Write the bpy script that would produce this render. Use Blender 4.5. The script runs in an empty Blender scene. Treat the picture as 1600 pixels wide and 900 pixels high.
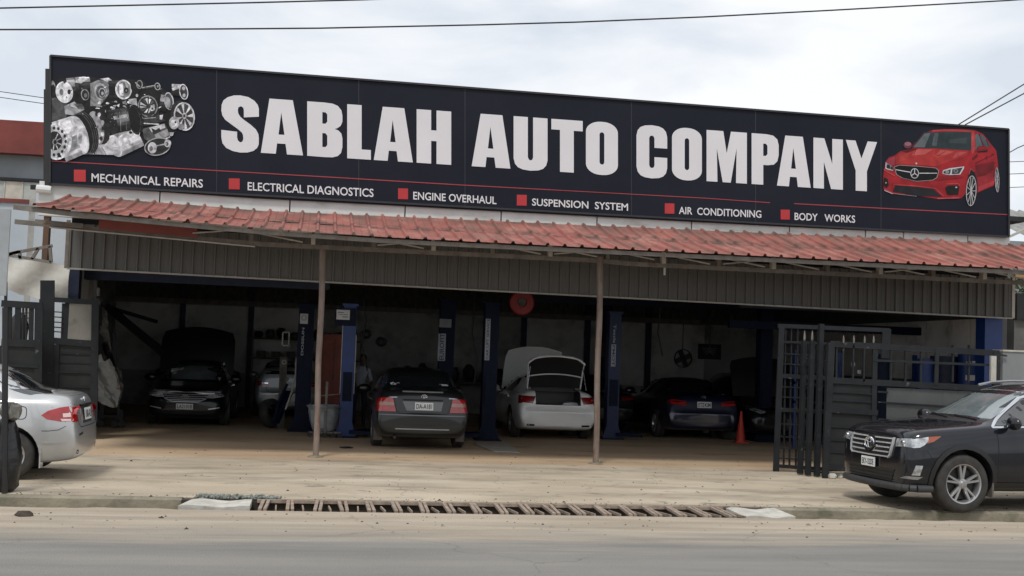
import bpy, bmesh, math, random
from mathutils import Vector, Matrix
from mathutils.bvhtree import BVHTree
from mathutils.geometry import delaunay_2d_cdt
random.seed(7)
S = bpy.context.scene
C = S.collection
R = math.radians

# ---------------------------------------------------------------- camera
FOC, EYE, YAW, ROLL, HOR = 1900.0, 1.85, R(9), math.atan(.036), 553
_p = math.atan((HOR - 450) / FOC)
F0 = Vector((math.sin(YAW), math.cos(YAW), 0)); R0 = Vector((math.cos(YAW), -math.sin(YAW), 0)); U0 = Vector((0, 0, 1))
CF = math.cos(_p) * F0 + math.sin(_p) * U0; CU = -math.sin(_p) * F0 + math.cos(_p) * U0
CR = math.cos(ROLL) * R0 + math.sin(ROLL) * CU
CU = -math.sin(ROLL) * R0 + math.cos(ROLL) * CU
cam = bpy.data.cameras.new('camera'); co = bpy.data.objects.new('camera', cam); C.objects.link(co)
co.matrix_world = Matrix(((CR.x, CU.x, -CF.x, 0), (CR.y, CU.y, -CF.y, 0), (CR.z, CU.z, -CF.z, EYE), (0, 0, 0, 1)))
cam.sensor_width = 36; cam.lens = 36 * FOC / 1600; cam.clip_start = .05; cam.clip_end = 2000
S.camera = co
S.view_settings.view_transform = 'Standard'; S.view_settings.look = 'None'
S.view_settings.exposure = .31; S.view_settings.gamma = 1

# ---------------------------------------------------------------- sky and sun
SUN_EL, SUN_AZ = R(58), R(205)          # azimuth clockwise from +Y
w = bpy.data.worlds.new('World'); S.world = w; w.use_nodes = True
nt = w.node_tree; nt.nodes.clear()
def N(nt, t, **k):
    n = nt.nodes.new(t)
    for a, b in k.items(): setattr(n, a, b)
    return n
out = N(nt, 'ShaderNodeOutputWorld'); bg = N(nt, 'ShaderNodeBackground'); bg.inputs[1].default_value = .1
sky = N(nt, 'ShaderNodeTexSky', sky_type='NISHITA', sun_disc=False, sun_elevation=SUN_EL, sun_rotation=SUN_AZ)
tc = N(nt, 'ShaderNodeTexCoord'); mp = N(nt, 'ShaderNodeMapping'); mp.inputs['Scale'].default_value = (2.2, 2.2, 6.5)
mp.inputs['Location'].default_value = (3.3, 1.2, .4)
n1 = N(nt, 'ShaderNodeTexNoise'); n1.inputs['Scale'].default_value = 1.6; n1.inputs['Detail'].default_value = 7; n1.inputs['Roughness'].default_value = .52; n1.inputs['Distortion'].default_value = .3
r1 = N(nt, 'ShaderNodeValToRGB'); r1.color_ramp.elements[0].position = .38; r1.color_ramp.elements[1].position = .60
r1.color_ramp.elements[0].color = (6.1, 6.55, 7.15, 1); r1.color_ramp.elements[1].color = (8.6, 8.65, 8.75, 1)
mx = N(nt, 'ShaderNodeMix', data_type='RGBA'); mx.inputs[0].default_value = .9
L = nt.links.new
L(tc.outputs['Generated'], mp.inputs[0]); L(mp.outputs[0], n1.inputs['Vector']); L(n1.outputs['Fac'], r1.inputs[0])
L(sky.outputs[0], mx.inputs[6]); L(r1.outputs[0], mx.inputs[7]); L(mx.outputs[2], bg.inputs[0]); L(bg.outputs[0], out.inputs[0])
sl = bpy.data.lights.new('sun', 'SUN'); sl.energy = 1.5; sl.angle = R(10); sl.color = (1, .96, .9)
so = bpy.data.objects.new('sun', sl); C.objects.link(so)
sd = Vector((math.sin(SUN_AZ) * math.cos(SUN_EL), math.cos(SUN_AZ) * math.cos(SUN_EL), math.sin(SUN_EL)))
so.rotation_euler = sd.to_track_quat('Z', 'Y').to_euler(); so.location = (0, 0, 30)

# ---------------------------------------------------------------- photo point -> place
def ray(x, y): return CF + (x - 800) / FOC * CR - (y - 450) / FOC * CU
def gnd(x, y, z=0.0):
    d = ray(x, y); t = (z - EYE) / d.z; return Vector((d.x * t, d.y * t, z))
def on(x, y, Y):
    d = ray(x, y); t = Y / d.y; return Vector((d.x * t, Y, EYE + d.z * t))

# ---------------------------------------------------------------- materials
def mat(name, col, rough=.6, metal=0, var=.12, scale=4, bump=0, bscale=40, coat=0, col2=None, stretch=(1, 1, 1), spec=.5, alpha=1, ior=1.5, lo=.35, hi=.65):
    m = bpy.data.materials.new(name); m.use_nodes = True; t = m.node_tree; b = t.nodes['Principled BSDF']
    b.inputs['Roughness'].default_value = rough; b.inputs['Metallic'].default_value = metal
    b.inputs['Coat Weight'].default_value = coat; b.inputs['Coat Roughness'].default_value = .04
    b.inputs['Specular IOR Level'].default_value = spec; b.inputs['IOR'].default_value = ior
    if alpha < 1: b.inputs['Alpha'].default_value = alpha
    tc = N(t, 'ShaderNodeTexCoord'); mp = N(t, 'ShaderNodeMapping'); mp.inputs['Scale'].default_value = stretch
    t.links.new(tc.outputs['Object'], mp.inputs[0])
    no = N(t, 'ShaderNodeTexNoise'); no.inputs['Scale'].default_value = scale; no.inputs['Detail'].default_value = 6; no.inputs['Roughness'].default_value = .6
    t.links.new(mp.outputs[0], no.inputs['Vector'])
    rp = N(t, 'ShaderNodeValToRGB'); rp.color_ramp.elements[0].position = lo; rp.color_ramp.elements[1].position = hi
    c2 = col2 or tuple(min(1, c * (1 + var)) for c in col); c1 = col if col2 else tuple(c * (1 - var) for c in col)
    rp.color_ramp.elements[0].color = (*c1, 1); rp.color_ramp.elements[1].color = (*c2, 1)
    t.links.new(no.outputs['Fac'], rp.inputs[0]); t.links.new(rp.outputs[0], b.inputs['Base Color'])
    if bump:
        n2 = N(t, 'ShaderNodeTexNoise'); n2.inputs['Scale'].default_value = bscale; n2.inputs['Detail'].default_value = 5
        t.links.new(tc.outputs['Object'], n2.inputs['Vector'])
        bp = N(t, 'ShaderNodeBump'); bp.inputs['Strength'].default_value = bump; bp.inputs['Distance'].default_value = .02
        t.links.new(n2.outputs['Fac'], bp.inputs['Height']); t.links.new(bp.outputs[0], b.inputs['Normal'])
    return m
def layer(m, col, scale, lo, hi, stretch=(1, 1, 1), fac=1, detail=6, loc=(0, 0, 0)):
    """one more patch layer (stains, rust, dust) mixed over the base colour"""
    t = m.node_tree; b = t.nodes['Principled BSDF']; src = b.inputs['Base Color'].links[0].from_socket
    tc = N(t, 'ShaderNodeTexCoord'); mp = N(t, 'ShaderNodeMapping'); mp.inputs['Scale'].default_value = stretch; mp.inputs['Location'].default_value = loc
    t.links.new(tc.outputs['Object'], mp.inputs[0])
    no = N(t, 'ShaderNodeTexNoise'); no.inputs['Scale'].default_value = scale; no.inputs['Detail'].default_value = detail; no.inputs['Roughness'].default_value = .62
    t.links.new(mp.outputs[0], no.inputs['Vector'])
    mr = N(t, 'ShaderNodeMapRange'); mr.inputs[1].default_value = lo; mr.inputs[2].default_value = hi; mr.inputs[4].default_value = fac
    t.links.new(no.outputs['Fac'], mr.inputs[0])
    x = N(t, 'ShaderNodeMix', data_type='RGBA'); x.inputs[7].default_value = (*col, 1)
    t.links.new(mr.outputs[0], x.inputs[0]); t.links.new(src, x.inputs[6]); t.links.new(x.outputs[2], b.inputs['Base Color'])
    return m
M = {}
M['apron'] = layer(layer(mat('apron_concrete', (.385, .32, .235), .85, scale=.9, col2=(.51, .44, .335), stretch=(.5, 1, 1), bump=.5, bscale=25),
        (.22, .18, .135), 1.1, .48, .66, (.4, 1.1, 1), .75), (.55, .5, .43), 1.6, .55, .75, (.2, 1, 1), .6, loc=(9, 3, 0))
layer(M['apron'], (.10, .085, .07), 2.6, .60, .68, (.7, 1, 1), .6, loc=(4, 4, 0)); layer(M['apron'], (.50, .42, .31), 60, .55, .75, (1, 1, 1), .35); layer(M['apron'], (.13, .11, .085), 45, .60, .72, (1, 1, 1), .35, loc=(8, 1, 0))
def cracks(m, scale, col, w, fac, stretch=(1, 1, 1)):
    t = m.node_tree; b = t.nodes['Principled BSDF']; src = b.inputs['Base Color'].links[0].from_socket
    tc = N(t, 'ShaderNodeTexCoord'); mp = N(t, 'ShaderNodeMapping'); mp.inputs['Scale'].default_value = stretch; t.links.new(tc.outputs['Object'], mp.inputs[0])
    no = N(t, 'ShaderNodeTexNoise'); no.inputs['Scale'].default_value = 1.6; no.inputs['Detail'].default_value = 6; t.links.new(mp.outputs[0], no.inputs['Vector'])
    ad = N(t, 'ShaderNodeMix', data_type='RGBA'); ad.inputs[0].default_value = .35; t.links.new(mp.outputs[0], ad.inputs[6]); t.links.new(no.outputs['Color'], ad.inputs[7])
    vo = N(t, 'ShaderNodeTexVoronoi', feature='DISTANCE_TO_EDGE'); vo.inputs['Scale'].default_value = scale; t.links.new(ad.outputs[2], vo.inputs['Vector'])
    mr = N(t, 'ShaderNodeMapRange'); mr.inputs[1].default_value = w; mr.inputs[2].default_value = 0; mr.inputs[4].default_value = fac; t.links.new(vo.outputs['Distance'], mr.inputs[0])
    n2 = N(t, 'ShaderNodeTexNoise'); n2.inputs['Scale'].default_value = .5; t.links.new(tc.outputs['Object'], n2.inputs['Vector'])
    m2 = N(t, 'ShaderNodeMapRange'); m2.inputs[1].default_value = .48; m2.inputs[2].default_value = .56; t.links.new(n2.outputs['Fac'], m2.inputs[0])
    mm = N(t, 'ShaderNodeMath', operation='MULTIPLY'); t.links.new(mr.outputs[0], mm.inputs[0]); t.links.new(m2.outputs[0], mm.inputs[1])
    x = N(t, 'ShaderNodeMix', data_type='RGBA'); x.inputs[7].default_value = (*col, 1); t.links.new(mm.outputs[0], x.inputs[0]); t.links.new(src, x.inputs[6]); t.links.new(x.outputs[2], b.inputs['Base Color'])
cracks(M['apron'], .8, (.14, .115, .085), .008, .55)
M['floor'] = layer(layer(mat('garage_floor', (.42, .30, .19), .8, scale=.8, col2=(.55, .42, .28), stretch=(.4, 1, 1), bump=.4, bscale=25),
        (.12, .085, .06), 1.3, .56, .72, (.6, 1, 1), .6, loc=(2, 7, 0)), (.40, .34, .26), 1.7, .58, .75, (.3, 1, 1), .5)
M['road'] = mat('asphalt', (.185, .178, .165), .85, scale=1.2, col2=(.25, .237, .215), stretch=(.2, 1.2, 1), bump=.8, bscale=60)
M['kerb'] = layer(mat('kerb_concrete', (.16, .145, .11), .9, scale=2.5, col2=(.27, .24, .18), bump=.8, bscale=18), (.07, .085, .04), 3, .55, .7, (1, 1, 1), .8)
M['dirt'] = mat('sand', (.34, .285, .215), .95, scale=2, col2=(.43, .37, .285), stretch=(.4, 1, 1), bump=.5)
M['slab'] = mat('pale_slab', (.38, .36, .31), .85, scale=6, col2=(.56, .54, .49), bump=.3)
M['bar'] = mat('rusty_bar', (.20, .15, .115), .9, scale=9, col2=(.36, .29, .23), bump=.3)
M['pit'] = mat('drain_dark', (.035, .028, .022), .95, scale=5, col2=(.07, .055, .04))
M['gravel'] = mat('gravel', (.11, .12, .11), .9, scale=12, col2=(.26, .28, .25))
M['fascia'] = layer(mat('fascia_sheet', (.092, .09, .085), .6, scale=2, col2=(.135, .132, .125), stretch=(1, 1, .25)), (.055, .045, .035), 5, .55, .75, (1, 1, .15), .6)
M['fascia_trim'] = mat('fascia_trim', (.30, .29, .26), .6, scale=3)
M['white_band'] = layer(mat('white_band', (.55, .55, .53), .7, scale=2, col2=(.66, .66, .65)), (.25, .23, .19), 3, .56, .75, (.3, 1, 2), .6)
M['roof'] = layer(layer(layer(mat('red_roof_sheet', (.27, .088, .070), .75, scale=1.3, col2=(.35, .13, .105), stretch=(1, 1, 1)), (.50, .27, .22), 2.2, .52, .72, (1, .4, 1), .6),
        (.15, .095, .075), 2.2, .46, .68, (1, .35, 1), .8, loc=(5, 1, 0)), (.10, .08, .065), 14, .66, .72, (1, 1, 1), .9, loc=(1, 1, 4))
def band(m, col, y0, wd, fac):
    t = m.node_tree; b = t.nodes['Principled BSDF']; src = b.inputs['Base Color'].links[0].from_socket
    tc = N(t, 'ShaderNodeTexCoord'); sx = N(t, 'ShaderNodeSeparateXYZ'); t.links.new(tc.outputs['Object'], sx.inputs[0])
    a = N(t, 'ShaderNodeMath', operation='SUBTRACT'); a.inputs[1].default_value = y0; t.links.new(sx.outputs['Y'], a.inputs[0])
    c = N(t, 'ShaderNodeMath', operation='ABSOLUTE'); t.links.new(a.outputs[0], c.inputs[0])
    mr = N(t, 'ShaderNodeMapRange'); mr.inputs[1].default_value = wd; mr.inputs[2].default_value = 0; mr.inputs[4].default_value = fac; t.links.new(c.outputs[0], mr.inputs[0])
    no = N(t, 'ShaderNodeTexNoise'); no.inputs['Scale'].default_value = 3.2; no.inputs['Detail'].default_value = 6; t.links.new(tc.outputs['Object'], no.inputs['Vector'])
    m2 = N(t, 'ShaderNodeMapRange'); m2.inputs[1].default_value = .42; m2.inputs[2].default_value = .58; t.links.new(no.outputs['Fac'], m2.inputs[0])
    mm = N(t, 'ShaderNodeMath', operation='MULTIPLY'); t.links.new(mr.outputs[0], mm.inputs[0]); t.links.new(m2.outputs[0], mm.inputs[1])
    x = N(t, 'ShaderNodeMix', data_type='RGBA'); x.inputs[7].default_value = (*col, 1); t.links.new(mm.outputs[0], x.inputs[0]); t.links.new(src, x.inputs[6]); t.links.new(x.outputs[2], b.inputs['Base Color'])
band(M['roof'], (.10, .06, .048), .42, .38, .95); band(M['roof'], (.12, .075, .06), 1.45, .5, .9)
M['roof_red_board'] = mat('red_board', (.22, .055, .045), .7, scale=5)
M['truss'] = layer(mat('truss_steel', (.13, .115, .10), .7, scale=5, col2=(.20, .18, .155)), (.13, .06, .03), 9, .55, .7, fac=.7)
M['truss_light'] = mat('galvanised', (.40, .38, .33), .55, scale=6, col2=(.5, .48, .43))
M['post'] = layer(layer(mat('post_paint', (.15, .115, .095), .65, scale=5, col2=(.22, .17, .145), stretch=(1, 1, .5)), (.13, .075, .05), 7, .52, .66, (1, 1, .3), .85), (.55, .48, .42), 9, .62, .74, (1, 1, .3), .8, loc=(3, 0, 0))
M['wood'] = mat('brown_wood', (.075, .04, .025), .7, scale=6, col2=(.13, .07, .04), stretch=(1, 1, .2))
M['sign'] = layer(mat('banner_navy', (.0095, .0115, .019), .5, scale=.6, col2=(.0135, .0155, .024), spec=.15), (.022, .025, .034), .9, .5, .8, (.5, 1, 1), .3)
M['sign_frame'] = mat('sign_frame', (.03, .03, .032), .5, metal=.3)
M['seam_print'] = mat('seam_print', (.020, .023, .034), .5)
M['letter'] = mat('letter_print', (.66, .65, .665), .5, var=.03, scale=1)
M['red'] = mat('red_print', (.42, .022, .026), .5, var=.05)
M['redline'] = mat('red_line_print', (.33, .04, .05), .5, var=.15, scale=.8)
M['wall_in'] = layer(mat('inner_wall', (.30, .30, .29), .85, scale=1, col2=(.42, .42, .40)), (.06, .055, .05), 1.5, .5, .75, fac=.8)
M['wall_pale'] = layer(mat('wall_panel', (.55, .55, .53), .8, scale=1, col2=(.68, .67, .65)), (.08, .07, .06), 1.3, .5, .78, fac=.7)
M['tan_wood'] = mat('pale_timber', (.42, .27, .13), .7, scale=6, stretch=(1, 1, .2))
M['flap2'] = mat('bumper_plastic', (.035, .036, .038), .6)
M['smoked'] = mat('smoked_lens', (.30, .17, .12), .25, coat=1)
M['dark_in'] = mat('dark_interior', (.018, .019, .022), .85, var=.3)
M['dark_blue'] = mat('dark_blue_steel', (.012, .02, .05), .6, var=.3)
M['blue'] = layer(mat('lift_blue', (.008, .035, .17), .45, var=.2, scale=3), (.01, .02, .06), 6, .55, .7, fac=.7)
M['lift_dark'] = layer(mat('lift_navy', (.002, .006, .024), .6, var=.2, scale=3, spec=.2), (.01, .012, .03), 6, .55, .7, fac=.7)
M['gate'] = layer(layer(mat('gate_paint', (.010, .012, .014), .6, scale=3, col2=(.019, .021, .024), spec=.3), (.20, .20, .18), 8, .64, .74, fac=.6), (.10, .06, .04), 11, .64, .74, fac=.6, loc=(3, 3, 3))
M['gate_sheet'] = layer(mat('gate_sheet', (.014, .015, .016), .6, scale=2, col2=(.024, .026, .026), spec=.3), (.06, .06, .055), 4, .6, .8, (.4, 1, 1), .5)
M['grey_sheet'] = layer(mat('grey_sheet', (.06, .066, .066), .55, scale=1.5, col2=(.085, .092, .09)), (.035, .035, .032), 3, .55, .75, (.4, 1, 1), .6)
M['bgwall'] = layer(mat('pale_blue_wall', (.40, .45, .50), .85, scale=1, col2=(.47, .52, .57)), (.28, .3, .3), 1.4, .55, .75, (1, 1, .4), .5)
M['bgwall2'] = mat('grey_wall', (.24, .265, .285), .85, scale=1)
M['maroon'] = mat('maroon_fascia', (.17, .035, .028), .7, scale=1.5, var=.2)
M['louvre'] = mat('louvre_glass', (.38, .40, .38), .25, scale=4, var=.15)
M['louvre2'] = mat('louvre_glass_curtain', (.48, .45, .38), .3, scale=4, var=.15)
M['tarp'] = layer(mat('white_tarp', (.47, .46, .42), .8, scale=2, col2=(.60, .59, .55), bump=.6, bscale=6), (.3, .28, .24), 2, .55, .75, (.5, 1, 2), .6)
M['black'] = mat('black_plastic', (.012, .012, .013), .45, var=.2)
M['bagm'] = mat('bin_bag', (.012, .012, .013), .28, var=.2, bump=1, bscale=8)
M['rag'] = layer(mat('rag', (.09, .085, .075), .9, scale=9, col2=(.2, .19, .17)), (.4, .38, .34), 14, .62, .7, fac=.7)
M['rubber'] = mat('tyre_rubber', (.022, .021, .020), .8, scale=9, col2=(.045, .041, .036))
M['rim'] = mat('alloy', (.38, .38, .38), .3, metal=.75, var=.08)
M['rimd'] = mat('brake_dark', (.05, .05, .05), .5, metal=.6)
M['chrome'] = mat('chrome', (.75, .76, .78), .12, metal=1, var=.05)
M['chromed'] = mat('chrome_dull', (.32, .33, .35), .22, metal=.8, var=.1)
M['glass'] = mat('tinted_glass', (.012, .015, .017), .03, var=.2, spec=1.0, ior=1.75)
M['wscreen'] = mat('windscreen_glass', (.17, .20, .205), .05, var=.35, scale=1.2, spec=1, ior=2.0)  # pale base has the sky's reflection put into the colour, plus dusty mottling
M['lampglass'] = mat('lamp_glass', (.20, .21, .22), .12, metal=.4, scale=11, col2=(.66, .68, .7), coat=1)
M['lampbright'] = mat('lamp_bright', (.45, .46, .48), .15, metal=.2, scale=12, col2=(.9, .92, .95), coat=1)
M['amber'] = mat('amber_lens', (.28, .06, .02), .15, coat=1)
M['redlens'] = mat('red_lens', (.46, .012, .013), .18, scale=10, col2=(.30, .008, .010), coat=1)
M['redlensd'] = mat('dark_red_lens', (.26, .012, .014), .2, scale=8, col2=(.16, .01, .012), coat=1)
M['whitelens'] = mat('pale_lens', (.75, .55, .52), .2, coat=1)
M['plate'] = mat('plate_white', (.68, .69, .66), .5, var=.05)
M['plate_ink'] = mat('plate_ink', (.03, .05, .09), .5)
M['flap'] = mat('dusty_plastic', (.12, .11, .095), .8, scale=6)
M['seam'] = mat('panel_gap', (.006, .006, .007), .8)
def paint(name, col, coat=1, rough=.35, metal=.5, **k):
    m = mat(name, col, rough, metal=metal, var=.04, coat=coat, scale=2, **k); return m
M['p_black'] = layer(paint('paint_black', (.0045, .006, .010), metal=0, rough=.4, spec=.1), (.05, .045, .04), 2.5, .55, .9, (1, 1, 2.5), .10)
M['p_silver'] = layer(paint('paint_silver', (.50, .51, .515), metal=.5, rough=.34), (.35, .31, .26), 2, .5, .85, (1, 1, 3), .3)
M['p_grey'] = paint('paint_darkgrey', (.010, .012, .013), metal=.1, coat=.6, spec=.3)
M['p_white'] = paint('paint_white', (.74, .74, .72), metal=0)
M['p_blue'] = paint('paint_navy', (.006, .010, .032), metal=.3)
M['p_blk2'] = paint('paint_black_b', (.004, .0045, .006), metal=0, spec=.2, coat=.5)
M['lift_blue2'] = layer(mat('lift_blue_b', (.005, .018, .075), .5, var=.2, scale=3), (.01, .012, .03), 6, .55, .7, fac=.7)
M['lift_print'] = mat('pale_print', (.36, .38, .42), .7, var=.1)
M['grey_print'] = mat('grey_print', (.24, .25, .27), .7, var=.2)
M['skin'] = mat('skin', (.10, .055, .035), .6)
M['trousers'] = mat('dark_trousers', (.02, .022, .03), .9)
M['white_scrap'] = layer(layer(mat('white_scrap', (.45, .45, .42), .6, scale=4, col2=(.6, .6, .57)), (.5, .03, .03), 7, .63, .68, fac=.9), (.10, .2, .12), 8, .64, .70, fac=.7, loc=(4, 4, 4))
M['hutgrey'] = mat('hut_grey', (.20, .21, .215), .8, scale=1.5)
M['hutgrey2'] = layer(mat('dark_render', (.13, .13, .125), .85, scale=1.5), (.05, .05, .045), 2, .5, .7, fac=.7)
M['grey_panel'] = layer(mat('weathered_sheet', (.17, .165, .145), .7, scale=2, col2=(.23, .22, .195)), (.08, .07, .06), 4, .55, .7, fac=.6)
M['grey_panel2'] = mat('grey_board', (.30, .32, .33), .7, scale=3)
M['pale_card'] = mat('pale_card', (.42, .39, .34), .9)
M['p_greyb'] = paint('paint_grey_light', (.085, .09, .092), metal=.3)
M['p_silver2'] = paint('paint_silver_b', (.22, .235, .24), metal=.4)
M['bar_silver'] = mat('bar_silver', (.55, .56, .57), .3, metal=.35, coat=.5)
M['tan'] = mat('beige_cover', (.35, .31, .25), .8)
M['cone'] = mat('cone_orange', (.50, .035, .018), .5, var=.1)
M['hose_red'] = mat('reel_red', (.20, .008, .008), .45)
M['cab_red'] = mat('cabinet_rust', (.20, .04, .022), .6, var=.2)
M['paper'] = mat('white_paper', (.60, .61, .62), .7, var=.05)
M['grime'] = mat('shop_clutter', (.05, .05, .045), .8, scale=6, col2=(.12, .11, .095))
M['plastic_bag'] = mat('grey_plastic_bag', (.22, .24, .25), .35, scale=5, col2=(.38, .40, .41), bump=.8, bscale=9)
M['leaf'] = mat('leaf', (.04, .075, .02), .6, scale=5, col2=(.10, .13, .05))
M['cable'] = mat('cable', (.02, .02, .022), .6)
M['bgroof'] = layer(mat('grey_corrugated_roof', (.22, .22, .21), .7, scale=3, col2=(.30, .30, .285)), (.12, .09, .07), 4, .55, .7, fac=.6)
M['shirt'] = mat('grey_shirt', (.30, .32, .36), .9)

# ---------------------------------------------------------------- mesh helpers
class MB:
    def __init__(s): s.v = []; s.f = []; s.m = []; s.col = []
    def add(s, vs, fs, m=0, col=None):
        o = len(s.v); s.v += [Vector(v) for v in vs]
        for f in fs: s.f.append([i + o for i in f]); s.m.append(m); s.col.append(col)
        return s
    def box(s, c, d, m=0, rot=None, taper=1):
        x, y, z = (a / 2 for a in d)
        vs = [Vector((i * x * (taper if k > 0 else 1), j * y * (taper if k > 0 else 1), k * z)) for k in (-1, 1) for j in (-1, 1) for i in (-1, 1)]
        if rot is not None: vs = [rot @ v for v in vs]
        vs = [v + Vector(c) for v in vs]
        return s.add(vs, [(0, 2, 3, 1), (4, 5, 7, 6), (0, 1, 5, 4), (2, 6, 7, 3), (0, 4, 6, 2), (1, 3, 7, 5)], m)
    def b2(s, a, b, m=0):
        a, b = Vector(a), Vector(b); return s.box((a + b) / 2, [abs(q) for q in (b - a)], m)
    def bar(s, p, q, w, h=None, m=0, up=(0, 0, 1)):
        p, q = Vector(p), Vector(q); d = q - p; l = d.length; d.normalize(); h = h or w
        u = Vector(up)
        if abs(d.dot(u)) > .95: u = Vector((1, 0, 0))
        x = d.cross(u).normalized(); z = x.cross(d)
        vs = [e + a * x * w / 2 + b * z * h / 2 for e in (p, q) for a, b in ((-1, -1), (1, -1), (1, 1), (-1, 1))]
        return s.add(vs, [(0, 1, 2, 3), (7, 6, 5, 4), (0, 4, 5, 1), (1, 5, 6, 2), (2, 6, 7, 3), (3, 7, 4, 0)], m)
    def tube(s, pts, r, n=8, m=0, caps=True):
        pts = [Vector(p) for p in pts]; rs = r if isinstance(r, (list, tuple)) else [r] * len(pts); base = len(s.v); pr = None
        for i, p in enumerate(pts):
            d = (pts[min(i + 1, len(pts) - 1)] - pts[max(i - 1, 0)]).normalized()
            x = pr if pr is not None else d.orthogonal().normalized()
            x = (x - d * x.dot(d)).normalized(); pr = x; y = d.cross(x)
            for k in range(n):
                a = 2 * math.pi * k / n; s.v.append(p + (x * math.cos(a) + y * math.sin(a)) * rs[i])
        for i in range(len(pts) - 1):
            for k in range(n):
                a = base + i * n + k; b = base + i * n + (k + 1) % n
                s.f.append([a, b, b + n, a + n]); s.m.append(m); s.col.append(None)
        if caps:
            s.f.append(list(range(base + n - 1, base - 1, -1))); s.m.append(m); s.col.append(None)
            e = base + (len(pts) - 1) * n; s.f.append(list(range(e, e + n))); s.m.append(m); s.col.append(None)
        return s
    def lathe(s, prof, c=(0, 0, 0), axis='z', n=24, m=0, sgn=1):
        """prof: (radius, height) list"""
        base = len(s.v); c = Vector(c)
        for r, h in prof:
            for k in range(n):
                a = 2 * math.pi * k / n; x, y = r * math.cos(a), r * math.sin(a)
                s.v.append(c + (Vector((x, y, h)) if axis == 'z' else Vector((x, h * sgn, y)) if axis == 'y' else Vector((h * sgn, x, y))))
        for i in range(len(prof) - 1):
            for k in range(n):
                a = base + i * n + k; b = base + i * n + (k + 1) % n
                s.f.append([a, b, b + n, a + n]); s.m.append(m); s.col.append(None)
        return s
    def ball(s, c, r, n=10, m=0, noise=0, seed=0):
        rd = random.Random(seed); r = Vector(r) if not isinstance(r, (int, float)) else Vector((r, r, r)); c = Vector(c); vs = []
        for i in range(n + 1):
            th = math.pi * i / n
            for k in range(2 * n):
                ph = math.pi * k / n; q = 1 + noise * (rd.random() - .5) * (0 < i < n)
                vs.append(c + Vector((r.x * math.sin(th) * math.cos(ph) * q, r.y * math.sin(th) * math.sin(ph) * q, r.z * math.cos(th) * q)))
        fs = [(i * 2 * n + k, (i + 1) * 2 * n + k, (i + 1) * 2 * n + (k + 1) % (2 * n), i * 2 * n + (k + 1) % (2 * n)) for i in range(n) for k in range(2 * n)]
        return s.add(vs, fs, m)
    def mesh(s, name, mats, off=Vector((0, 0, 0)), angle=35):
        me = bpy.data.meshes.new(name); me.from_pydata([v - off for v in s.v], [], s.f)
        for mm in (mats if isinstance(mats, (list, tuple)) else [mats]): me.materials.append(M[mm] if isinstance(mm, str) else mm)
        me.polygons.foreach_set('material_index', s.m)
        if any(c is not None for c in s.col):
            at = me.color_attributes.new('Col', 'FLOAT_COLOR', 'CORNER')
            for p in me.polygons:
                c = s.col[p.index] or (0, 0, 0)
                for li in p.loop_indices: at.data[li].color = (*c, 1)
        me.polygons.foreach_set('use_smooth', [True] * len(me.polygons))
        me.validate(); me.update(); me.set_sharp_from_angle(angle=R(angle)); return me
def link(name, me, parent=None):
    o = bpy.data.objects.new(name, me); C.objects.link(o)
    if parent is not None: o.parent = parent
    return o
def thing(name, label, cat, loc=(0, 0, 0), rz=0, group=None):
    o = bpy.data.objects.new(name, None); C.objects.link(o); o.location = loc; o.rotation_euler = (0, 0, rz); o.empty_display_size = .2
    return tag(o, label, cat, group)
def tag(o, label, cat=None, group=None):
    o['label'] = label
    if cat: o['category'] = cat
    if group: o['group'] = group
    return o
def part(name, mb, mats, parent, label=None, local=False, angle=35):
    off = Vector((0, 0, 0)) if local or parent is None else wloc(parent)
    o = link(name, mb.mesh(name, mats, off, angle), parent)
    if label: o['label'] = label
    return o
def wloc(o):
    v = Vector(o.location)
    while o.parent is not None: o = o.parent; v = v + Vector(o.location)
    return v
def struct(name, mb, mats, angle=35):
    o = link(name, mb.mesh(name, mats, angle=angle)); o['kind'] = 'structure'; o['label'] = name.replace('_', ' '); return o
def single(name, mb, mats, label, cat, group=None, angle=35):
    c = sum(mb.v, Vector()) / len(mb.v); zmin = min(v.z for v in mb.v); c.z = zmin
    o = link(name, mb.mesh(name, mats, c, angle)); o.location = c; return tag(o, label, cat, group)
def _words(uv, fs, n):
    us = sorted({round(u, 5) for u, v in uv}); iv = []
    for f in fs:
        a = [uv[i][0] for i in f]; iv.append((min(a), max(a)))
    iv.sort(); m_ = []
    for a, b in iv:
        if m_ and a <= m_[-1][1] + 1e-4: m_[-1][1] = max(b, m_[-1][1])
        else: m_.append([a, b])
    gaps = sorted([(m_[i + 1][0] - m_[i][1], (m_[i + 1][0] + m_[i][1]) / 2) for i in range(len(m_) - 1)], reverse=True)[:n - 1]
    cuts = sorted(g[1] for g in gaps) + [9]; out_ = [[] for _ in range(n)]
    for f in fs:
        c = sum(uv[i][0] for i in f) / len(f); out_[next(i for i, q in enumerate(cuts) if c < q)].append(f)
    return out_
def text_mesh(txt, bold=0.0):
    cu = bpy.data.curves.new('t', 'FONT'); cu.body = txt; cu.offset = bold; cu.resolution_u = 3
    o = bpy.data.objects.new('t', cu); C.objects.link(o); bpy.context.view_layer.update()
    me = bpy.data.meshes.new_from_object(o.evaluated_get(bpy.context.evaluated_depsgraph_get()))
    vs = [(v.co.x, v.co.y) for v in me.vertices]; fs = [list(p.vertices) for p in me.polygons]
    bpy.data.objects.remove(o); bpy.data.curves.remove(cu); bpy.data.meshes.remove(me)
    x0 = min(v[0] for v in vs); x1 = max(v[0] for v in vs); y0 = 0; y1 = .7 if False else max(v[1] for v in vs)
    return [((a - x0) / (x1 - x0), (b - y0) / (y1 - y0)) for a, b in vs], fs
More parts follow.
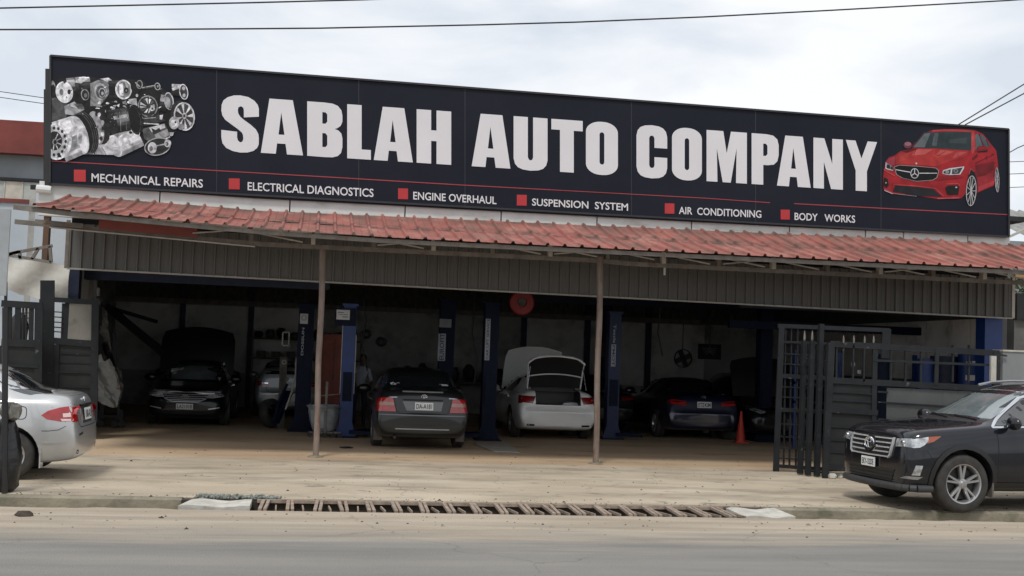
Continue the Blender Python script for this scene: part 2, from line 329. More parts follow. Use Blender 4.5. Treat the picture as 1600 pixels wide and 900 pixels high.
def inside(p, poly):
    x, y = p; r = False; j = len(poly) - 1
    for i in range(len(poly)):
        a, b = poly[i], poly[j]
        if (a[1] > y) != (b[1] > y) and x < (b[0] - a[0]) * (y - a[1]) / (b[1] - a[1]) + a[0]: r = not r
        j = i
    return r
def tri2d(poly, step=None, holes=()):
    """triangulated polygon (with holes) with inner points every step"""
    loops = [list(poly)] + [list(h) for h in holes]; vs = []; es = []
    for lp in loops:
        st = len(vs); pts = []
        for i, a in enumerate(lp):
            b = lp[(i + 1) % len(lp)]; n = max(1, int(math.ceil(math.dist(a, b) / step))) if step else 1
            pts += [(a[0] + (b[0] - a[0]) * k / n, a[1] + (b[1] - a[1]) * k / n) for k in range(n)]
        vs += pts; es += [(st + i, st + (i + 1) % len(pts)) for i in range(len(pts))]
    if step:
        x0 = min(v[0] for v in poly); x1 = max(v[0] for v in poly); y0 = min(v[1] for v in poly); y1 = max(v[1] for v in poly)
        nx, ny = int((x1 - x0) / step) + 1, int((y1 - y0) / step) + 1
        if nx * ny < 4000:
            for i in range(1, nx):
                for j in range(1, ny):
                    p = (x0 + (x1 - x0) * i / nx, y0 + (y1 - y0) * j / ny)
                    if inside(p, poly) and not any(inside(p, h) for h in holes): vs.append(p)
    v2, e2, f2, *_ = delaunay_2d_cdt([Vector(v) for v in vs], es, [], 0, 1e-6)
    f2 = [f for f in f2 if (lambda c: inside(c, poly) and not any(inside(c, h) for h in holes))((sum(v2[i].x for i in f) / len(f), sum(v2[i].y for i in f) / len(f)))]
    return [(v.x, v.y) for v in v2], f2

# ================================================================ SETTING
KY, GY = 14.94, 20.35             # kerb front line, joint between apron and garage floor
RZ = -.02
mb = MB().b2((-90, -60, -.7), (90, 90, -.45)); struct('ground', mb, 'dirt')
road = MB(); road.add([(-90, -40, RZ), (90, -40, RZ), (90, 14.12, RZ), (-90, 14.12, RZ)], [(0, 1, 2, 3)])
def road_mat():
    m = M['road']; t = m.node_tree; b = t.nodes['Principled BSDF']; src = b.inputs['Base Color'].links[0].from_socket
    tc = N(t, 'ShaderNodeTexCoord'); sx = N(t, 'ShaderNodeSeparateXYZ'); t.links.new(tc.outputs['Object'], sx.inputs[0])
    mp = N(t, 'ShaderNodeMapping'); mp.inputs['Scale'].default_value = (.22, 1.6, 1); t.links.new(tc.outputs['Object'], mp.inputs[0])
    no = N(t, 'ShaderNodeTexNoise'); no.inputs['Scale'].default_value = 1.1; no.inputs['Detail'].default_value = 7; no.inputs['Roughness'].default_value = .65; t.links.new(mp.outputs[0], no.inputs['Vector'])
    ma = N(t, 'ShaderNodeMath', operation='MULTIPLY_ADD'); ma.inputs[1].default_value = 4.2; t.links.new(no.outputs['Fac'], ma.inputs[0]); t.links.new(sx.outputs['Y'], ma.inputs[2])
    mr = N(t, 'ShaderNodeMapRange'); mr.inputs[1].default_value = 13.9; mr.inputs[2].default_value = 15.3; t.links.new(ma.outputs[0], mr.inputs[0])
    x = N(t, 'ShaderNodeMix', data_type='RGBA'); t.links.new(mr.outputs[0], x.inputs[0]); t.links.new(src, x.inputs[6])
    n3 = N(t, 'ShaderNodeTexNoise'); n3.inputs['Scale'].default_value = 2; n3.inputs['Detail'].default_value = 6; t.links.new(mp.outputs[0], n3.inputs['Vector'])
    rp = N(t, 'ShaderNodeValToRGB'); rp.color_ramp.elements[0].position = .35; rp.color_ramp.elements[1].position = .65
    rp.color_ramp.elements[0].color = (.34, .285, .215, 1); rp.color_ramp.elements[1].color = (.45, .385, .30, 1)
    t.links.new(n3.outputs['Fac'], rp.inputs[0]); t.links.new(rp.outputs[0], x.inputs[7]); t.links.new(x.outputs[2], b.inputs['Base Color'])
road_mat(); layer(M['road'], (.09, .088, .085), 55, .60, .72, (1, 1, 1), .5); layer(M['road'], (.42, .36, .28), 38, .62, .75, (1, 1, 1), .5, loc=(3, 0, 0)); cracks(M['road'], .6, (.07, .07, .065), .006, .4); struct('road', road, 'road')
# the drain runs between the road and the apron; outside it the kerb closes the step
DX0, DX1 = -.62, 5.15
struct('apron', MB().b2((-60, KY + .16, -.4), (60, GY, 0)), 'apron')
struct('garage_floor', MB().b2((-60, GY + .025, -.4), (60, 60, -.002)), 'floor')
kb = MB()
rd = random.Random(3)
def kerb(x0, x1):
    n = max(1, int((x1 - x0) / .25)); pts = []
    for i in range(n + 1):
        x = x0 + (x1 - x0) * i / n; j = rd.uniform(-.015, .015)
        pts += [(x, KY + .16, -.4), (x, KY + .16, .002), (x, KY + .03 + j, .004 + rd.uniform(-.006, 0)), (x, KY + j, -.02), (x, KY - .01 + j, -.4)]
    fs = [(a + k, a + 5 + k, a + 6 + k, a + 1 + k) for a in range(0, n * 5, 5) for k in range(4)]
    fs += [(0, 1, 2, 3, 4), tuple(n * 5 + k for k in (4, 3, 2, 1, 0))]
    kb.add(pts, fs)
kerb(-60, -1.5); kerb(5.85, 60)
struct('kerb', kb, 'kerb')
vg = MB()
for xa, xb in ((-60, -1.5), (5.85, 60)):
    n = 40 if xa > 0 else 40; vs = []
    for i in range(n + 1):
        x_ = (xa + 8.5 * i / n * 1.0) if xa > 0 else (xb - 8.5 * i / n)
        if i == n: x_ = xb if xa > 0 else xa
        e = 0 if i == 0 else 1; vs += [(x_, 14.12, RZ), (x_, 14.35, RZ - .03 + rd.uniform(-.012, .012) * e), (x_, 14.65, -.10 + rd.uniform(-.015, .015) * e), (x_, KY - .005, -.135 + rd.uniform(-.012, .012) * e), (x_, 14.12, -.45), (x_, KY - .005, -.45)]
    fs = [(6 * i + k, 6 * i + k + 1, 6 * i + k + 7, 6 * i + k + 6) for i in range(n) for k in range(3)]
    fs += [(6 * i + 4, 6 * i, 6 * i + 6, 6 * i + 10) for i in range(n)]
    if xa < 0: fs = [f[::-1] for f in fs]
    vg.add(vs, fs)
struct('verge', vg, 'dirt')
# ramp cheeks and the drain channel
struct('drain_channel', MB().b2((-1.5, 14.12, -.9), (5.85, KY + .16, -.75)).b2((-1.5, 14.12, -.75), (5.85, 14.17, -.03))
       .b2((-1.5, KY - .04, -.75), (5.85, KY + .16, -.012)).b2((-1.55, 14.14, -.75), (-1.5, KY + .16, -.14)).b2((5.85, 14.14, -.75), (5.9, KY + .16, -.14)), 'pit')
dg = thing('drain_cover', 'long rusty drain cover of paired bars between the forecourt and the road', 'drain cover', (2.2, 14.5, -.1))
def dz(y): return -.022 + (y - 14.17) / (KY - .04 - 14.17) * .014
part('rail', MB().bar((DX0, KY - .06, dz(KY - .06) + .004), (DX1, KY - .06, dz(KY - .06) + .004), .05, .04), 'bar', dg)
part('rail', MB().bar((DX0, 14.19, dz(14.2) - .03), (DX1, 14.19, dz(14.2) - .03), .04, .04), 'bar', dg)
x = DX0 + .06; k = 0; wide = MB().bar((0, 14.08, 0), (0, KY + .02, dz(KY) - dz(14.08)), .055, .05); wme = None; nme = None
while x < DX1 - .05:
    for dx, wd in ((0, .040), (.056, .036), (.18, .018)):
        if k in (2, 9, 17) and dx == .085: continue
        b_ = MB(); j = rd.uniform(-.03, .03)
        b_.bar((x + dx, 14.18, dz(14.18) + .004), (x + dx + j, KY + rd.uniform(-.10, -.06), dz(KY - .06) + .012 - (.06 if wd < .03 else 0)), wd, .03)
        part('bar', b_, 'bar', dg)
    x += .31; k += 1
for nm, xa, xb, lb in (('concrete_slab', -1.48, -.68, 'pale concrete slab over the drain at the left end of the bars'), ('concrete_slab', 5.2, 5.84, 'pale concrete slab over the drain at the right end of the bars')):
    s_ = MB(); n = 8; top = []
    for i in range(n + 1):
        for yy in ((14.36 if xa < 0 else 14.2), KY - .05):
            xx = xa + (xb - xa) * i / n; q = .02 * math.sin(i * 2.1); top.append((xx + (.10 if yy > 14.6 and xa < 0 else 0) * (1 - i / n), yy + q * .6, dz(yy) + .01 + .012 * math.sin(i)))
    o = len(top); vs = top + [(a, b, c - .07) for a, b, c in top]
    fs = [(2 * i, 2 * i + 2, 2 * i + 3, 2 * i + 1) for i in range(n)] + [(o + 2 * i, o + 2 * i + 1, o + 2 * i + 3, o + 2 * i + 2) for i in range(n)]
    fs += [(2 * i, o + 2 * i, o + 2 * i + 2, 2 * i + 2) for i in range(n)] + [(2 * i + 1, 2 * i + 3, o + 2 * i + 3, o + 2 * i + 1) for i in range(n)] + [(0, 1, o + 1, o), (2 * n, o + 2 * n, o + 2 * n + 1, 2 * n + 1)]
    s_.add(vs, fs); single(nm, s_, 'slab', lb, 'slab')
gr = MB()
for i in range(260):
    px_, py_ = rd.uniform(-1.35, -.35), KY + rd.uniform(.02, .28); gr.ball((px_, py_, .005 + rd.random() * .02), (rd.uniform(.012, .03), rd.uniform(.012, .03), rd.uniform(.01, .02)), 3)
o = link('gravel', gr.mesh('gravel', 'gravel')); o['kind'] = 'stuff'; o['label'] = 'grey gravel spilled behind the left drain slab'
# ================================================================ GARAGE BUILDING
FY = 22.5; GX0, GX1 = -4.42, 13.72
g = thing('garage_building', 'open fronted car workshop with dark corrugated fascia and blue steel frame', 'garage', (4.6, 30, 0))
part('back_wall', MB().b2((-6.02, 37, -.01), (14.1, 37.2, 3.0)), 'wall_in', g)
cw = MB()
for i in range(62): cw.box((-4.6 + i * .3, 36.98, 3.35), (.1, .06, .6))
part('upper_cladding', cw.b2((-6.02, 37.02, 2.99), (14.1, 37.18, 5)), 'grime', g)
part('side_wall', MB().b2((-4.74, 24.3, -.01), (-4.6, 26.5, 4.9)), 'wall_in', g)
part('return_wall', MB().b2((-5.9, 26.4, -.01), (-4.742, 26.5, 4.9)), 'bgwall', g)
part('side_wall', MB().b2((-6.02, 26.4, -.01), (-5.902, 36.99, 4.9)), 'wall_in', g)
part('side_wall', MB().b2((13.9, 23.2, -.01), (14.05, 36.99, 4.9)), 'grey_sheet', g)
for i in range(14):
    part('wall_panel', MB().b2((13.84, 23.3 + i * .96, 1.6), (13.895, 23.3 + i * .96 + .93, 2.95)), 'wall_pale', g)
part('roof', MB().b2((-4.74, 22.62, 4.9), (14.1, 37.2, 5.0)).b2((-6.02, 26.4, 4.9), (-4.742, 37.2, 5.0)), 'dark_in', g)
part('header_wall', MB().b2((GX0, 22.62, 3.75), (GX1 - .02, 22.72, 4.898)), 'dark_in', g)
# wall panels of the back wall, pale sheets between dark columns
for xa in (-5.85, -3.92, -1.95, 6.3, 8.25, 10.2):
    part('wall_panel', MB().b2((xa, 36.93, 1.0), (xa + 1.85, 36.99, 2.96)), 'wall_pale', g)
for xa in (-4.0, -2.02, 8.2, 10.15, 6.2): part('column', MB().b2((xa - .02, 36.8, 0), (xa + .14, 36.92, 4.2)), 'dark_blue', g)
part('beam', MB().b2((-4.59, 25.0, 3.02), (.2, 25.25, 3.44)), 'dark_blue', g)
part('beam', MB().b2((-5.88, 36.6, 2.98), (11.8, 36.75, 3.12)), 'truss', g)
part('beam', MB().b2((5.2, 33, 3.3), (11.8, 33.2, 3.55)), 'dark_blue', g)
part('beam', MB().b2((8.6, 24.0, 2.98), (13.7, 24.2, 3.12)), 'dark_blue', g)
part('beam', MB().b2((9.2, 26.4, 2.62), (13.85, 26.55, 2.8)), 'lift_dark', g)
part('column', MB().b2((13.3, 22.75, 0), (13.68, 23.1, 3.74)), 'blue', g, 'blue painted steel column at the right corner')
part('column', MB().b2((-4.73, 24.0, 0), (-4.5, 24.28, 3.74)), 'dark_blue', g)
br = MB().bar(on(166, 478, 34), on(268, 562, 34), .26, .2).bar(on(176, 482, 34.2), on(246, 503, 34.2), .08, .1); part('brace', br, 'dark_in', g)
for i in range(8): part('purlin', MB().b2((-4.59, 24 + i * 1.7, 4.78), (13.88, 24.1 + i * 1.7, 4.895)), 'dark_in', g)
# corrugated fascia: one panel and its rib every 0.19 m
def ztop(x): return 3.84 + (3.66 - 3.84) * (x - GX0) / (GX1 - GX0)
def zbot(x): return 3.085 + (2.925 - 3.085) * (x - GX0) / (GX1 - GX0)
FW = .1935; nF = int(round((GX1 - GX0) / FW)); FW = (GX1 - GX0) / nF
pm = MB(); h = .80; sl_ = -(.17 / (GX1 - GX0)) * FW
prof = [(0, 0), (.010, -.046), (.034, -.046), (.044, 0), (FW * .6, 0), (FW * .62, -.006), (FW - .001, -.006)]
vs = [(a, b, c + sl_ * a / FW) for c in (0, h) for a, b in prof] ; n = len(prof)
pm.add(vs, [(i, i + 1, n + i + 1, n + i) for i in range(n - 1)])
pme = pm.mesh('fascia_panel', 'fascia', angle=20)
for i in range(nF):
    o = link('fascia_panel', pme, g); x = GX0 + i * FW; o.location = Vector((x, FY + rd.uniform(-.003, .003), zbot(x))) - wloc(g)
part('fascia_trim', MB().bar((GX0 - .01, FY - .02, zbot(GX0) - .005), (GX1 + .01, FY - .02, zbot(GX1) - .005), .05, .03), 'fascia_trim', g)
part('fascia_trim', MB().bar((GX0 - .03, FY, zbot(GX0)), (GX0 - .03, FY, ztop(GX0) + .1), .05, .06), 'truss', g)
part('fascia_trim', MB().bar((GX1 + .03, FY, zbot(GX1)), (GX1 + .03, FY, ztop(GX1) + .1), .05, .06), 'truss_light', g)
# return of the fascia at the left end
rt = MB()
for i in range(3): rt.b2((GX0 - .04, FY + .03 + i * .25, 3.1), (GX0 - .01, FY + .24 + i * .25, 3.9))
part('fascia_return', rt, 'fascia', g)
# pale band under the sign, in segments with joints
xs = [-4.98, -2.9, -.6, 1.5, 3.3, 5.14, 7.0, 8.98, 10.55, 11.35, 12.72, 13.64]
def top_of_roof(x):
    T = [(-4.8, 4.35), (-3.71, 4.34), (-2.5, 4.31), (-1.2, 4.27), (3.5, 4.31), (8.5, 4.35), (11.8, 4.39), (14, 4.37)]
    for (a, b), (c, d) in zip(T, T[1:]):
        if x <= c: return b + (d - b) * (x - a) / (c - a)
    return T[-1][1]
def sign_bot(x): return 4.555
for a, b in zip(xs, xs[1:]):
    part('white_panel', MB().add([(a + .012, 22.44, top_of_roof(a) - .35), (b - .012, 22.44, top_of_roof(b) - .35), (b - .012, 22.44, sign_bot(b) + .05), (a + .012, 22.44, sign_bot(a) + .05),
        (a + .012, 22.6, top_of_roof(a) - .35), (b - .012, 22.6, top_of_roof(b) - .35), (b - .012, 22.6, sign_bot(b) + .05), (a + .012, 22.6, sign_bot(a) + .05)],
        [(0, 1, 2, 3), (7, 6, 5, 4), (0, 4, 5, 1), (3, 2, 6, 7), (0, 3, 7, 4), (1, 5, 6, 2)]), 'white_band', g)
part('band_cap', MB().tube([(-5.0, 22.40, 4.46), (-4.75, 22.40, 4.45)], .075, 10), 'white_band', g)

# ================================================================ AWNING
aw = thing('awning', 'long faded red corrugated roof awning on two rusty steel posts', 'awning', (4.6, 20.8, 0))
EP = [(-4.5, 3.885), (-4.2, 3.86), (-2.62, 3.78), (-1.04, 3.71), (1, 3.665), (14.6, 3.67)]
def eave(x):
    for (a, b), (c, d) in zip(EP, EP[1:]):
        if x <= c: return b + (d - b) * (x - a) / (c - a)
    return EP[-1][1]
EY, TY = 19.72, 22.36; RW = .29
nR = int(19.2 / RW)
def roofpt(x, t, dz=0): # t 0 at the eave .. 1 at the wall
    z = eave(x) * (1 - t) + top_of_roof(x) * t - .05 * math.sin(math.pi * t); return Vector((x, EY + (TY - EY) * t, z + dz))
for i in range(nR):
    x0 = -4.46 + i * RW
    for row, (ta, tb) in enumerate(((-.0, .56), (.53, 1.0))):
        s_ = MB(); up = .006 * row; jz = rd.uniform(0, .004); je = rd.uniform(-.006, .006) + (rd.uniform(-.03, .03) if row == 1 else 0)
        pr = [(-.02, 0), (0, .001), (.022, .042), (.052, .042), (.074, .001), (.165, 0), (.175, .007), (.185, 0), (RW + .001, 0)]
        if row == 1 and i in (9, 10, 12, 13, 15): jz += .015
        n = len(pr); vs = []
        K = 4
        for k in range(K + 1):
            t = ta + je * .3 + (tb - ta) * k / K
            vs += [roofpt(x0 + a, t, b + up + jz * (1 - k / K)) for a, b in pr]
        o_ = len(vs)
        vs += [v - Vector((0, 0, .004)) for v in vs]
        fs = [(k * n + j, k * n + j + 1, k * n + n + j + 1, k * n + n + j) for k in range(K) for j in range(n - 1)]
        fs += [tuple(o_ + q for q in reversed(f)) for f in fs]
        fs += [(j, o_ + j, o_ + j + 1, j + 1) for j in range(n - 1)]
        s_.add(vs, fs); part('roof_sheet', s_, 'roof', aw, angle=25)
part('ridge_flashing', MB().b2((-4.5, TY - .02, 4.20), (-4.49, TY, 4.21)), 'roof', aw)
def seg(f, a, b, n): return [f(a + (b - a) * i / n) for i in range(n + 1)]
ev = MB(); pts = seg(lambda x: Vector((x, EY + .1, eave(x) - .055)), -4.75, 14.6, 24)
for p, q in zip(pts, pts[1:]): ev.bar(p, q, .05, .07)
part('eave_rail', ev, 'truss', aw)
def beamz(x): return max(3.54, 3.54 + (-1.1 - x) * .045) if x < 5 else 3.51
bm = MB(); pts = seg(lambda x: Vector((x, 20.8, beamz(x))), -4.95, 14.3, 24)
for p, q in zip(pts, pts[1:]): bm.bar(p, q, .06, .075)
part('beam', bm, 'truss', aw)
part('beam', MB().bar((-4.62, 20.78, 3.60), (14.3, 20.78, 3.585 - .02), .012, .03) if False else MB().bar((-4.4, 20.76, 3.645), (-1.1, 20.76, 3.49), .03, .02), 'truss_light', aw)
part('purlin', MB().bar((-4.5, 21.6, 3.98), (14.4, 21.6, 3.98), .05, .06), 'truss', aw)
# brackets and web bars of the truss
x = -3.2; k = 0
while x < 14:
    part('bracket', MB().b2((x - .035, 20.72, beamz(x) + .03), (x + .035, 20.86, beamz(x) + .23)), 'truss_light' if k % 2 else 'truss', aw)
    part('rafter', MB().bar((x, EY + .1, eave(x) - .06), (x, 22.4, 4.2), .045, .07), 'truss', aw)
    if k % 2 == 0 or k > 5:
        a = (x + .05, 20.74, beamz(x) + .18); b = (x + .85, 20.74, beamz(x) + .06)
        part('web_bar', MB().bar(a, b, .02, .022), 'truss_light', aw)
    if k % 3 == 1: part('web_bar', MB().bar((x + .06, 20.70, beamz(x) + .07), (x + .75, 20.72, beamz(x) + .16), .02, .02), 'truss_light', aw)
    x += 1.02; k += 1
part('end_board', MB().add([(-3.62, 20.70, 3.66), (-2.05, 20.70, 3.585), (-2.05, 20.70, 3.76), (-3.62, 20.70, 3.86), (-3.62, 20.72, 3.66), (-2.05, 20.72, 3.585), (-2.05, 20.72, 3.76), (-3.62, 20.72, 3.86)],
     [(0, 1, 2, 3), (7, 6, 5, 4), (0, 4, 5, 1), (3, 2, 6, 7), (0, 3, 7, 4), (1, 5, 6, 2)]), 'roof_red_board', aw)
part('hanger', MB().b2((6.0, 20.79, 3.34), (6.035, 20.81, 3.49)), 'truss_light', aw)
for (xb, yb, xt, lb) in ((.06, 20.84, .03, 'left slim steel post in flaking brown and pink paint'), (4.86, 20.72, 4.83, 'right slim steel post in flaking brown paint')):
    p = MB(); n = 12; pts = [Vector((xb + (xt - xb) * i / n + .008 * math.sin(i * .9), yb, 3.6 * i / n)) for i in range(n + 1)]
    p.tube(pts, .052, 12).b2((xb - .07, yb - .07, 0), (xb + .07, yb + .07, .012)); part('post', p, 'post', aw, lb)
wq, wr_ = on(66, 410, 23.9), on(79, 336, 23.9); wp = MB().b2((wq.x, 23.82, 0), (wr_.x, 24.0, wr_.z)); part('post', wp, 'wood', aw, 'brown wooden end post with pale top piece')
part('post_block', MB().b2((wq.x - .03, 23.78, wr_.z), (wr_.x + .02, 24.04, wr_.z + .14)), 'tan_wood', aw)

# ================================================================ SIGN
SY = 22.38
sg = thing('shop_sign', 'very long navy banner sign reading SABLAH AUTO COMPANY with engine and red car pictures', 'sign', (4.5, SY, 4.5))
lay = 0
def W(x, y, d=0): return on(x, y, SY - .004 - d)
def ST(x): return 87 + (x - 80) * (202 - 87) / 1495
SBP = [(78, 287.5), (400, 309.5), (612, 320.6), (800, 331), (1200, 352.5), (1576, 370.3)]
def SB(x):
    for (a, b), (c, d) in zip(SBP, SBP[1:]):
        if x <= c: return b + (d - b) * (x - a) / (c - a)
    return SBP[-1][1]
# panels of the banner backing (joined sheets with a slight ripple)
bk = MB(); n = 60; vs = []
for i in range(n + 1):
    xx = 79 + (1575.5 - 79) * i / n
    for y_ in (ST(xx), SB(xx)): vs.append(on(xx, y_, SY)); vs.append(on(xx, y_, SY) + Vector((0, .14, 0)))
fs = [(4 * i, 4 * i + 2, 4 * i + 6, 4 * i + 4)[::-1] for i in range(n)] + [(4 * i + 1, 4 * i + 3, 4 * i + 7, 4 * i + 5) for i in range(n)] + [(4 * i, 4 * i + 4, 4 * i + 5, 4 * i + 1)[::-1] for i in range(n)] + [(4 * i + 2, 4 * i + 6, 4 * i + 7, 4 * i + 3) for i in range(n)] + [(0, 1, 3, 2), (4 * n, 4 * n + 2, 4 * n + 3, 4 * n + 1)]
bk.add(vs, fs); part('banner', bk, 'sign', sg)
fr = MB()
c = [on(79, 87, SY - .01), on(1575.5, 202, SY - .01), on(1576, 370, SY - .01), on(78, 287.5, SY - .01)]
for a, b in zip(c, c[1:] + c[:1]): fr.bar(a, b, .05, .035)
part('frame', fr, 'sign_frame', sg)
for xx in (338, 560, 726, 986, 1180, 1376):
    part('banner_seam', MB().add([W(xx, ST(xx) + 2, .001), W(xx + 1.1, ST(xx) + 2, .001), W(xx + 1.1, SB(xx) - 2, .001), W(xx, SB(xx) - 2, .001)], [(0, 1, 2, 3)]), 'seam_print', sg)
part('side_rail', MB().bar(on(76, 108, SY + .05), on(75, 290, SY + .05), .07, .1).bar(on(73.5, 140, SY + .12), on(73, 287, SY + .12), .06, .1), 'sign_frame', sg)
for i in range(12): part('backing_strut', MB().bar((-4 + i * 1.55, SY + .2, 4.5), (-4 + i * 1.55, SY + .2, 6.6), .06), 'sign_frame', sg)

def TL(x): return 154 + (x - 421) * (222 - 154) / (1370 - 421)
def BL(x): return 238.7 + (x - 407.5) * (298.9 - 238.7) / (1354.4 - 407.5)
def letter(x0, x1, poly, holes=(), lean=None):
    """poly in a unit cell, u across from x0 to x1, v from 0 (top) to 1 (base line)"""
    v2, f2 = tri2d(poly, None, holes); mb = MB()
    mb.add([W(x0 + (x1 - x0) * u, TL(x0 + (x1 - x0) * u) + (BL(x0 + (x1 - x0) * u) - TL(x0 + (x1 - x0) * u)) * v, .004) for u, v in v2], f2)
    o = part('letter', mb, 'letter', sg, angle=60); return o
def rr(u0, v0, u1, v1, ru, rv, n=7, corners='abcd'):
    """rounded rectangle outline; corners a=tl b=tr c=br d=bl"""
    P = []
    for key, cx, cy, a0 in (('a', u0 + ru, v0 + rv, 180), ('b', u1 - ru, v0 + rv, 270), ('c', u1 - ru, v1 - rv, 0), ('d', u0 + ru, v1 - rv, 90)):
        if key in corners:
            for i in range(n + 1):
                a = R(a0 + 90 * i / n); P.append((cx + ru * math.cos(a), cy + rv * math.sin(a)))
        else:
            P.append({'a': (u0, v0), 'b': (u1, v0), 'c': (u1, v1), 'd': (u0, v1)}[key])
    return P
def A_(x0, x1, t0, t1):
    w = x1 - x0; a, b = (t0 - x0) / w, (t1 - x0) / w
    letter(x0, x1, [(a, 0), (b, 0), (1, 1), (.62 + .0, 1), (.585, .81), (.385, .81), (.355, 1), (0, 1)], [[(.485, .235), (.56, .645), (.42, .645)]])
def O_(x0, x1): letter(x0, x1, rr(0, -.01, 1, 1.01, .46, .2), [rr(.425, .19, .575, .81, .075, .05, 4)])
def stroke(pts, w, n=1):
    """outline of a thick path; pts (u,v), w = (wu) horizontal half width at each"""
    Lf, Rt = [], []
    for i, p in enumerate(pts):
        a = pts[max(0, i - 1)]; b = pts[min(len(pts) - 1, i + 1)]; d = Vector((b[0] - a[0], b[1] - a[1])).normalized(); nn = Vector((-d.y, d.x))
        ww = w(i / (len(pts) - 1)) if callable(w) else w
        Lf.append((p[0] + nn.x * ww, p[1] + nn.y * ww)); Rt.append((p[0] - nn.x * ww, p[1] - nn.y * ww))
    return Lf + Rt[::-1]
# S: traced outline
S_out = [(1, .345), (.60, .375), (.60, .25), (.585, .2), (.52, .175), (.455, .2), (.44, .25), (.45, .31), (.5, .365), (.6, .42), (.78, .5), (.92, .58), (.985, .66), (1.0, .74),
         (.995, .85), (.95, .92), (.85, .975), (.7, 1.01), (.5, 1.02), (.3, 1.0), (.13, .95), (.03, .87), (.0, .76), (0, .63), (.42, .645), (.42, .75), (.44, .8), (.5, .835), (.56, .82), (.585, .77),
         (.58, .7), (.55, .655), (.45, .6), (.25, .51), (.1, .44), (.03, .37), (0, .28), (.01, .17), (.06, .09), (.17, .03), (.33, -.01), (.5, -.02), (.72, 0), (.88, .06), (.97, .13), (1, .2)]
letter(345.8, 404.5, S_out)
A_(407.5, 473.5, 421, 457.5)
letter(480, 535, [(0, 0)] + [(.5, 0), (.72, .01), (.87, .045), (.97, .12), (1, .22), (1, .33), (.95, .41), (.86, .455), (.78, .475), (.88, .495), (.97, .55), (1, .64), (1, .8), (.96, .91), (.87, .97), (.72, 1), (.5, 1.005), (0, 1)],
       [[(.43, .18), (.52, .18), (.57, .215), (.57, .35), (.52, .39), (.43, .39)], [(.43, .565), (.52, .565), (.57, .605), (.57, .78), (.52, .82), (.43, .82)]])
letter(542.5, 579.5, [(0, 0), (.61, 0), (.61, .82), (1, .82), (1, 1), (0, 1)])
A_(584, 645, 598, 631.7)
letter(651, 705, [(0, 0), (.42, 0), (.42, .375), (.575, .375), (.575, 0), (1, 0), (1, 1), (.575, 1), (.575, .575), (.42, .575), (.42, 1), (0, 1)])
A_(737, 797.5, 751, 785)
letter(802.5, 855.5, [(0, 0), (.42, 0), (.42, .76), (.45, .805), (.5, .82), (.55, .805), (.575, .76), (.575, 0), (1, 0), (1, .8), (.96, .9), (.87, .965), (.73, 1), (.5, 1.015), (.27, 1), (.13, .965), (.04, .9), (0, .8)])
letter(861.5, 910.5, [(0, 0), (1, 0), (1, .2), (.715, .2), (.715, 1), (.275, 1), (.275, .2), (0, .2)])
O_(915.5, 965.5)
letter(994.5, 1042.5, [(1, .42), (.585, .42), (.585, .24), (.56, .2), (.5, .185), (.44, .2), (.415, .24), (.415, .76), (.44, .8), (.5, .815), (.56, .8), (.585, .76), (.585, .6), (1, .6), (1, .8), (.96, .9), (.87, .965), (.73, 1), (.5, 1.015), (.27, 1), (.13, .965), (.04, .9), (0, .8), (0, .2), (.04, .1), (.13, .035), (.27, 0), (.5, -.015), (.73, 0), (.87, .035), (.96, .1), (1, .2)])
O_(1050, 1096.7)
letter(1104, 1167, [(0, 0), (.415, 0), (.5, .43), (.605, 0), (1, 0), (1, 1), (.73, 1), (.745, .32), (.6, 1), (.4, 1), (.255, .35), (.27, 1), (0, 1)])
letter(1174.4, 1216.7, [(0, 0), (.55, 0), (.8, .02), (.95, .09), (1, .2), (1, .4), (.95, .52), (.82, .59), (.6, .61), (.43, .61), (.43, 1), (0, 1)], [[(.43, .19), (.53, .19), (.585, .23), (.585, .39), (.53, .43), (.43, .43)]])
A_(1214, 1266.7, 1227, 1254.4)
letter(1271, 1317, [(0, 0), (.37, 0), (.64, .5), (.64, 0), (1, 0), (1, 1), (.6, 1), (.355, .47), (.355, 1), (0, 1)])
letter(1321.6, 1370.4, [(0, 0), (.31, 0), (.5, .35), (.7, 0), (1, 0), (.675, .6), (.675, 1), (.315, 1), (.315, .6)])
# small print
for txt, x0, x1, ta, ba, tb, bb in (('MECHANICAL REPAIRS', 143, 317, 270.7, 283.6, 280.3, 293.1), ('ELECTRICAL DIAGNOSTICS', 387, 583.7, 284.3, 297, 295, 307.7), ('ENGINE OVERHAUL', 645.7, 775.7, 299.4, 311.3, 307.3, 318.9),
      ('SUSPENSION  SYSTEM', 831.3, 981.3, 309.8, 320.9, 318, 329.2), ('AIR  CONDITIONING', 1060.7, 1189.6, 322.8, 334, 329, 340.2), ('BODY   WORKS', 1241.5, 1336.2, 332.2, 343.4, 336.8, 348)):
    uv, f2 = text_mesh(txt, .012)
    for fw in _words(uv, f2, len(txt.split())):
        us_ = sorted({i for f in fw for i in f}); ix = {q: i for i, q in enumerate(us_)}
        mb = MB().add([W(x0 + (x1 - x0) * uv[q][0], (ba + (bb - ba) * uv[q][0]) * (1 - uv[q][1]) + (ta + (tb - ta) * uv[q][0]) * uv[q][1], .004) for q in us_], [[ix[i] for i in f] for f in fw])
        part('lettering', mb, 'letter', sg)
for a, b, c_, d in ((115.5, 265, 134, 283.5), (357.5, 278.6, 374.5, 295.6), (622, 294.2, 637.5, 311), (807.5, 304.2, 823, 321), (1038.7, 317.6, 1053.7, 333.6), (1219.8, 327.4, 1234, 342.8)):
    part('red_square', MB().add([W(a, b, .004), W(c_, b + .4, .004), W(c_, d + .4, .004), W(a, d, .004)], [(0, 1, 2, 3)]), 'red', sg)
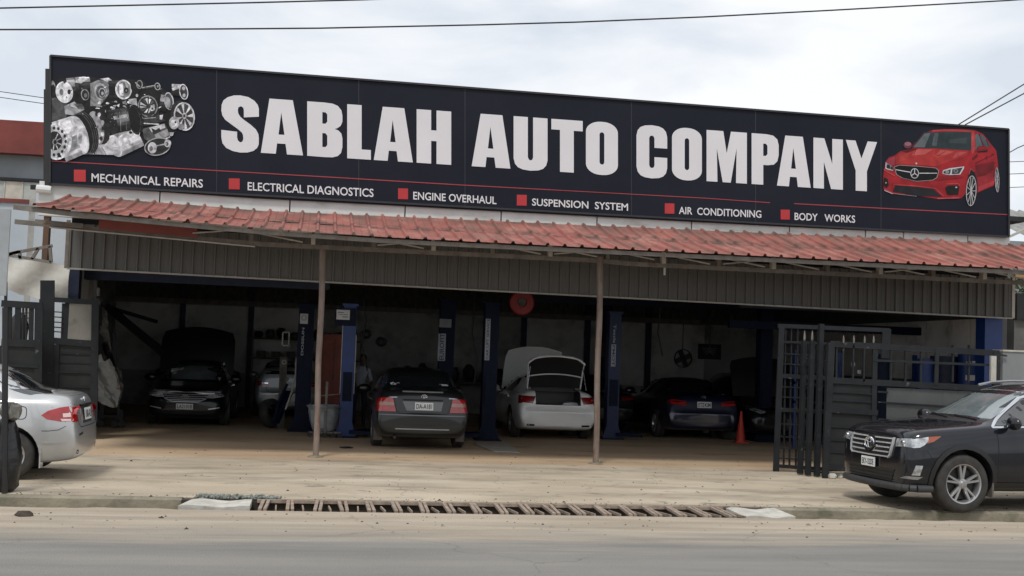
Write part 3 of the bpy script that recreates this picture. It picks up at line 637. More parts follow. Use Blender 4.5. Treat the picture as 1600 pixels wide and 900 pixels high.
def pline(pts, wpx, mat_):
    mb = MB()
    for (a, b), (c_, d) in zip(pts, pts[1:]): mb.add([W(a, b - wpx / 2, .003), W(c_, d - wpx / 2, .003), W(c_, d + wpx / 2, .003), W(a, b + wpx / 2, .003)], [(0, 1, 2, 3)])
    part('red_line', mb, mat_, sg)
pline([(80, 251.5), (320, 265.5), (520, 277), (720, 289), (860, 296.5)], 1.4, 'redline'); pline([(860, 296.5), (1100, 309.5), (1203, 316.7)], 1.1, 'redline'); pline([(1241, 318.2), (1400, 326.5), (1574, 335.3)], 1.4, 'redline')

# printed pictures: flat tones in a colour attribute
pic = bpy.data.materials.new('picture_print'); pic.use_nodes = True; t_ = pic.node_tree; b_ = t_.nodes['Principled BSDF']
at_ = N(t_, 'ShaderNodeVertexColor', layer_name='Col'); t_.links.new(at_.outputs[0], b_.inputs['Base Color']); b_.inputs['Roughness'].default_value = .5; b_.inputs['Specular IOR Level'].default_value = .25
M['pic'] = pic
def pic_tone(m, sc, lo, hi, dist):
    t = m.node_tree; b = t.nodes['Principled BSDF']; src = b.inputs['Base Color'].links[0].from_socket
    tc = N(t, 'ShaderNodeTexCoord'); no = N(t, 'ShaderNodeTexNoise'); no.inputs['Scale'].default_value = sc; no.inputs['Detail'].default_value = 4; no.inputs['Distortion'].default_value = dist; t.links.new(tc.outputs['Object'], no.inputs['Vector'])
    mr = N(t, 'ShaderNodeMapRange'); mr.inputs[1].default_value = .32; mr.inputs[2].default_value = .68; mr.inputs[3].default_value = lo; mr.inputs[4].default_value = hi; t.links.new(no.outputs['Fac'], mr.inputs[0])
    x = N(t, 'ShaderNodeMix', data_type='RGBA', blend_type='MULTIPLY'); x.inputs[0].default_value = 1; t.links.new(src, x.inputs[6]); t.links.new(mr.outputs[0], x.inputs[7]); t.links.new(x.outputs[2], b.inputs['Base Color'])
M['pic_metal'] = pic.copy(); pic_tone(M['pic_metal'], 5.5, .40, 1.35, 1.6); pic_tone(pic, 3.5, .50, .88, .8)
class Pic:
    def __init__(s): s.mb = MB(); s.k = 0
    def poly(s, pts, col):
        if isinstance(col, (int, float)): col = min(.9, col ** 1.35 * 1.35); col = (col, col, col * 1.04)
        col = tuple(q * .92 for q in col)
        v2, f2 = tri2d(pts); s.k += 1; s.mb.add([W(a, b, .003 + s.k * .00012) for a, b in v2], f2, 0, col)
    def ell(s, cx, cy, rx, ry, col, rot=0, n=20, a0=0, a1=360):
        c_, s_ = math.cos(R(rot)), math.sin(R(rot)); P = []
        for i in range(n):
            a = R(a0 + (a1 - a0) * i / (n if a1 - a0 >= 360 else n - 1)); x, y = rx * math.cos(a), ry * math.sin(a); P.append((cx + x * c_ - y * s_, cy + x * s_ + y * c_))
        s.poly(P, col)
    def ring(s, cx, cy, rx, ry, wd, col, inner, rot=0): s.ell(cx, cy, rx, ry, col, rot); s.ell(cx, cy, rx - wd, ry - wd, inner, rot)
    def cyl(s, a, b, rx, ry, rx2, ry2, tones, rot=0):
        """barrel from centre a to centre b (end ellipses), shaded print bands across"""
        n = len(tones); dx, dy = b[0] - a[0], b[1] - a[1]; L_ = math.hypot(dx, dy); nx, ny = -dy / L_, dx / L_
        for i, tn in enumerate(tones):
            u0, u1 = -1 + 2 * i / n, -1 + 2 * (i + 1) / n
            s.poly([(a[0] + nx * ry * u0, a[1] + ny * ry * u0), (b[0] + nx * ry2 * u0, b[1] + ny * ry2 * u0), (b[0] + nx * ry2 * u1, b[1] + ny * ry2 * u1), (a[0] + nx * ry * u1, a[1] + ny * ry * u1)], tn)
    def line(s, pts, w, col):
        for a, b in zip(pts, pts[1:]):
            d = math.dist(a, b) or 1; nx, ny = -(b[1] - a[1]) / d * w / 2, (b[0] - a[0]) / d * w / 2
            s.poly([(a[0] + nx, a[1] + ny), (b[0] + nx, b[1] + ny), (b[0] - nx, b[1] - ny), (a[0] - nx, a[1] - ny)], col)
def Za(x, y): return (70 + x / 5.623, 100 + y / 5.623)
def Zb(x, y): return (190 + x / 5.623, 100 + y / 5.623)
e = Pic(); r3 = random.Random(11)
e.poly([(80, 126), (92, 122), (118, 121), (130, 118), (150, 122), (172, 121), (205, 124), (224, 126), (234, 136), (252, 137), (268, 146), (274, 165), (276, 205), (262, 222), (240, 232), (200, 238), (150, 240), (80, 236)], .035)
e.poly([(80, 150), (105, 160), (104, 184), (80, 190)], .13)                                   # grey block left
e.poly([Za(170, 370), Za(260, 330), Za(350, 400), Za(250, 450), Za(180, 440)], .42); e.line([Za(200, 360), Za(340, 400)], 1.5, .75); e.poly([Za(250, 350), Za(330, 350), Za(350, 400), Za(300, 400)], .2)
e.cyl((105, 133), (135, 128), 12, 11, 10, 9, [.3, .6, .42, .3, .14, .1]); e.ell(128, 131, 7, 11, .22, 8); e.cyl((118, 138), (142, 135), 16, 15, 14, 13, [.35, .1, .06, .035, .03]); e.poly([Za(250, 160), Za(330, 110), Za(395, 120), Za(320, 170)], .55); e.line([Za(300, 120), Za(390, 118)], 1.5, .85)
e.ell(104, 144, 2.5, 4, .1); e.ell(82, 141, 5, 15, .3); e.ell(83, 143, 4, 11, .04)
e.ell(100.5, 144, 13.5, 17, .72, -12); e.ell(100, 144.5, 11.8, 15, .62, -12); e.ell(96, 144, 3.2, 5, .22); e.ell(108, 143.5, 2.6, 4, .05); e.ell(104, 152, 1, 1.4, .2); e.ell(101, 128, 2, 2.4, .1)
e.ell(133, 148, 7, 10, .05); e.ring(133, 148, 6.5, 9, 1.5, .4, .07, -10); e.ell(134, 149, 2.5, 3.5, .3)
e.poly([Za(400, 170), Za(470, 140), Za(560, 150), Za(600, 200), Za(540, 300), Za(480, 370), Za(400, 370)], .3); e.poly([Za(480, 130), Za(560, 120), Za(600, 150), Za(560, 160)], .6)
e.ell(157, 143, 10, 13, .45, -10); e.ell(158, 144, 8, 10.5, .16, -10); e.ring(159.5, 145, 5.5, 7.5, 1.2, .5, .08); e.ell(160, 146, 2, 3, .45)
e.cyl((170, 140), (188, 139), 9, 14, 8, 14, [.1, .05, .03, .025, .03, .06]); e.ell(193, 140, 13, 15.5, .65, -5); e.ell(193.5, 140, 10.5, 13, .32, -5); e.poly([(186, 132), (192, 129), (193, 150), (187, 149)], .75); e.poly([(195, 128), (201, 134), (198, 141)], .75); e.ell(197, 141, 3.4, 4.6, .06); e.ell(197.5, 141.5, 1.3, 1.8, .5)
e.ell(213, 135, 9, 11, .04); e.ring(218, 132, 5, 7, 1.4, .35, .05); e.line([Zb(120, 160), Zb(160, 200)], 2, .4); e.ell(214, 149, 2, 2.5, .5)
e.line([(222, 138), (244, 134)], 3.2, .12); e.line([(222, 137), (243, 133)], 1, .5); e.ring(246, 135, 4.6, 6, 1.3, .5, .06, -10); e.ell(246.5, 135, 1.4, 2, .4)
for i in range(26):   # small bright fittings round the middle of the engine
    x_, y_ = r3.uniform(150, 215), r3.uniform(157, 170); e.poly([(x_, y_), (x_ + r3.uniform(2, 6), y_ + r3.uniform(-2, 2)), (x_ + r3.uniform(2, 6), y_ + r3.uniform(2, 4)), (x_ - 1, y_ + r3.uniform(1, 3))], r3.choice([.05, .1, .3, .5, .7]))
e.poly([Zb(60, 310), Zb(130, 300), Zb(140, 370), Zb(70, 350)], .45)
# centre hub
e.ell(232, 169, 18, 21, .05); e.ring(231, 166, 15.5, 17, 1.6, .35, .07, -15)
for i in range(12): a = i * .55; e.poly([(230 + 11 * math.cos(a), 165 + 11 * math.sin(a)), (230 + 12 * math.cos(a + .35), 165 + 12 * math.sin(a + .35)), (232 + 3 * math.cos(a), 166 + 3 * math.sin(a))], (.75, .15, .5)[i % 3])
e.ell(238, 170, 4, 3.5, .55); e.ell(238, 170, 1.8, 1.5, .08)
e.cyl((250, 158), (262, 160), 8, 16, 8, 15, [.06, .35, .5, .1, .05, .03]); e.ring(264, 158, 7.5, 14, 1.8, .55, .14, -8); e.ell(262, 160, 4.5, 9, .4, -8); e.ell(270, 171, 3, 6, .5)
e.cyl((268, 140), (284, 141), 5, 9, 5, 9, [.5, .1, .05, .04]); e.poly([Zb(440, 210), Zb(510, 190), Zb(505, 215), Zb(450, 235)], .65); e.ring(287, 143.5, 7, 12.5, 1.6, .62, .1, -10); e.ell(287, 138, 2.4, 3, .5); e.ell(287.5, 149, 2.4, 3, .5)
e.ell(280, 178, 14, 21, .06); e.ring(288, 182, 16.5, 22.5, 2.2, .6, .1, -8)
for a in (-100, -50, -5, 40, 80, 125, 165, 215): e.poly([(288 + 3 * math.cos(R(a)), 182 + 4 * math.sin(R(a))), (288 + 14 * math.cos(R(a - 9)), 182 + 20 * math.sin(R(a - 9))), (288 + 14 * math.cos(R(a + 9)), 182 + 20 * math.sin(R(a + 9)))], .62)
e.ell(288, 181, 3.6, 5, .5); e.ell(288, 181, 1.6, 2.4, .1); e.ell(272, 192, 8, 10, .5); e.ell(271, 193, 5, 6, .7); e.ell(274, 191, 1.4, 2, .08); e.ell(283, 198, 5, 5, .3)
# boxes lower right
e.poly([Zb(180, 470), Zb(330, 440), Zb(390, 500), Zb(200, 545)], .08); e.line([Zb(180, 520), Zb(330, 530)], 1.5, .6); e.line([Zb(180, 480), Zb(300, 470)], 1.4, .4); e.poly([Zb(335, 450), Zb(365, 445), Zb(355, 490), Zb(335, 485)], .7)
e.poly([Zb(180, 570), Zb(380, 520), Zb(425, 630), Zb(300, 700), Zb(200, 660)], .15); e.poly([Zb(240, 560), Zb(375, 525), Zb(385, 560), Zb(265, 600)], .55); e.poly([Zb(260, 560), Zb(300, 580), Zb(330, 560), Zb(350, 590), Zb(280, 620)], .07); e.poly([Zb(290, 620), Zb(400, 570), Zb(420, 625), Zb(310, 680)], .36); e.line([Zb(300, 695), Zb(425, 640)], 1.6, .75); e.poly([Zb(420, 600), Zb(460, 600), Zb(450, 630), Zb(425, 635)], .5)
# bottom pulley right
e.ring(246, 229, 21, 14, 1.6, .4, .06, -12); e.ell(238, 231, 7, 9, .55); e.ell(236, 232, 3, 4, .2); e.ell(262, 224, 5.5, 6, .5); e.ell(261, 225, 2.4, 3, .1); e.line([Zb(300, 720), Zb(400, 700)], 2, .4)
# silver barrel below
e.poly([Za(370, 740), Za(560, 620), Za(700, 700), Za(640, 800), Za(330, 790)], .5); e.line([Za(420, 760), Za(440, 790)], 2, .08); e.line([Za(500, 730), Za(540, 800)], 1, .15); e.ell(172, 218, 2.8, 3, .05)
e.cyl((180, 229), (218, 211), 14, 18, 14, 18, [.40, .62, .72, .66, .5, .34]); e.ell(181, 228, 9, 18, .62, -20); e.ell(179, 229, 8, 16, .5, -20); e.line([Zb(0, 600), Zb(170, 560)], 1, .85); e.ell(204, 207, 2.6, 2.2, .04)
# dark barrel centre
e.ell(212, 187, 12, 24, .04, -10); e.ring(210, 187, 10, 22, 1, .1, .03, -10); e.cyl((172, 191), (202, 186), 14, 19, 14, 18, [.1, .16, .3, .22, .12, .06, .035]); e.ell(175, 192, 8, 18.5, .05, -8); e.line([(187, 174), (189, 205)], .8, .35); e.line([(196, 172), (198, 203)], .6, .25)
e.poly([Za(600, 460), Za(720, 440), Za(725, 465), Za(610, 490)], .42)
# flange and belts of the big drum
e.ell(157, 199, 14, 27, .05, -12); e.ell(150, 200, 12, 27, .34, -12)
for i in range(9): a = R(-95 + i * 24); e.ell(152 + 9 * math.cos(a), 200 + 22 * math.sin(a), 2.6, 3.4, (.06, .6)[i % 2])
e.ell(136, 207, 17, 34, .03, -14)
for k_ in range(3): e.ring(134 - k_ * 3, 207.5 + k_, 17, 34 - k_ * .6, .8, .16, .03, -14)
e.cyl((92, 222), (124, 210), 20, 33, 20, 31, [.62, .75, .7, .6, .66, .5, .62, .45, .6, .38, .5]); e.ell(123, 211, 14, 31.5, .5, -18); e.ell(121, 211.6, 13.5, 30.5, .58, -18); e.cyl((92, 222), (119, 212), 20, 32.5, 20, 30.5, [.62, .78, .72, .66, .5, .66, .4, .56, .36, .52, .34])
e.poly([Za(240, 640), Za(280, 620), Za(290, 720), Za(230, 740)], .3); e.poly([Za(300, 610), Za(330, 610), Za(320, 700), Za(290, 700)], .4)
clip = [(a if a > 79.6 else 79.6, b) for a, b in [(88 + 24 * math.cos(q / 24 * 6.2832), 221 + 29 * math.sin(q / 24 * 6.2832)) for q in range(24)]]; e.poly(clip, .68)
e.poly([(a if a > 79.6 else 79.6, b) for a, b in [(86 + 21 * math.cos(q / 24 * 6.2832), 221 + 26 * math.sin(q / 24 * 6.2832)) for q in range(24)]], .5)
for i in range(14):
    a = R(-120 + i * 24); x_, y_ = 86 + 16.5 * math.cos(a), 221 + 21 * math.sin(a)
    if x_ > 81: e.ell(x_, y_, 2, 2.6, .06)
    x_, y_ = 86 + 18.5 * math.cos(a + .2), 221 + 23.5 * math.sin(a + .2)
    if x_ > 81: e.ell(x_, y_, 1.4, 1.6, .85)
e.poly([(a if a > 79.6 else 79.6, b) for a, b in [(85 + 12 * math.cos(q / 20 * 6.2832), 220 + 15 * math.sin(q / 20 * 6.2832)) for q in range(20)]], .06)
for a in (-60, -20, 20, 60, 100): e.line([(85, 221), (85 + 11 * math.cos(R(a)), 221 + 14 * math.sin(R(a)))], 1.4, .6)
e.ell(86, 222, 4, 5, .3); e.ell(86, 222, 2.5, 3.4, .03); e.poly([Za(110, 820), Za(130, 780), Za(150, 820)], .05)
for i in range(90):
    x_, y_ = r3.uniform(108, 282), r3.uniform(128, 226)
    if not inside((x_, y_), [(92, 126), (230, 128), (270, 148), (276, 200), (240, 226), (180, 232), (130, 180), (100, 160)]): continue
    q = r3.uniform(1.2, 3.2); an = r3.uniform(0, 3.1); tn = r3.choice([.02, .04, .08, .35, .55, .8])
    e.poly([(x_ - q * math.cos(an), y_ - q * math.sin(an)), (x_ + q * .3 * math.sin(an), y_ - q * .4), (x_ + q * math.cos(an), y_ + q * math.sin(an)), (x_ - q * .3 * math.sin(an), y_ + q * .4)], tn)
part('engine_picture', e.mb, 'pic_metal', sg)

# ---- red car picture
def Zc(x, y): return (1370 + x / 6.427, 190 + y / 6.427)
def Zd(x, y): return (1460 + x / 6.425, 190 + y / 6.425)
c_ = Pic(); RD = (.42, .020, .028); RL = (.62, .075, .075); RDk = (.16, .010, .016); RM = (.30, .014, .020); DK = (.012, .013, .018); GL = (.035, .055, .062)
body = [Zc(70, 690), Zc(62, 570), Zc(75, 470), Zc(90, 400), Zc(120, 360), Zc(180, 340), Zc(230, 300), Zc(350, 270), Zc(360, 240), Zc(470, 115), Zc(560, 85), Zd(100, 78), Zd(250, 75), Zd(400, 85), Zd(490, 125), Zd(560, 215),
        Zd(620, 290), Zd(635, 390), Zd(640, 470), Zd(610, 540), Zd(600, 640), Zd(430, 715), Zd(400, 800), Zd(330, 700), Zd(270, 770), Zd(30, 775), Zc(400, 745), Zc(160, 725)]
c_.poly(body, RD)
c_.poly([Zd(410, 430), Zd(600, 370), Zd(610, 540), Zd(590, 630), Zd(430, 700), Zd(400, 560)], (.33, .018, .028)); c_.poly([Zd(410, 440), Zd(600, 400), Zd(600, 480), Zd(430, 590)], (.20, .012, .018)); c_.poly([Zd(430, 560), Zd(590, 520), Zd(590, 600), Zd(440, 660)], (.40, .03, .04))
c_.line([Zd(410, 420), Zd(600, 330)], 1.6, RDk); c_.poly([Zd(440, 655), Zd(600, 590), Zd(600, 625), Zd(440, 705)], (.5, .05, .06))
c_.poly([Zc(350, 262), Zc(470, 112), Zc(700, 100), Zd(370, 105), Zd(380, 125), Zd(370, 290), Zd(0, 268)], GL)               # windscreen
c_.poly([Zc(370, 255), Zc(480, 120), Zc(540, 115), Zc(480, 258)], (.16, .19, .20)); c_.poly([Zc(555, 240), Zc(570, 150), Zc(620, 125), Zc(600, 245)], (.12, .15, .16)); c_.poly([Zd(140, 180), Zd(330, 160), Zd(320, 220), Zd(150, 215)], (.06, .085, .09)); c_.poly([Zd(0, 120), Zd(40, 110), Zd(20, 240), Zd(0, 240)], (.1, .12, .13))
c_.poly([Zc(560, 85), Zd(100, 76), Zd(380, 84), Zd(395, 108), Zd(100, 92), Zc(560, 100)], (.55, .06, .07))
c_.line([Zc(352, 262), Zc(470, 112), Zc(560, 98)], 1.1, (.1, .02, .03)); c_.poly([Zd(372, 105), Zd(400, 95), Zd(412, 280), Zd(380, 330), Zd(370, 290)], RL)
c_.poly([Zd(410, 135), Zd(430, 120), Zd(460, 150), Zd(490, 245), Zd(435, 250), Zd(415, 290)], (.14, .18, .2)); c_.poly([Zd(455, 130), Zd(490, 140), Zd(560, 240), Zd(540, 260), Zd(500, 240)], (.10, .14, .16)); c_.line([Zd(445, 120), Zd(490, 245)], 1, DK); c_.line([Zd(520, 180), Zd(545, 250)], 1, DK)
c_.poly([Zd(410, 300), Zd(440, 250), Zd(500, 242), Zd(538, 280), Zd(530, 305), Zd(440, 312)], RM); c_.poly([Zd(425, 300), Zd(535, 285), Zd(530, 306), Zd(440, 312)], DK); c_.poly([Zd(440, 262), Zd(500, 248), Zd(520, 270), Zd(450, 280)], RD)
c_.poly([Zd(375, 370), Zd(430, 320), Zd(440, 350), Zd(390, 390)], RDk)
c_.line([Zd(505, 370), Zd(530, 360)], 1.8, RDk); c_.line([Zd(570, 335), Zd(598, 322)], 1.8, RDk); c_.poly([Zd(520, 345), Zd(530, 345), Zd(530, 385), Zd(520, 385)], RDk)
# bonnet highlights
c_.poly([Zc(190, 350), Zc(240, 300), Zc(400, 270), Zc(700, 275), Zd(0, 272), Zd(340, 295), Zd(330, 340), Zd(150, 400), Zd(50, 440), Zc(600, 450), Zc(400, 435), Zc(190, 430)], (.50, .04, .04))
c_.poly([Zc(400, 275), Zc(560, 280), Zc(480, 330), Zc(350, 340)], (.66, .13, .12)); c_.poly([Zd(60, 285), Zd(200, 300), Zd(110, 340), Zd(20, 330)], (.64, .11, .10)); c_.poly([Zd(220, 310), Zd(330, 305), Zd(240, 350), Zd(180, 370)], (.60, .10, .10)); c_.poly([Zc(560, 330), Zc(700, 350), Zd(60, 350), Zd(20, 380), Zc(640, 400)], (.58, .07, .05)); c_.poly([Zc(215, 345), Zc(330, 300), Zc(300, 380), Zc(220, 400)], (.55, .06, .05))
c_.line([Zc(370, 335), Zc(395, 285)], .8, RDk); c_.line([Zd(30, 345), Zd(110, 300)], .8, RDk); c_.poly([Zc(250, 300), Zc(370, 265), Zc(480, 285), Zc(420, 275), Zc(300, 315)], RDk)
c_.poly([Zc(85, 440), Zc(110, 380), Zc(185, 350), Zc(180, 430), Zc(100, 470)], (.45, .06, .09)); c_.poly([Zc(85, 470), Zc(90, 410), Zc(120, 425), Zc(168, 460), Zc(165, 490), Zc(110, 488)], .35); c_.ell(*Zc(115, 455), 3, 4, .06); c_.ell(*Zc(150, 470), 2.2, 3, .08); c_.line([Zc(92, 410), Zc(92, 470), Zc(160, 490)], .9, .75)
c_.ell(*Zc(310, 235), 6.5, 5.5, (.2, .06, .09)); c_.ell(*Zc(312, 225), 5, 3, (.45, .2, .24)); c_.line([Zc(350, 245), Zc(360, 262)], 2, RDk)
# grille
gr_ = [Zc(180, 455), Zc(230, 440), Zc(400, 450), Zc(590, 468), Zc(620, 495), Zc(600, 560), Zc(560, 585), Zc(400, 597), Zc(260, 565), Zc(200, 530)]; c_.poly([((a - Zc(400, 515)[0]) * 1.03 + Zc(400, 515)[0], (b - Zc(400, 515)[1]) * 1.06 + Zc(400, 515)[1]) for a, b in gr_], .42); c_.poly(gr_, .018)
c_.line([Zc(190, 482), Zc(335, 508)], 1.2, .75); c_.line([Zc(425, 518), Zc(605, 518)], 1.2, .75); c_.ring(*Zc(380, 520), 6.6, 8, 1.1, .65, .03)
for a in (-90, 30, 150): c_.line([Zc(380, 520), (Zc(380, 520)[0] + 6 * math.cos(R(a)), Zc(380, 520)[1] + 7 * math.sin(R(a)))], 1.1, .75)
c_.ell(*Zc(397, 420), 1.4, 1.4, .6)
# lamps right
c_.poly([Zc(660, 520), Zd(85, 490), Zd(150, 468), Zd(300, 450), Zd(295, 475), Zd(260, 530), Zd(150, 537), Zd(85, 525)], .62); c_.poly([Zd(92, 498), Zd(165, 478), Zd(160, 515), Zd(150, 530), Zd(90, 520)], (.04, .06, .065)); c_.poly([Zd(180, 478), Zd(285, 460), Zd(250, 525), Zd(175, 528)], (.04, .06, .065)); c_.ell(*Zd(130, 505), 3, 2.6, .35); c_.ell(*Zd(215, 495), 3.6, 3, .3); c_.ell(*Zd(215, 495), 2, 1.6, .08)
# lower bumper openings
c_.poly([Zc(160, 700), Zc(190, 640), Zc(400, 655), Zc(570, 680), Zc(660, 755), Zc(400, 745)], (.02, .02, .026)); c_.line([Zc(165, 650), Zc(180, 632), Zc(400, 648), Zc(590, 672), Zc(670, 750)], 1.4, RL); c_.poly([Zc(70, 560), Zc(110, 575), Zc(120, 640), Zc(95, 665), Zc(70, 640)], .03); c_.ell(*Zc(92, 615), 1, 1, .6)
c_.poly([Zd(110, 660), Zd(150, 640), Zd(230, 640), Zd(250, 655), Zd(240, 735), Zd(130, 735)], .03); c_.line([Zd(110, 628), Zd(240, 622), Zd(255, 645)], 1.4, RL); c_.ell(*Zd(220, 660), 1.6, 1.1, .55); c_.line([Zd(30, 772), Zd(250, 765)], 1.8, (.6, .1, .12)); c_.line([Zc(75, 680), Zc(165, 722)], 2, (.5, .1, .14)); c_.line([Zc(75, 690), Zc(160, 726)], .8, .6); c_.line([Zc(70, 480), Zc(100, 500), Zc(180, 545)], 1.6, RL); c_.line([Zc(610, 590), Zc(650, 550), Zc(700, 545)], 1.6, RL); c_.poly([Zd(0, 590), Zd(60, 545), Zd(240, 540), Zd(300, 560), Zd(120, 580)], RM); c_.line([Zc(165, 722), Zc(400, 750)], .7, .4)
# wheels
c_.poly([Zd(340, 560), Zd(350, 500), Zd(380, 480), Zd(410, 520), Zd(430, 600), Zd(430, 700), Zd(400, 820), Zd(350, 850), Zd(320, 800), Zd(315, 700)], DK); c_.ring(*Zd(370, 695), 8.2, 24, 1.2, .55, .03, 3)
for i in range(11):
    a = 2 * math.pi * i / 11; c_.line([Zd(370, 695), (Zd(370, 695)[0] + 7.2 * math.cos(a), Zd(370, 695)[1] + 23 * math.sin(a))], .9, .6)
c_.ell(*Zd(370, 695), 1.6, 2.6, .5); c_.ring(*Zd(630, 585), 3.4, 19.5, .9, .5, .03, -2)
for i in range(8):
    a = 2 * math.pi * i / 8; c_.line([Zd(630, 585), (Zd(630, 585)[0] + 2.8 * math.cos(a), Zd(630, 585)[1] + 18 * math.sin(a))], .7, .5)
c_.line([Zd(345, 530), Zd(365, 470), Zd(395, 500)], 1.2, (.5, .08, .1))
part('car_picture', c_.mb, 'pic', sg)
# ================================================================ CARS
def loft(st, H):
    """st rows: x, zb, zbelt, ztop, wsill, wmax, wbelt, wtop  -> closed half-mirrored body cage"""
    rows = []
    for (x, zb, zbelt, zt, ws, wm, wb, wt) in st:
        h_ = zbelt - zb; gh = zt - zbelt
        half = [(0, zb), (ws * .92, zb), (ws, zb + .05 * min(1, h_ / .3)), (wm, zb + .36 * h_), (wm * 1.0, zb + .72 * h_), (wb, zbelt)]
        if gh > .12: half += [(wb - .045, zbelt + .045), (wt + .018, zt - .10 if gh > .2 else zt - .05), (wt * .80, zt - .022), (0, zt)]
        else: half += [(wb - .05, zbelt + gh * .35), (wb * .86, zbelt + gh * .6), (wb * .55, zt - gh * .12), (0, zt)]
        rows.append((x, half))
    mb = MB(); n = 10
    # ring: right side (-y) bottom->top then left side top->bottom
    for x, h in rows:
        ring = [(x, -y, z) for y, z in h] + [(x, y, z) for y, z in h[-2:0:-1]]
        mb.v += [Vector(p) for p in ring]
    k = 18
    for i in range(len(rows) - 1):
        for j in range(k):
            a, b = i * k + j, i * k + (j + 1) % k; mb.f.append([a, a + k, b + k, b]); mb.m.append(0); mb.col.append(None)
    for e, rv in ((0, 0), (len(rows) - 1, 1)):
        o = e * k
        for j in range(9):
            f = [o + j, o + j + 1, o + (k - j - 1) % k, o + (k - j) % k]
            if j == 0: f = [o, o + 1, o + k - 1]
            if j == 8: f = [o + 8, o + 9, o + 10]
            mb.f.append(f[::-1] if rv else f); mb.m.append(0); mb.col.append(None)
    return mb
def fix_normals(me):
    bm_ = bmesh.new(); bm_.from_mesh(me); bmesh.ops.recalc_face_normals(bm_, faces=bm_.faces); bm_.to_mesh(me); bm_.free()
def shell(st, mats, cutters, name='body', sub=2):
    me = loft(st, 0).mesh(name, mats); fix_normals(me)
    o = bpy.data.objects.new('tmp', me); C.objects.link(o); s_ = o.modifiers.new('s', 'SUBSURF'); s_.levels = sub; s_.render_levels = sub
    bpy.context.view_layer.update(); dg_ = bpy.context.evaluated_depsgraph_get()
    smooth = bpy.data.meshes.new_from_object(o.evaluated_get(dg_)); bvh0 = BVHTree.FromPolygons([v.co.copy() for v in smooth.vertices], [list(p.vertices) for p in smooth.polygons])
    cm = MB(); cm.f = []; cutters(cm); cme = cm.mesh('cut', mats); fix_normals(cme)
    co_ = bpy.data.objects.new('cut', cme); C.objects.link(co_); b = o.modifiers.new('b', 'BOOLEAN'); b.object = co_; b.operation = 'DIFFERENCE'; b.solver = 'EXACT'
    bpy.context.view_layer.update(); dg_ = bpy.context.evaluated_depsgraph_get()
    res = bpy.data.meshes.new_from_object(o.evaluated_get(dg_)); res.name = name
    bpy.data.objects.remove(o); bpy.data.objects.remove(co_); bpy.data.meshes.remove(smooth)
    if len(res.polygons) < 100: print('BOOLEAN FAILED')
    res.polygons.foreach_set('use_smooth', [True] * len(res.polygons)); res.set_sharp_from_angle(angle=R(38))
    return res, bvh0
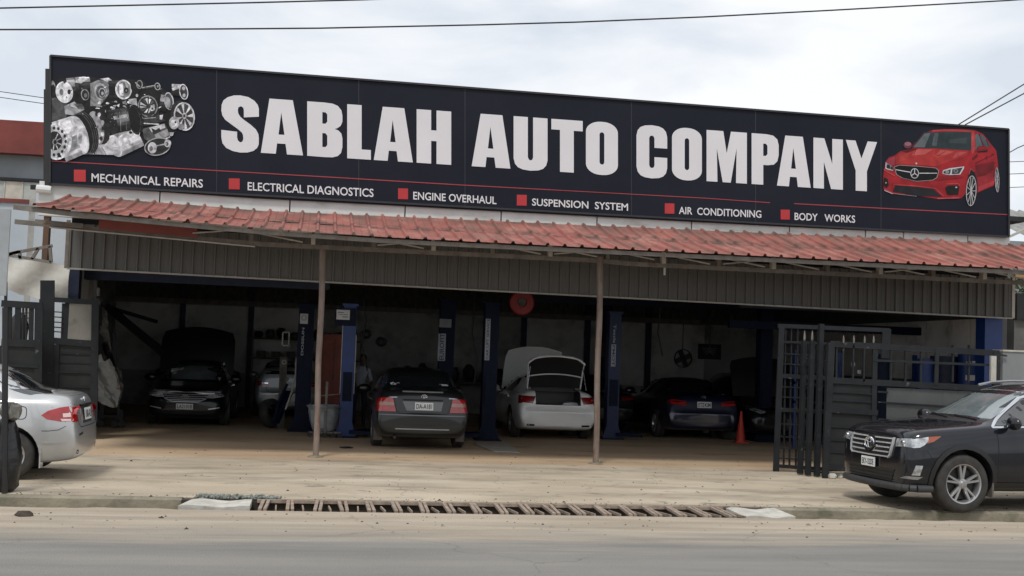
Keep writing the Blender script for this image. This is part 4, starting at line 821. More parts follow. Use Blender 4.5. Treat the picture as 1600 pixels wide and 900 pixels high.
class Car:
    def __init__(s, name, label, cat, loc, rz, group, spec):
        s.t = thing(name, label, cat, loc, rz, group); s.sp = spec; s.xm = spec.get('xmap', lambda q: q); s.paint = spec['paint']
        ar, W2 = spec['arch'], spec['W'] / 2
        def cut(cm):
            for ax in (spec['fa'], spec['ra']):
                for sg_ in (-1, 1):
                    n = 28; b = len(cm.v)
                    for yy in (W2 + .2, W2 - .30):
                        cm.v += [Vector((ax + ar * math.cos(2 * math.pi * k / n), sg_ * yy, spec['wr'] + .01 + ar * math.sin(2 * math.pi * k / n))) for k in range(n)]
                    for k in range(n): cm.f.append([b + k, b + (k + 1) % n, b + n + (k + 1) % n, b + n + k]); cm.m.append(1); cm.col.append(None)
                    cm.f.append([b + k for k in range(n)]); cm.f.append([b + n + k for k in range(n)][::-1]); cm.m += [1, 1]; cm.col += [None, None]
            for bx in spec.get('cut', []): cm.b2(bx[0], bx[1], 1)
        me, s.bvh = shell(spec['st'], [s.paint, 'black'], cut)
        link('body', me, s.t)
    def hit(s, a, b, axis, sg_):
        if axis in 'yz': a = s.xm(a)
        o, d = {'x': (Vector((sg_ * 9, a, b)), Vector((-sg_, 0, 0))), 'y': (Vector((a, sg_ * 9, b)), Vector((0, -sg_, 0))), 'z': (Vector((a, b, 9)), Vector((0, 0, -1)))}[axis]
        h = s.bvh.ray_cast(o, d)
        if h[0] is None: return None, d
        return h[0], d
    def conform(s, mb, poly, axis, sg_=1, off=.004, m=0, step=.09, holes=(), thick=.012):
        v2, f2 = tri2d(poly, step, holes); P = []; last = None
        hits = [s.hit(a, b, axis, sg_) for a, b in v2]
        good = [h[0] for h in hits if h[0] is not None]
        if not good: return
        for (h, d), (a, b) in zip(hits, v2):
            if h is None:
                q = {'x': lambda g: Vector((g.x, a, b)), 'y': lambda g: Vector((s.xm(a), g.y, b)), 'z': lambda g: Vector((s.xm(a), b, g.z))}[axis]
                h = min((q(g) for g in good), key=lambda c: min((c - g).length for g in good))
            P.append(h - d * off)
        base = len(mb.v); mb.add(P, f2, m)
        # skirt
        cnt = {}
        for f in f2:
            for i in range(len(f)):
                e_ = (f[i], f[(i + 1) % len(f)]); cnt[e_] = 1
        be = [e_ for e_ in cnt if (e_[1], e_[0]) not in cnt]; d = hits[0][1]
        for a, b in be:
            o = len(mb.v); mb.v += [P[a], P[b], P[b] + d * thick, P[a] + d * thick]; mb.f.append([o, o + 1, o + 2, o + 3]); mb.m.append(m); mb.col.append(None)
    def patch(s, name, polys, axis, sg_, mat_, off=.004, label=None, step=.09, holes=(), parent=None):
        mb = MB()
        for p in polys: s.conform(mb, p, axis, sg_, off, 0, step, holes)
        if mb.f: return part(name, mb, mat_, parent or s.t, label, local=True, angle=50)
    def ribbon(s, name, pts, w, axis, sg_, mat_, off=.003, parent=None, closed=False):
        """thin strip along a path on the body"""
        mb = MB(); P = []
        if closed: pts = list(pts) + [pts[0]]
        for a, b in zip(pts, pts[1:]):
            n = max(1, int(math.dist(a, b) / .07)); P += [(a[0] + (b[0] - a[0]) * k / n, a[1] + (b[1] - a[1]) * k / n) for k in range(n)]
        P.append(pts[-1]); vs = []
        for i, p in enumerate(P):
            a, b = P[max(0, i - 1)], P[min(len(P) - 1, i + 1)]; l = math.dist(a, b) or 1; nx, ny = -(b[1] - a[1]) / l * w / 2, (b[0] - a[0]) / l * w / 2
            for sg2 in (1, -1):
                h, d = s.hit(p[0] + nx * sg2, p[1] + ny * sg2, axis, sg_)
                vs.append((h - d * off) if h is not None else None)
        fs = []
        idx = {}
        for i in range(len(P) - 1):
            q = [2 * i, 2 * i + 1, 2 * i + 3, 2 * i + 2]
            if all(vs[j] is not None for j in q): fs.append(q)
        if not fs: return
        d = Vector({'x': (-sg_, 0, 0), 'y': (0, -sg_, 0), 'z': (0, 0, -1)}[axis]) * (off + .004)
        vv = [v if v is not None else Vector() for v in vs]; n = len(vv); allv = vv + [v + d for v in vv]
        f3 = list(fs)
        for q in fs: f3 += [(q[0], q[3], q[3] + n, q[0] + n), (q[1], q[1] + n, q[2] + n, q[2])]
        used = sorted({i for f in f3 for i in f}); mp_ = {u: k for k, u in enumerate(used)}
        mb.add([allv[u] for u in used], [[mp_[i] for i in f] for f in f3]); return part(name, mb, mat_, parent or s.t, None, local=True, angle=50)
    def wheels(s, style=0, steer=0, which=((1, 1), (1, -1), (-1, 1), (-1, -1))):
        sp = s.sp; r, tw, rr_ = sp['wr'], sp['tw'], sp['rim']
        if 'wm' not in sp:
            t = MB(); hw = tw / 2
            t.lathe([(rr_, -hw + .02), (rr_ + .01, -hw), (r - .05, -hw - .006), (r - .015, -hw + .015), (r, -hw + .04), (r - .004, -.03), (r - .012, -.028), (r - .012, -.022), (r - .002, -.02), (r - .002, .02), (r - .012, .022), (r - .012, .028), (r - .004, .03), (r, hw - .04), (r - .015, hw - .015), (r - .05, hw + .006), (rr_ + .01, hw), (rr_, hw - .02)], (0, 0, 0), 'y', 44)
            m_ = MB(); m_.lathe([(rr_ + .004, -hw + .02), (rr_ - .02, -hw + .02), (rr_ - .03, hw - .05), (rr_ - .012, hw - .012), (rr_ + .004, hw - .004), (rr_ + .006, hw - .02)], (0, 0, 0), 'y', 40)
            n = sp.get('spokes', 5); dbl = sp.get('double', False)
            for i in range(n):
                a = 2 * math.pi * i / n + .3
                for da in ((-.17, .17) if dbl else (0,)):
                    w0, w1 = (.020, .016) if dbl else (.036, .026)
                    p0 = Vector((math.cos(a + da * .55) * .05, 0, math.sin(a + da * .55) * .05)); p1 = Vector((math.cos(a + da) * (rr_ - .012), 0, math.sin(a + da) * (rr_ - .012)))
                    tn = (p1 - p0).normalized().cross(Vector((0, 1, 0)))
                    vs = []
                    for p, ww, yo in ((p0, w0, hw - .03), (p1, w1, hw - .022)):
                        vs += [p + tn * ww + Vector((0, yo - .012, 0)), p + tn * ww * .6 + Vector((0, yo, 0)), p - tn * ww * .6 + Vector((0, yo, 0)), p - tn * ww + Vector((0, yo - .012, 0)), p - tn * ww + Vector((0, yo - .05, 0)), p + tn * ww + Vector((0, yo - .05, 0))]
                    m_.add(vs, [(j, (j + 1) % 6, 6 + (j + 1) % 6, 6 + j) for j in range(6)] + [(5, 4, 3, 2, 1, 0), (6, 7, 8, 9, 10, 11)])
            m_.lathe([(0, hw - .012), (.028, hw - .013), (.034, hw - .02), (.062, hw - .026), (.068, hw - .045), (.068, hw - .09), (0, hw - .09)], (0, 0, 0), 'y', 20)
            for i in range(5):
                a = 2 * math.pi * i / 5; m_.lathe([(0, hw - .018), (.009, hw - .018), (.009, hw - .03)], (.048 * math.cos(a), 0, .048 * math.sin(a)), 'y', 6)
            d_ = MB(); d_.lathe([(0, -.02), (rr_ - .045, -.02), (rr_ - .045, .01), (0, .01)], (0, 0, 0), 'y', 24).lathe([(0, -hw + .02), (rr_, -hw + .02)], (0, 0, 0), 'y', 24)
            sp['wm'] = (d_.mesh('brake_disc', 'rimd'), t.mesh('tyre', 'rubber', angle=50), m_.mesh('rim', sp.get('rimmat', 'rim'), angle=30))
        for fx, sy in which:
            ax = sp['fa'] if fx > 0 else sp['ra']
            o = link('wheel', sp['wm'][0], s.t); o.location = (ax, sy * (sp['W'] / 2 - tw / 2 - .012), r - .002)
            o.rotation_euler = (0, 0, (0 if sy > 0 else math.pi) + (R(steer) if fx > 0 else 0))
            link('tyre', sp['wm'][1], o); link('rim', sp['wm'][2], o)
    def mirror(s, x, z, wy, sides=(1, -1), mats=None):
        for sy in sides:
            mb = MB().ball((x, sy * (wy + .13), z + .03), (.072, .14, .09), 9)
            mb.bar((x + .01, sy * (wy - .03), z - .03), (x, sy * (wy + .08), z - .01), .05, .04)
            part('wing_mirror', mb, mats or s.paint, s.t, local=True)
    def handle(s, x, z, sy, mat_=None):
        h, d = s.hit(x, z, 'y', sy)
        if h is None: return
        mb = MB().box(h - d * .028 + Vector((0, 0, 0)), (.19, .016, .028)).box(h - d * .012 + Vector((-.08, 0, 0)), (.02, .034, .022)).box(h - d * .012 + Vector((.08, 0, 0)), (.02, .034, .022))
        part('door_handle', mb, mat_ or s.paint, s.t, local=True)
    def plate(s, y, z, sx, txt, w=.42, h=.13, tilt=0, off=.025, x=None):
        if x is None:
            p, d = s.hit(y, z, 'x', sx); x = p.x + sx * off
        c = Vector((x, y, z)); rot = Matrix.Rotation(R(tilt), 3, 'Y')
        o = part('number_plate', MB().box(c, (.012, w, h), rot=rot), 'plate', s.t, local=True)
        uv, f2 = text_mesh(txt, .02); mb = MB(); vs = []
        for u, v in uv:
            yy = (u - .5) * w * .86 * (1 if sx > 0 else -1); vs.append(c + rot @ Vector((sx * .0085, yy, (v - .5) * h * .62)))
        mb.add(vs, f2); part('plate_number', mb, 'plate_ink', o, local=True, angle=60)
    def emblem(s, y, z, sx, ry=.075, rz=.05, mat_='chrome', ovals=True, off=.012):
        p, d = s.hit(y, z, 'x', sx); mb = MB(); x = p.x + sx * off
        def ring(cy, cz, a, b, wd=.010, n=20):
            vs = [];
            for k in range(n):
                q = 2 * math.pi * k / n
                vs += [(x, cy + (a - wd) * math.cos(q), cz + (b - wd) * math.sin(q)), (x + sx * .006, cy + a * math.cos(q), cz + b * math.sin(q)), (x - sx * .01, cy + (a + .003) * math.cos(q), cz + (b + .003) * math.sin(q))]
            mb.add(vs, [f for k in range(n) for f in ((3 * k, 3 * ((k + 1) % n), 3 * ((k + 1) % n) + 1, 3 * k + 1), (3 * k + 1, 3 * ((k + 1) % n) + 1, 3 * ((k + 1) % n) + 2, 3 * k + 2))])
        ring(y, z, ry, rz)
        if ovals: ring(y, z + rz * .35, ry * .62, rz * .36, .007); ring(y, z - .002, ry * .32, rz * .88, .007)
        part('emblem', mb, mat_, s.t, local=True, angle=60)

def sedan_st(L, H, W, deck=1.06, g=1.0):
    """generic four door saloon: real metre rows scaled from a 4.8 x 1.48 x 1.8 car"""
    k, q, h = L / 4.8, W / 1.8, H / 1.48
    rows = [(2.40, .30, .50, .55, .50, .56, .52, .40), (2.365, .23, .58, .66, .66, .70, .66, .50), (2.28, .19, .66, .74, .74, .80, .74, .60), (2.08, .18, .73, .80, .80, .86, .80, .62), (1.75, .18, .79, .86, .82, .89, .83, .66), (1.40, .18, .83, .91, .82, .895, .845, .68),
            (1.05, .18, .87, .95, .82, .895, .855, .70), (.88, .18, .885, .975, .82, .895, .86, .70), (.62, .18, .90, 1.10, .82, .895, .86, .66), (.28, .18, .91, 1.29, .82, .90, .865, .585), (-.02, .18, .92, 1.425, .82, .90, .87, .56), (-.35, .18, .93, 1.475, .82, .90, .87, .56),
            (-.80, .18, .94, 1.475, .82, .90, .87, .56), (-1.15, .18, .95, 1.42, .82, .90, .87, .56), (-1.45, .18, .96, 1.27, .82, .90, .865, .57), (-1.72, .19, .965, 1.12, .82, .895, .855, .62), (-1.88, .20, .965, deck, .81, .89, .84, .68),
            (-2.10, .22, .95, deck - .01, .80, .875, .82, .68), (-2.25, .24, .93, deck - .03, .78, .85, .79, .64), (-2.315, .26, .83, deck - .14, .76, .83, .77, .6), (-2.355, .28, .64, .70, .72, .81, .76, .55), (-2.40, .32, .58, .64, .62, .70, .66, .48)]
    return [(x * k, zb, zl * h, zt * h, a * q, b * q, c * q, d * q * (g if zt > 1.09 else 1)) for x, zb, zl, zt, a, b, c, d in rows]

# ---------------------------------------------------------------- black SUV on the right
suv_rows = [(2.43, .40, .62, .66, .50, .56, .54, .40), (2.40, .30, .80, .86, .70, .74, .70, .50), (2.33, .26, .93, 1.00, .80, .85, .80, .60), (2.18, .25, .99, 1.07, .86, .92, .86, .66), (1.95, .25, 1.02, 1.11, .88, .955, .90, .70), (1.55, .25, 1.05, 1.15, .88, .965, .915, .72),
            (1.30, .25, 1.07, 1.17, .88, .965, .92, .74), (1.12, .25, 1.09, 1.19, .88, .96, .92, .74), (.85, .25, 1.10, 1.33, .88, .96, .92, .70), (.50, .25, 1.11, 1.53, .88, .96, .925, .64), (.22, .25, 1.12, 1.66, .88, .96, .925, .62), (-.15, .25, 1.13, 1.705, .88, .96, .925, .62),
            (-.80, .25, 1.15, 1.715, .88, .96, .925, .62), (-1.40, .25, 1.17, 1.69, .88, .96, .92, .61), (-1.85, .26, 1.19, 1.65, .88, .955, .91, .60), (-2.15, .28, 1.19, 1.57, .86, .94, .89, .60), (-2.30, .30, 1.10, 1.30, .84, .92, .87, .62), (-2.38, .34, .95, 1.02, .80, .88, .84, .60), (-2.42, .40, .70, .76, .7, .78, .74, .5)]
SXM = lambda q: q if q < 1.98 else 1.98 + (q - 1.98) * .72
suv_rows = [(SXM(r_[0]),) + r_[1:] for r_ in suv_rows]
suv = dict(xmap=SXM, st=suv_rows, W=1.92, wr=.378, arch=.435, fa=1.50, ra=-1.29, tw=.245, rim=.255, spokes=5, double=True, paint='p_black')
c = Car('parked_suv', 'black sport utility vehicle with chrome barred grille parked on the kerb edge at the right', 'car', (9.79, 15.83, 0), R(184.6), 'cars at the workshop', suv)
c.wheels(steer=0)
for sy in (1, -1):
    c.patch('headlight', [[(2.00, .972), (2.38, .915), (2.40, .835), (2.26, .822), (2.18, .83), (2.10, .86), (2.00, .928)]], 'y', sy, 'lampglass', .006, step=.05)
    c.patch('indicator', [[(1.82, .985), (2.005, .972), (2.01, .93), (2.05, .885), (1.94, .91)]], 'y', sy, 'amber', .008, step=.05)
    ho = MB(); c.conform(ho, [(sy * .57, .925), (sy * .82, .94), (sy * .82, .84), (sy * .59, .82)], 'x', 1, .006, step=.05); part('headlight', ho, 'lampglass', c.t, local=True)
    h_, d_ = c.hit(sy * .72, .875, 'x', 1); part('lamp_projector', MB().lathe([(0, .02), (.03, .015), (.042, 0), (.045, -.02)], h_ + Vector((.008, 0, 0)), 'x', 16), 'chromed', c.t, local=True)
    # fog light and its chrome foot
    c.patch('fog_light', [[(2.13, .60), (2.24, .60), (2.29, .47), (2.17, .47)]], 'y', sy, 'lampglass', .010, step=.05)
    c.patch('chrome_strip', [[(2.12, .455), (2.36, .455), (2.40, .42), (2.20, .415)]], 'y', sy, 'chromed', .016, step=.06)
    # windows
    c.patch('side_window', [[(1.00, 1.135), (.03, 1.165), (.03, 1.575), (.12, 1.575), (.40, 1.49)]], 'y', sy, 'glass', .004)
    c.patch('side_window', [[(-.04, 1.168), (-.98, 1.20), (-1.02, 1.585), (-.04, 1.585)]], 'y', sy, 'glass', .004)
    c.patch('side_window', [[(-1.08, 1.205), (-1.80, 1.24), (-1.62, 1.54), (-1.10, 1.575)]], 'y', sy, 'glass', .004)
    c.ribbon('chrome_strip', [(1.06, 1.115), (0, 1.145), (-1.0, 1.18), (-1.86, 1.225)], .022, 'y', sy, 'chrome', .008)
    c.ribbon('chrome_strip', [(1.05, 1.12), (.42, 1.505), (.13, 1.595), (-.9, 1.605), (-1.64, 1.56), (-1.86, 1.235)], .020, 'y', sy, 'chrome', .008)
    c.ribbon('panel_gap', [(1.02, 1.10), (1.0, .95), (.99, .55), (1.02, .33)], .010, 'y', sy, 'seam', .002)
    c.ribbon('panel_gap', [(-.02, 1.13), (-.02, .5), (0, .33)], .010, 'y', sy, 'seam', .002)
    c.ribbon('panel_gap', [(-1.04, 1.18), (-1.02, .9), (-.85, .62), (-.84, .33)], .010, 'y', sy, 'seam', .002)
    c.ribbon('panel_gap', [(2.05, .80), (1.97, .70), (1.95, .62)], .008, 'y', sy, 'seam', .002)
    c.patch('sill_cladding', [[(1.02, .39), (-.80, .39), (-.84, .26), (1.02, .26)]], 'y', sy, 'black', .012)
    # arch flares: ring round the wheel opening
    for ax in (1.50, -1.29):
        ring = [(ax + .50 * math.cos(R(a)), .388 + .50 * math.sin(R(a))) for a in range(-8, 189, 14)] + [(ax + .437 * math.cos(R(a)), .388 + .437 * math.sin(R(a))) for a in range(188, -9, -14)]
        c.patch('wheel_arch', [ring], 'y', sy, 'black', .016, step=.07)
    part('mud_flap', MB().b2((1.50 - .46, sy * .92, .20), (1.50 - .44, sy * .72, .52)), 'flap', c.t, local=True)
    part('mud_flap', MB().b2((-1.29 - .46, sy * .92, .20), (-1.29 - .44, sy * .72, .52)), 'flap', c.t, local=True)
    c.handle(.16, .98, sy); c.handle(-.86, 1.0, sy)
    rb = MB(); P = [(.20, .66, 1.645), (.0, .64, 1.69), (-.3, .63, 1.715), (-.9, .625, 1.725), (-1.5, .62, 1.71), (-1.75, .61, 1.68)]
    rb.tube([(a, sy * b, d) for a, b, d in P], .018, 8); part('roof_rail', rb, 'chromed', c.t, local=True)
    h_, d_ = c.hit(-2.2, 1.0, 'y', sy); c.patch('tail_light', [[(-2.05, 1.10), (-2.33, 1.10), (-2.36, .92), (-2.2, .92)]], 'y', sy, 'redlens', .006)
c.mirror(.84, 1.15, .91)
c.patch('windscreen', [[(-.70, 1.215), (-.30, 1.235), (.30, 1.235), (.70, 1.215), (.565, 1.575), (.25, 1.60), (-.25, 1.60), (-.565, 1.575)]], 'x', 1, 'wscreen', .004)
c.patch('cowl', [[(-.74, 1.165), (.74, 1.165), (.70, 1.205), (-.70, 1.205)]], 'x', 1, 'black', .004)
c.patch('rear_window', [[(-.66, 1.22), (.66, 1.22), (.54, 1.54), (-.54, 1.54)]], 'x', -1, 'glass', .004)
for a, b in (((.62, 1.19), (.10, 1.225)), ((.06, 1.19), (-.50, 1.225))):
    p0, _ = c.hit(*a, 'x', 1); p1, _ = c.hit(*b, 'x', 1); part('wiper', MB().bar(p0 + Vector((.03, 0, .01)), p1 + Vector((.03, 0, .012)), .018, .014), 'black', c.t, local=True)
# front face
c.patch('grille', [[(-.52, .915), (-.50, .935), (.50, .935), (.52, .915), (.49, .69), (.45, .66), (-.45, .66), (-.49, .69)]], 'x', 1, 'black', .010, step=.06)
for z_, hw in ((.915, .50), (.855, .50), (.795, .49), (.735, .48), (.675, .45)): c.ribbon('grille_bar', [(-hw, z_), (0, z_ - .006), (hw, z_)], .017, 'x', 1, 'bar_silver', .028)
for sy in (1, -1): c.ribbon('grille_surround', [(sy * .51, .93), (sy * .525, .86), (sy * .50, .70), (sy * .455, .665)], .024, 'x', 1, 'bar_silver', .028)
c.patch('emblem_plinth', [[(.13 * math.cos(R(a)), .83 + .105 * math.sin(R(a))) for a in range(0, 360, 20)]], 'x', 1, 'black', .034, step=.05)
c.emblem(0, .83, 1, .11, .078, off=.045)
c.ribbon('chrome_strip', [(.16 * math.cos(R(a)), .835 + .12 * math.sin(R(a))) for a in range(190, 351, 16)], .018, 'x', 1, 'chrome', .036)
c.patch('lower_grille', [[(-.60, .52), (.60, .52), (.52, .36), (-.52, .36)]], 'x', 1, 'black', .006, step=.07)
for z_ in (.48, .43, .385): c.ribbon('grille_bar', [(-.56, z_), (.56, z_)], .012, 'x', 1, 'seam', .014)
sk = MB()
for i in range(16):
    a0, a1 = R(-90 + i * 180 / 16), R(-90 + (i + 1) * 180 / 16)
    def q_(a, rr_=1): return Vector((1.93 + .40 * max(0, math.cos(a)) ** .4 * rr_, .89 * math.sin(a) * rr_, 0))
    sk.tube([q_(a0) + Vector((0, 0, .30)), q_(a1) + Vector((0, 0, .30))], .048, 8)
part('bumper_lip', sk, 'flap2', c.t, local=True, angle=60)
c.plate(0.0, .575, 1, 'EKY-132DE', .34, .125, off=.035)
c.ribbon('panel_gap', [(-.56, .965), (-.3, .985), (.3, .985), (.56, .965)], .012, 'x', 1, 'seam', .002)
for sy in (1, -1): c.ribbon('bonnet_crease', [(2.2, sy * .56), (1.8, sy * .60), (1.2, sy * .64)], .012, 'z', 1, 'seam', .001)

# ---------------------------------------------------------------- silver saloon at the left edge
sil = dict(st=sedan_st(4.53, 1.54, 1.71, deck=1.11, g=1.06), W=1.71, wr=.318, arch=.375, fa=1.43, ra=-1.42, tw=.20, rim=.205, spokes=7, paint='p_silver')
c = Car('silver_sedan', 'silver saloon half out of the frame at the left, red tail lamp toward yard', 'car', (-5.28, 16.52 + .855, 0), R(180), 'cars at the workshop', sil)
c.wheels()
for sy in (1, -1):
    tl = MB()
    c.conform(tl, [(-1.80, .84), (-1.88, .90), (-2.02, .945), (-2.14, .965), (-2.22, .95), (-2.22, .775), (-2.04, .765), (-1.88, .79)], 'y', sy, .006, 0, .05)
    part('tail_light', tl, 'redlens', c.t, local=True)
    t2 = MB(); c.conform(t2, [(-2.06, .87), (-2.20, .88), (-2.20, .83), (-2.07, .82)], 'y', sy, .010, 0, .05); c.conform(t2, [(-2.04, .80), (-2.19, .80), (-2.19, .775), (-2.06, .77)], 'y', sy, .010, 0, .05); part('reverse_lens', t2, 'whitelens', c.t, local=True)
    t2 = MB(); c.conform(t2, [(sy * .56, .95), (sy * .79, .95), (sy * .80, .76), (sy * .60, .76)], 'x', -1, .006, 0, .05); part('tail_light', t2, 'redlens', c.t, local=True)
    c.patch('side_window', [[(.90, .965), (.0, .985), (.0, 1.36), (.28, 1.30), (.58, 1.14)]], 'y', sy, 'glass', .004)
    c.patch('side_window', [[(-.06, .985), (-.92, 1.0), (-1.06, 1.16), (-.9, 1.32), (-.06, 1.37)]], 'y', sy, 'glass', .004)
    c.patch('quarter_window', [[(-.98, 1.0), (-1.38, 1.02), (-1.16, 1.22), (-1.0, 1.30)]], 'y', sy, 'glass', .004)
    c.ribbon('window_trim', [(.98, .945), (-.1, .965), (-1.46, .99)], .02, 'y', sy, 'black', .006)
    c.ribbon('panel_gap', [(-.03, .95), (-.03, .28)], .009, 'y', sy, 'seam', .002); c.ribbon('panel_gap', [(-1.0, .95), (-.98, .62), (-.96, .3)], .009, 'y', sy, 'seam', .002)
    c.ribbon('panel_gap', [(-1.82, .64), (-1.9, .64), (-2.02, .655), (-2.18, .745)], .008, 'y', sy, 'seam', .002)
    c.ribbon('bumper_crease', [(-1.84, .485), (-1.95, .49), (-2.12, .50)], .02, 'y', sy, 'p_silver', .010)
    c.handle(-.78, .86, sy); c.handle(.12, .85, sy)
    part('mud_flap', MB().b2((-1.42 - .40, sy * .82, .16), (-1.42 - .385, sy * .66, .46)), 'p_silver', c.t, local=True)
fc = [(-1.36 + .105 * math.cos(R(a)) * (1.12 if abs(math.cos(R(a))) > .7 and abs(math.sin(R(a))) > .5 else 1), .86 + .09 * math.sin(R(a))) for a in range(0, 360, 20)]
fc = rr(-1.62, .785, -1.40, .945, .05, .05, 4)
c.ribbon('fuel_flap', fc, .009, 'y', 1, 'seam', .003, closed=True)
c.patch('rear_window', [[(-.70, 1.09), (.70, 1.09), (.54, 1.40), (-.54, 1.40)]], 'x', -1, 'glass', .004)
c.patch('windscreen', [[(-.66, 1.0), (.66, 1.0), (.54, 1.36), (-.54, 1.36)]], 'x', 1, 'wscreen', .004)
c.patch('plate_recess', [[(-.34, .95), (.34, .95), (.30, .72), (-.30, .72)]], 'x', -1, 'chromed', .003)
c.ribbon('chrome_strip', [(-.38, .955), (.38, .955)], .03, 'x', -1, 'black', .03)
c.plate(0, .84, -1, 'LND-421', .40, .16, tilt=8)
c.emblem(0, 1.03, -1, .05, .036)
c.ribbon('panel_gap', [(-.76, 1.02), (-.60, .98), (-.56, .74), (-.5, .68), (.5, .68), (.56, .74), (.60, .98), (.76, 1.02)], .010, 'x', -1, 'seam', .002)
c.ribbon('bumper_slot', [(.42, .60), (.62, .585)], .03, 'x', -1, 'seam', .003); c.ribbon('bumper_slot', [(.60, .36), (.74, .38)], .05, 'x', -1, 'seam', .003); c.ribbon('bumper_slot', [(-.60, .36), (-.74, .38)], .05, 'x', -1, 'seam', .003)
c.mirror(.72, .98, .80)

# ---------------------------------------------------------------- dark grey saloon, rear view in the middle bay
cam_ = dict(st=sedan_st(4.8, 1.53, 1.80, deck=1.11, g=1.13), W=1.80, wr=.325, arch=.385, fa=1.42, ra=-1.33, tw=.205, rim=.20, spokes=7, paint='p_grey')
c = Car('dark_grey_sedan', 'dark grey saloon seen from behind in the middle bay, stickers on its rear window', 'car', (1.99, 23.62 + 1.33, 0), R(90), 'cars at the workshop', cam_)
c.wheels()
for sy in (1, -1):
    c.patch('tail_light', [[(sy * .555, .965), (sy * .78, .965), (sy * .84, .86), (sy * .86, .715), (sy * .50, .715)]], 'x', -1, 'redlens', .008, step=.05)
    c.patch('lamp_band', [[(sy * .545, .885), (sy * .80, .885), (sy * .82, .825), (sy * .53, .825)]], 'x', -1, 'smoked', .013, step=.05)
    c.patch('tail_light', [[(-2.10, .96), (-2.27, .955), (-2.30, .72), (-2.14, .72)]], 'y', sy, 'redlens', .006, step=.05)
    c.patch('side_window', [[(.95, .985), (.0, 1.0), (.0, 1.37), (.28, 1.30), (.60, 1.15)]], 'y', sy, 'glass', .004)
    c.patch('side_window', [[(-.06, 1.0), (-1.0, 1.02), (-1.1, 1.2), (-.95, 1.34), (-.06, 1.38)]], 'y', sy, 'glass', .004)
    c.patch('quarter_window', [[(-1.06, 1.02), (-1.5, 1.03), (-1.25, 1.24), (-1.1, 1.3)]], 'y', sy, 'glass', .004)
    c.ribbon('window_trim', [(1.0, .965), (-.1, .985), (-1.25, 1.0)], .018, 'y', sy, 'black', .006)
    c.ribbon('panel_gap', [(-.03, .96), (-.03, .28)], .009, 'y', sy, 'seam', .002); c.ribbon('panel_gap', [(-1.0, .96), (-.9, .62), (-.86, .3)], .009, 'y', sy, 'seam', .002)
    c.handle(-.86, .88, sy); c.handle(.12, .87, sy)
    part('mud_flap', MB().b2((-1.33 - .40, sy * .86, .14), (-1.33 - .385, sy * .70, .40)), 'flap', c.t, local=True)
c.patch('rear_window', [[(-.74, 1.165), (.74, 1.165), (.62, 1.38), (.54, 1.43), (-.54, 1.43), (-.62, 1.38)]], 'x', -1, 'glass', .004)
c.patch('windscreen', [[(-.66, 1.0), (.66, 1.0), (.54, 1.36), (-.54, 1.36)]], 'x', 1, 'wscreen', .004)
c.patch('window_sticker', [[(.58, 1.215), (.52, 1.235), (.48, 1.21), (.42, 1.23), (.36, 1.20), (.36, 1.185), (.56, 1.185)]], 'x', -1, 'paper', .010, step=.05)
c.patch('window_sticker', [[(-.28, 1.22), (-.50, 1.22), (-.54, 1.205), (-.53, 1.19), (-.28, 1.19)]], 'x', -1, 'paper', .010, step=.05)
c.patch('brake_lamp', [[(-.12, 1.215), (.14, 1.215), (.12, 1.20), (-.10, 1.20)]], 'x', -1, 'redlensd', .010, step=.05)
c.ribbon('chrome_strip', [(-.38, 1.085), (.38, 1.085)], .024, 'x', -1, 'bar_silver', .012)
c.ribbon('trunk_slot', [(-.37, .935), (.37, .935)], .022, 'x', -1, 'seam', .006)
c.patch('plate_recess', [[(-.38, .905), (.38, .905), (.30, .735), (-.34, .735)]], 'x', -1, 'p_greyb', .005)
c.plate(-.02, .82, -1, 'DA-A181', .34, .14, tilt=6, off=.02)
c.emblem(-.02, 1.0, -1, .055, .042)
c.ribbon('panel_gap', [(-.74, 1.06), (-.55, .97), (-.49, .74), (-.44, .68), (.44, .68), (.49, .74), (.55, .97), (.74, 1.06)], .010, 'x', -1, 'seam', .002)
c.ribbon('bumper_line', [(-.80, .655), (.80, .655)], .02, 'x', -1, 'p_greyb', .010)
c.ribbon('chrome_strip', [(-.50, .40), (.50, .40)], .020, 'x', -1, 'chromed', .014)
for y_ in (.56, -.56): c.patch('badge', [[(y_ - .08, .985), (y_ + .08, .985), (y_ + .08, .965), (y_ - .08, .965)]], 'x', -1, 'chromed', .008)
part('exhaust_pipe', MB().tube([(-2.36, .5, .24), (-2.0, .5, .26)], .03, 10), 'rimd', c.t, local=True)
c.mirror(.75, 1.0, .83)

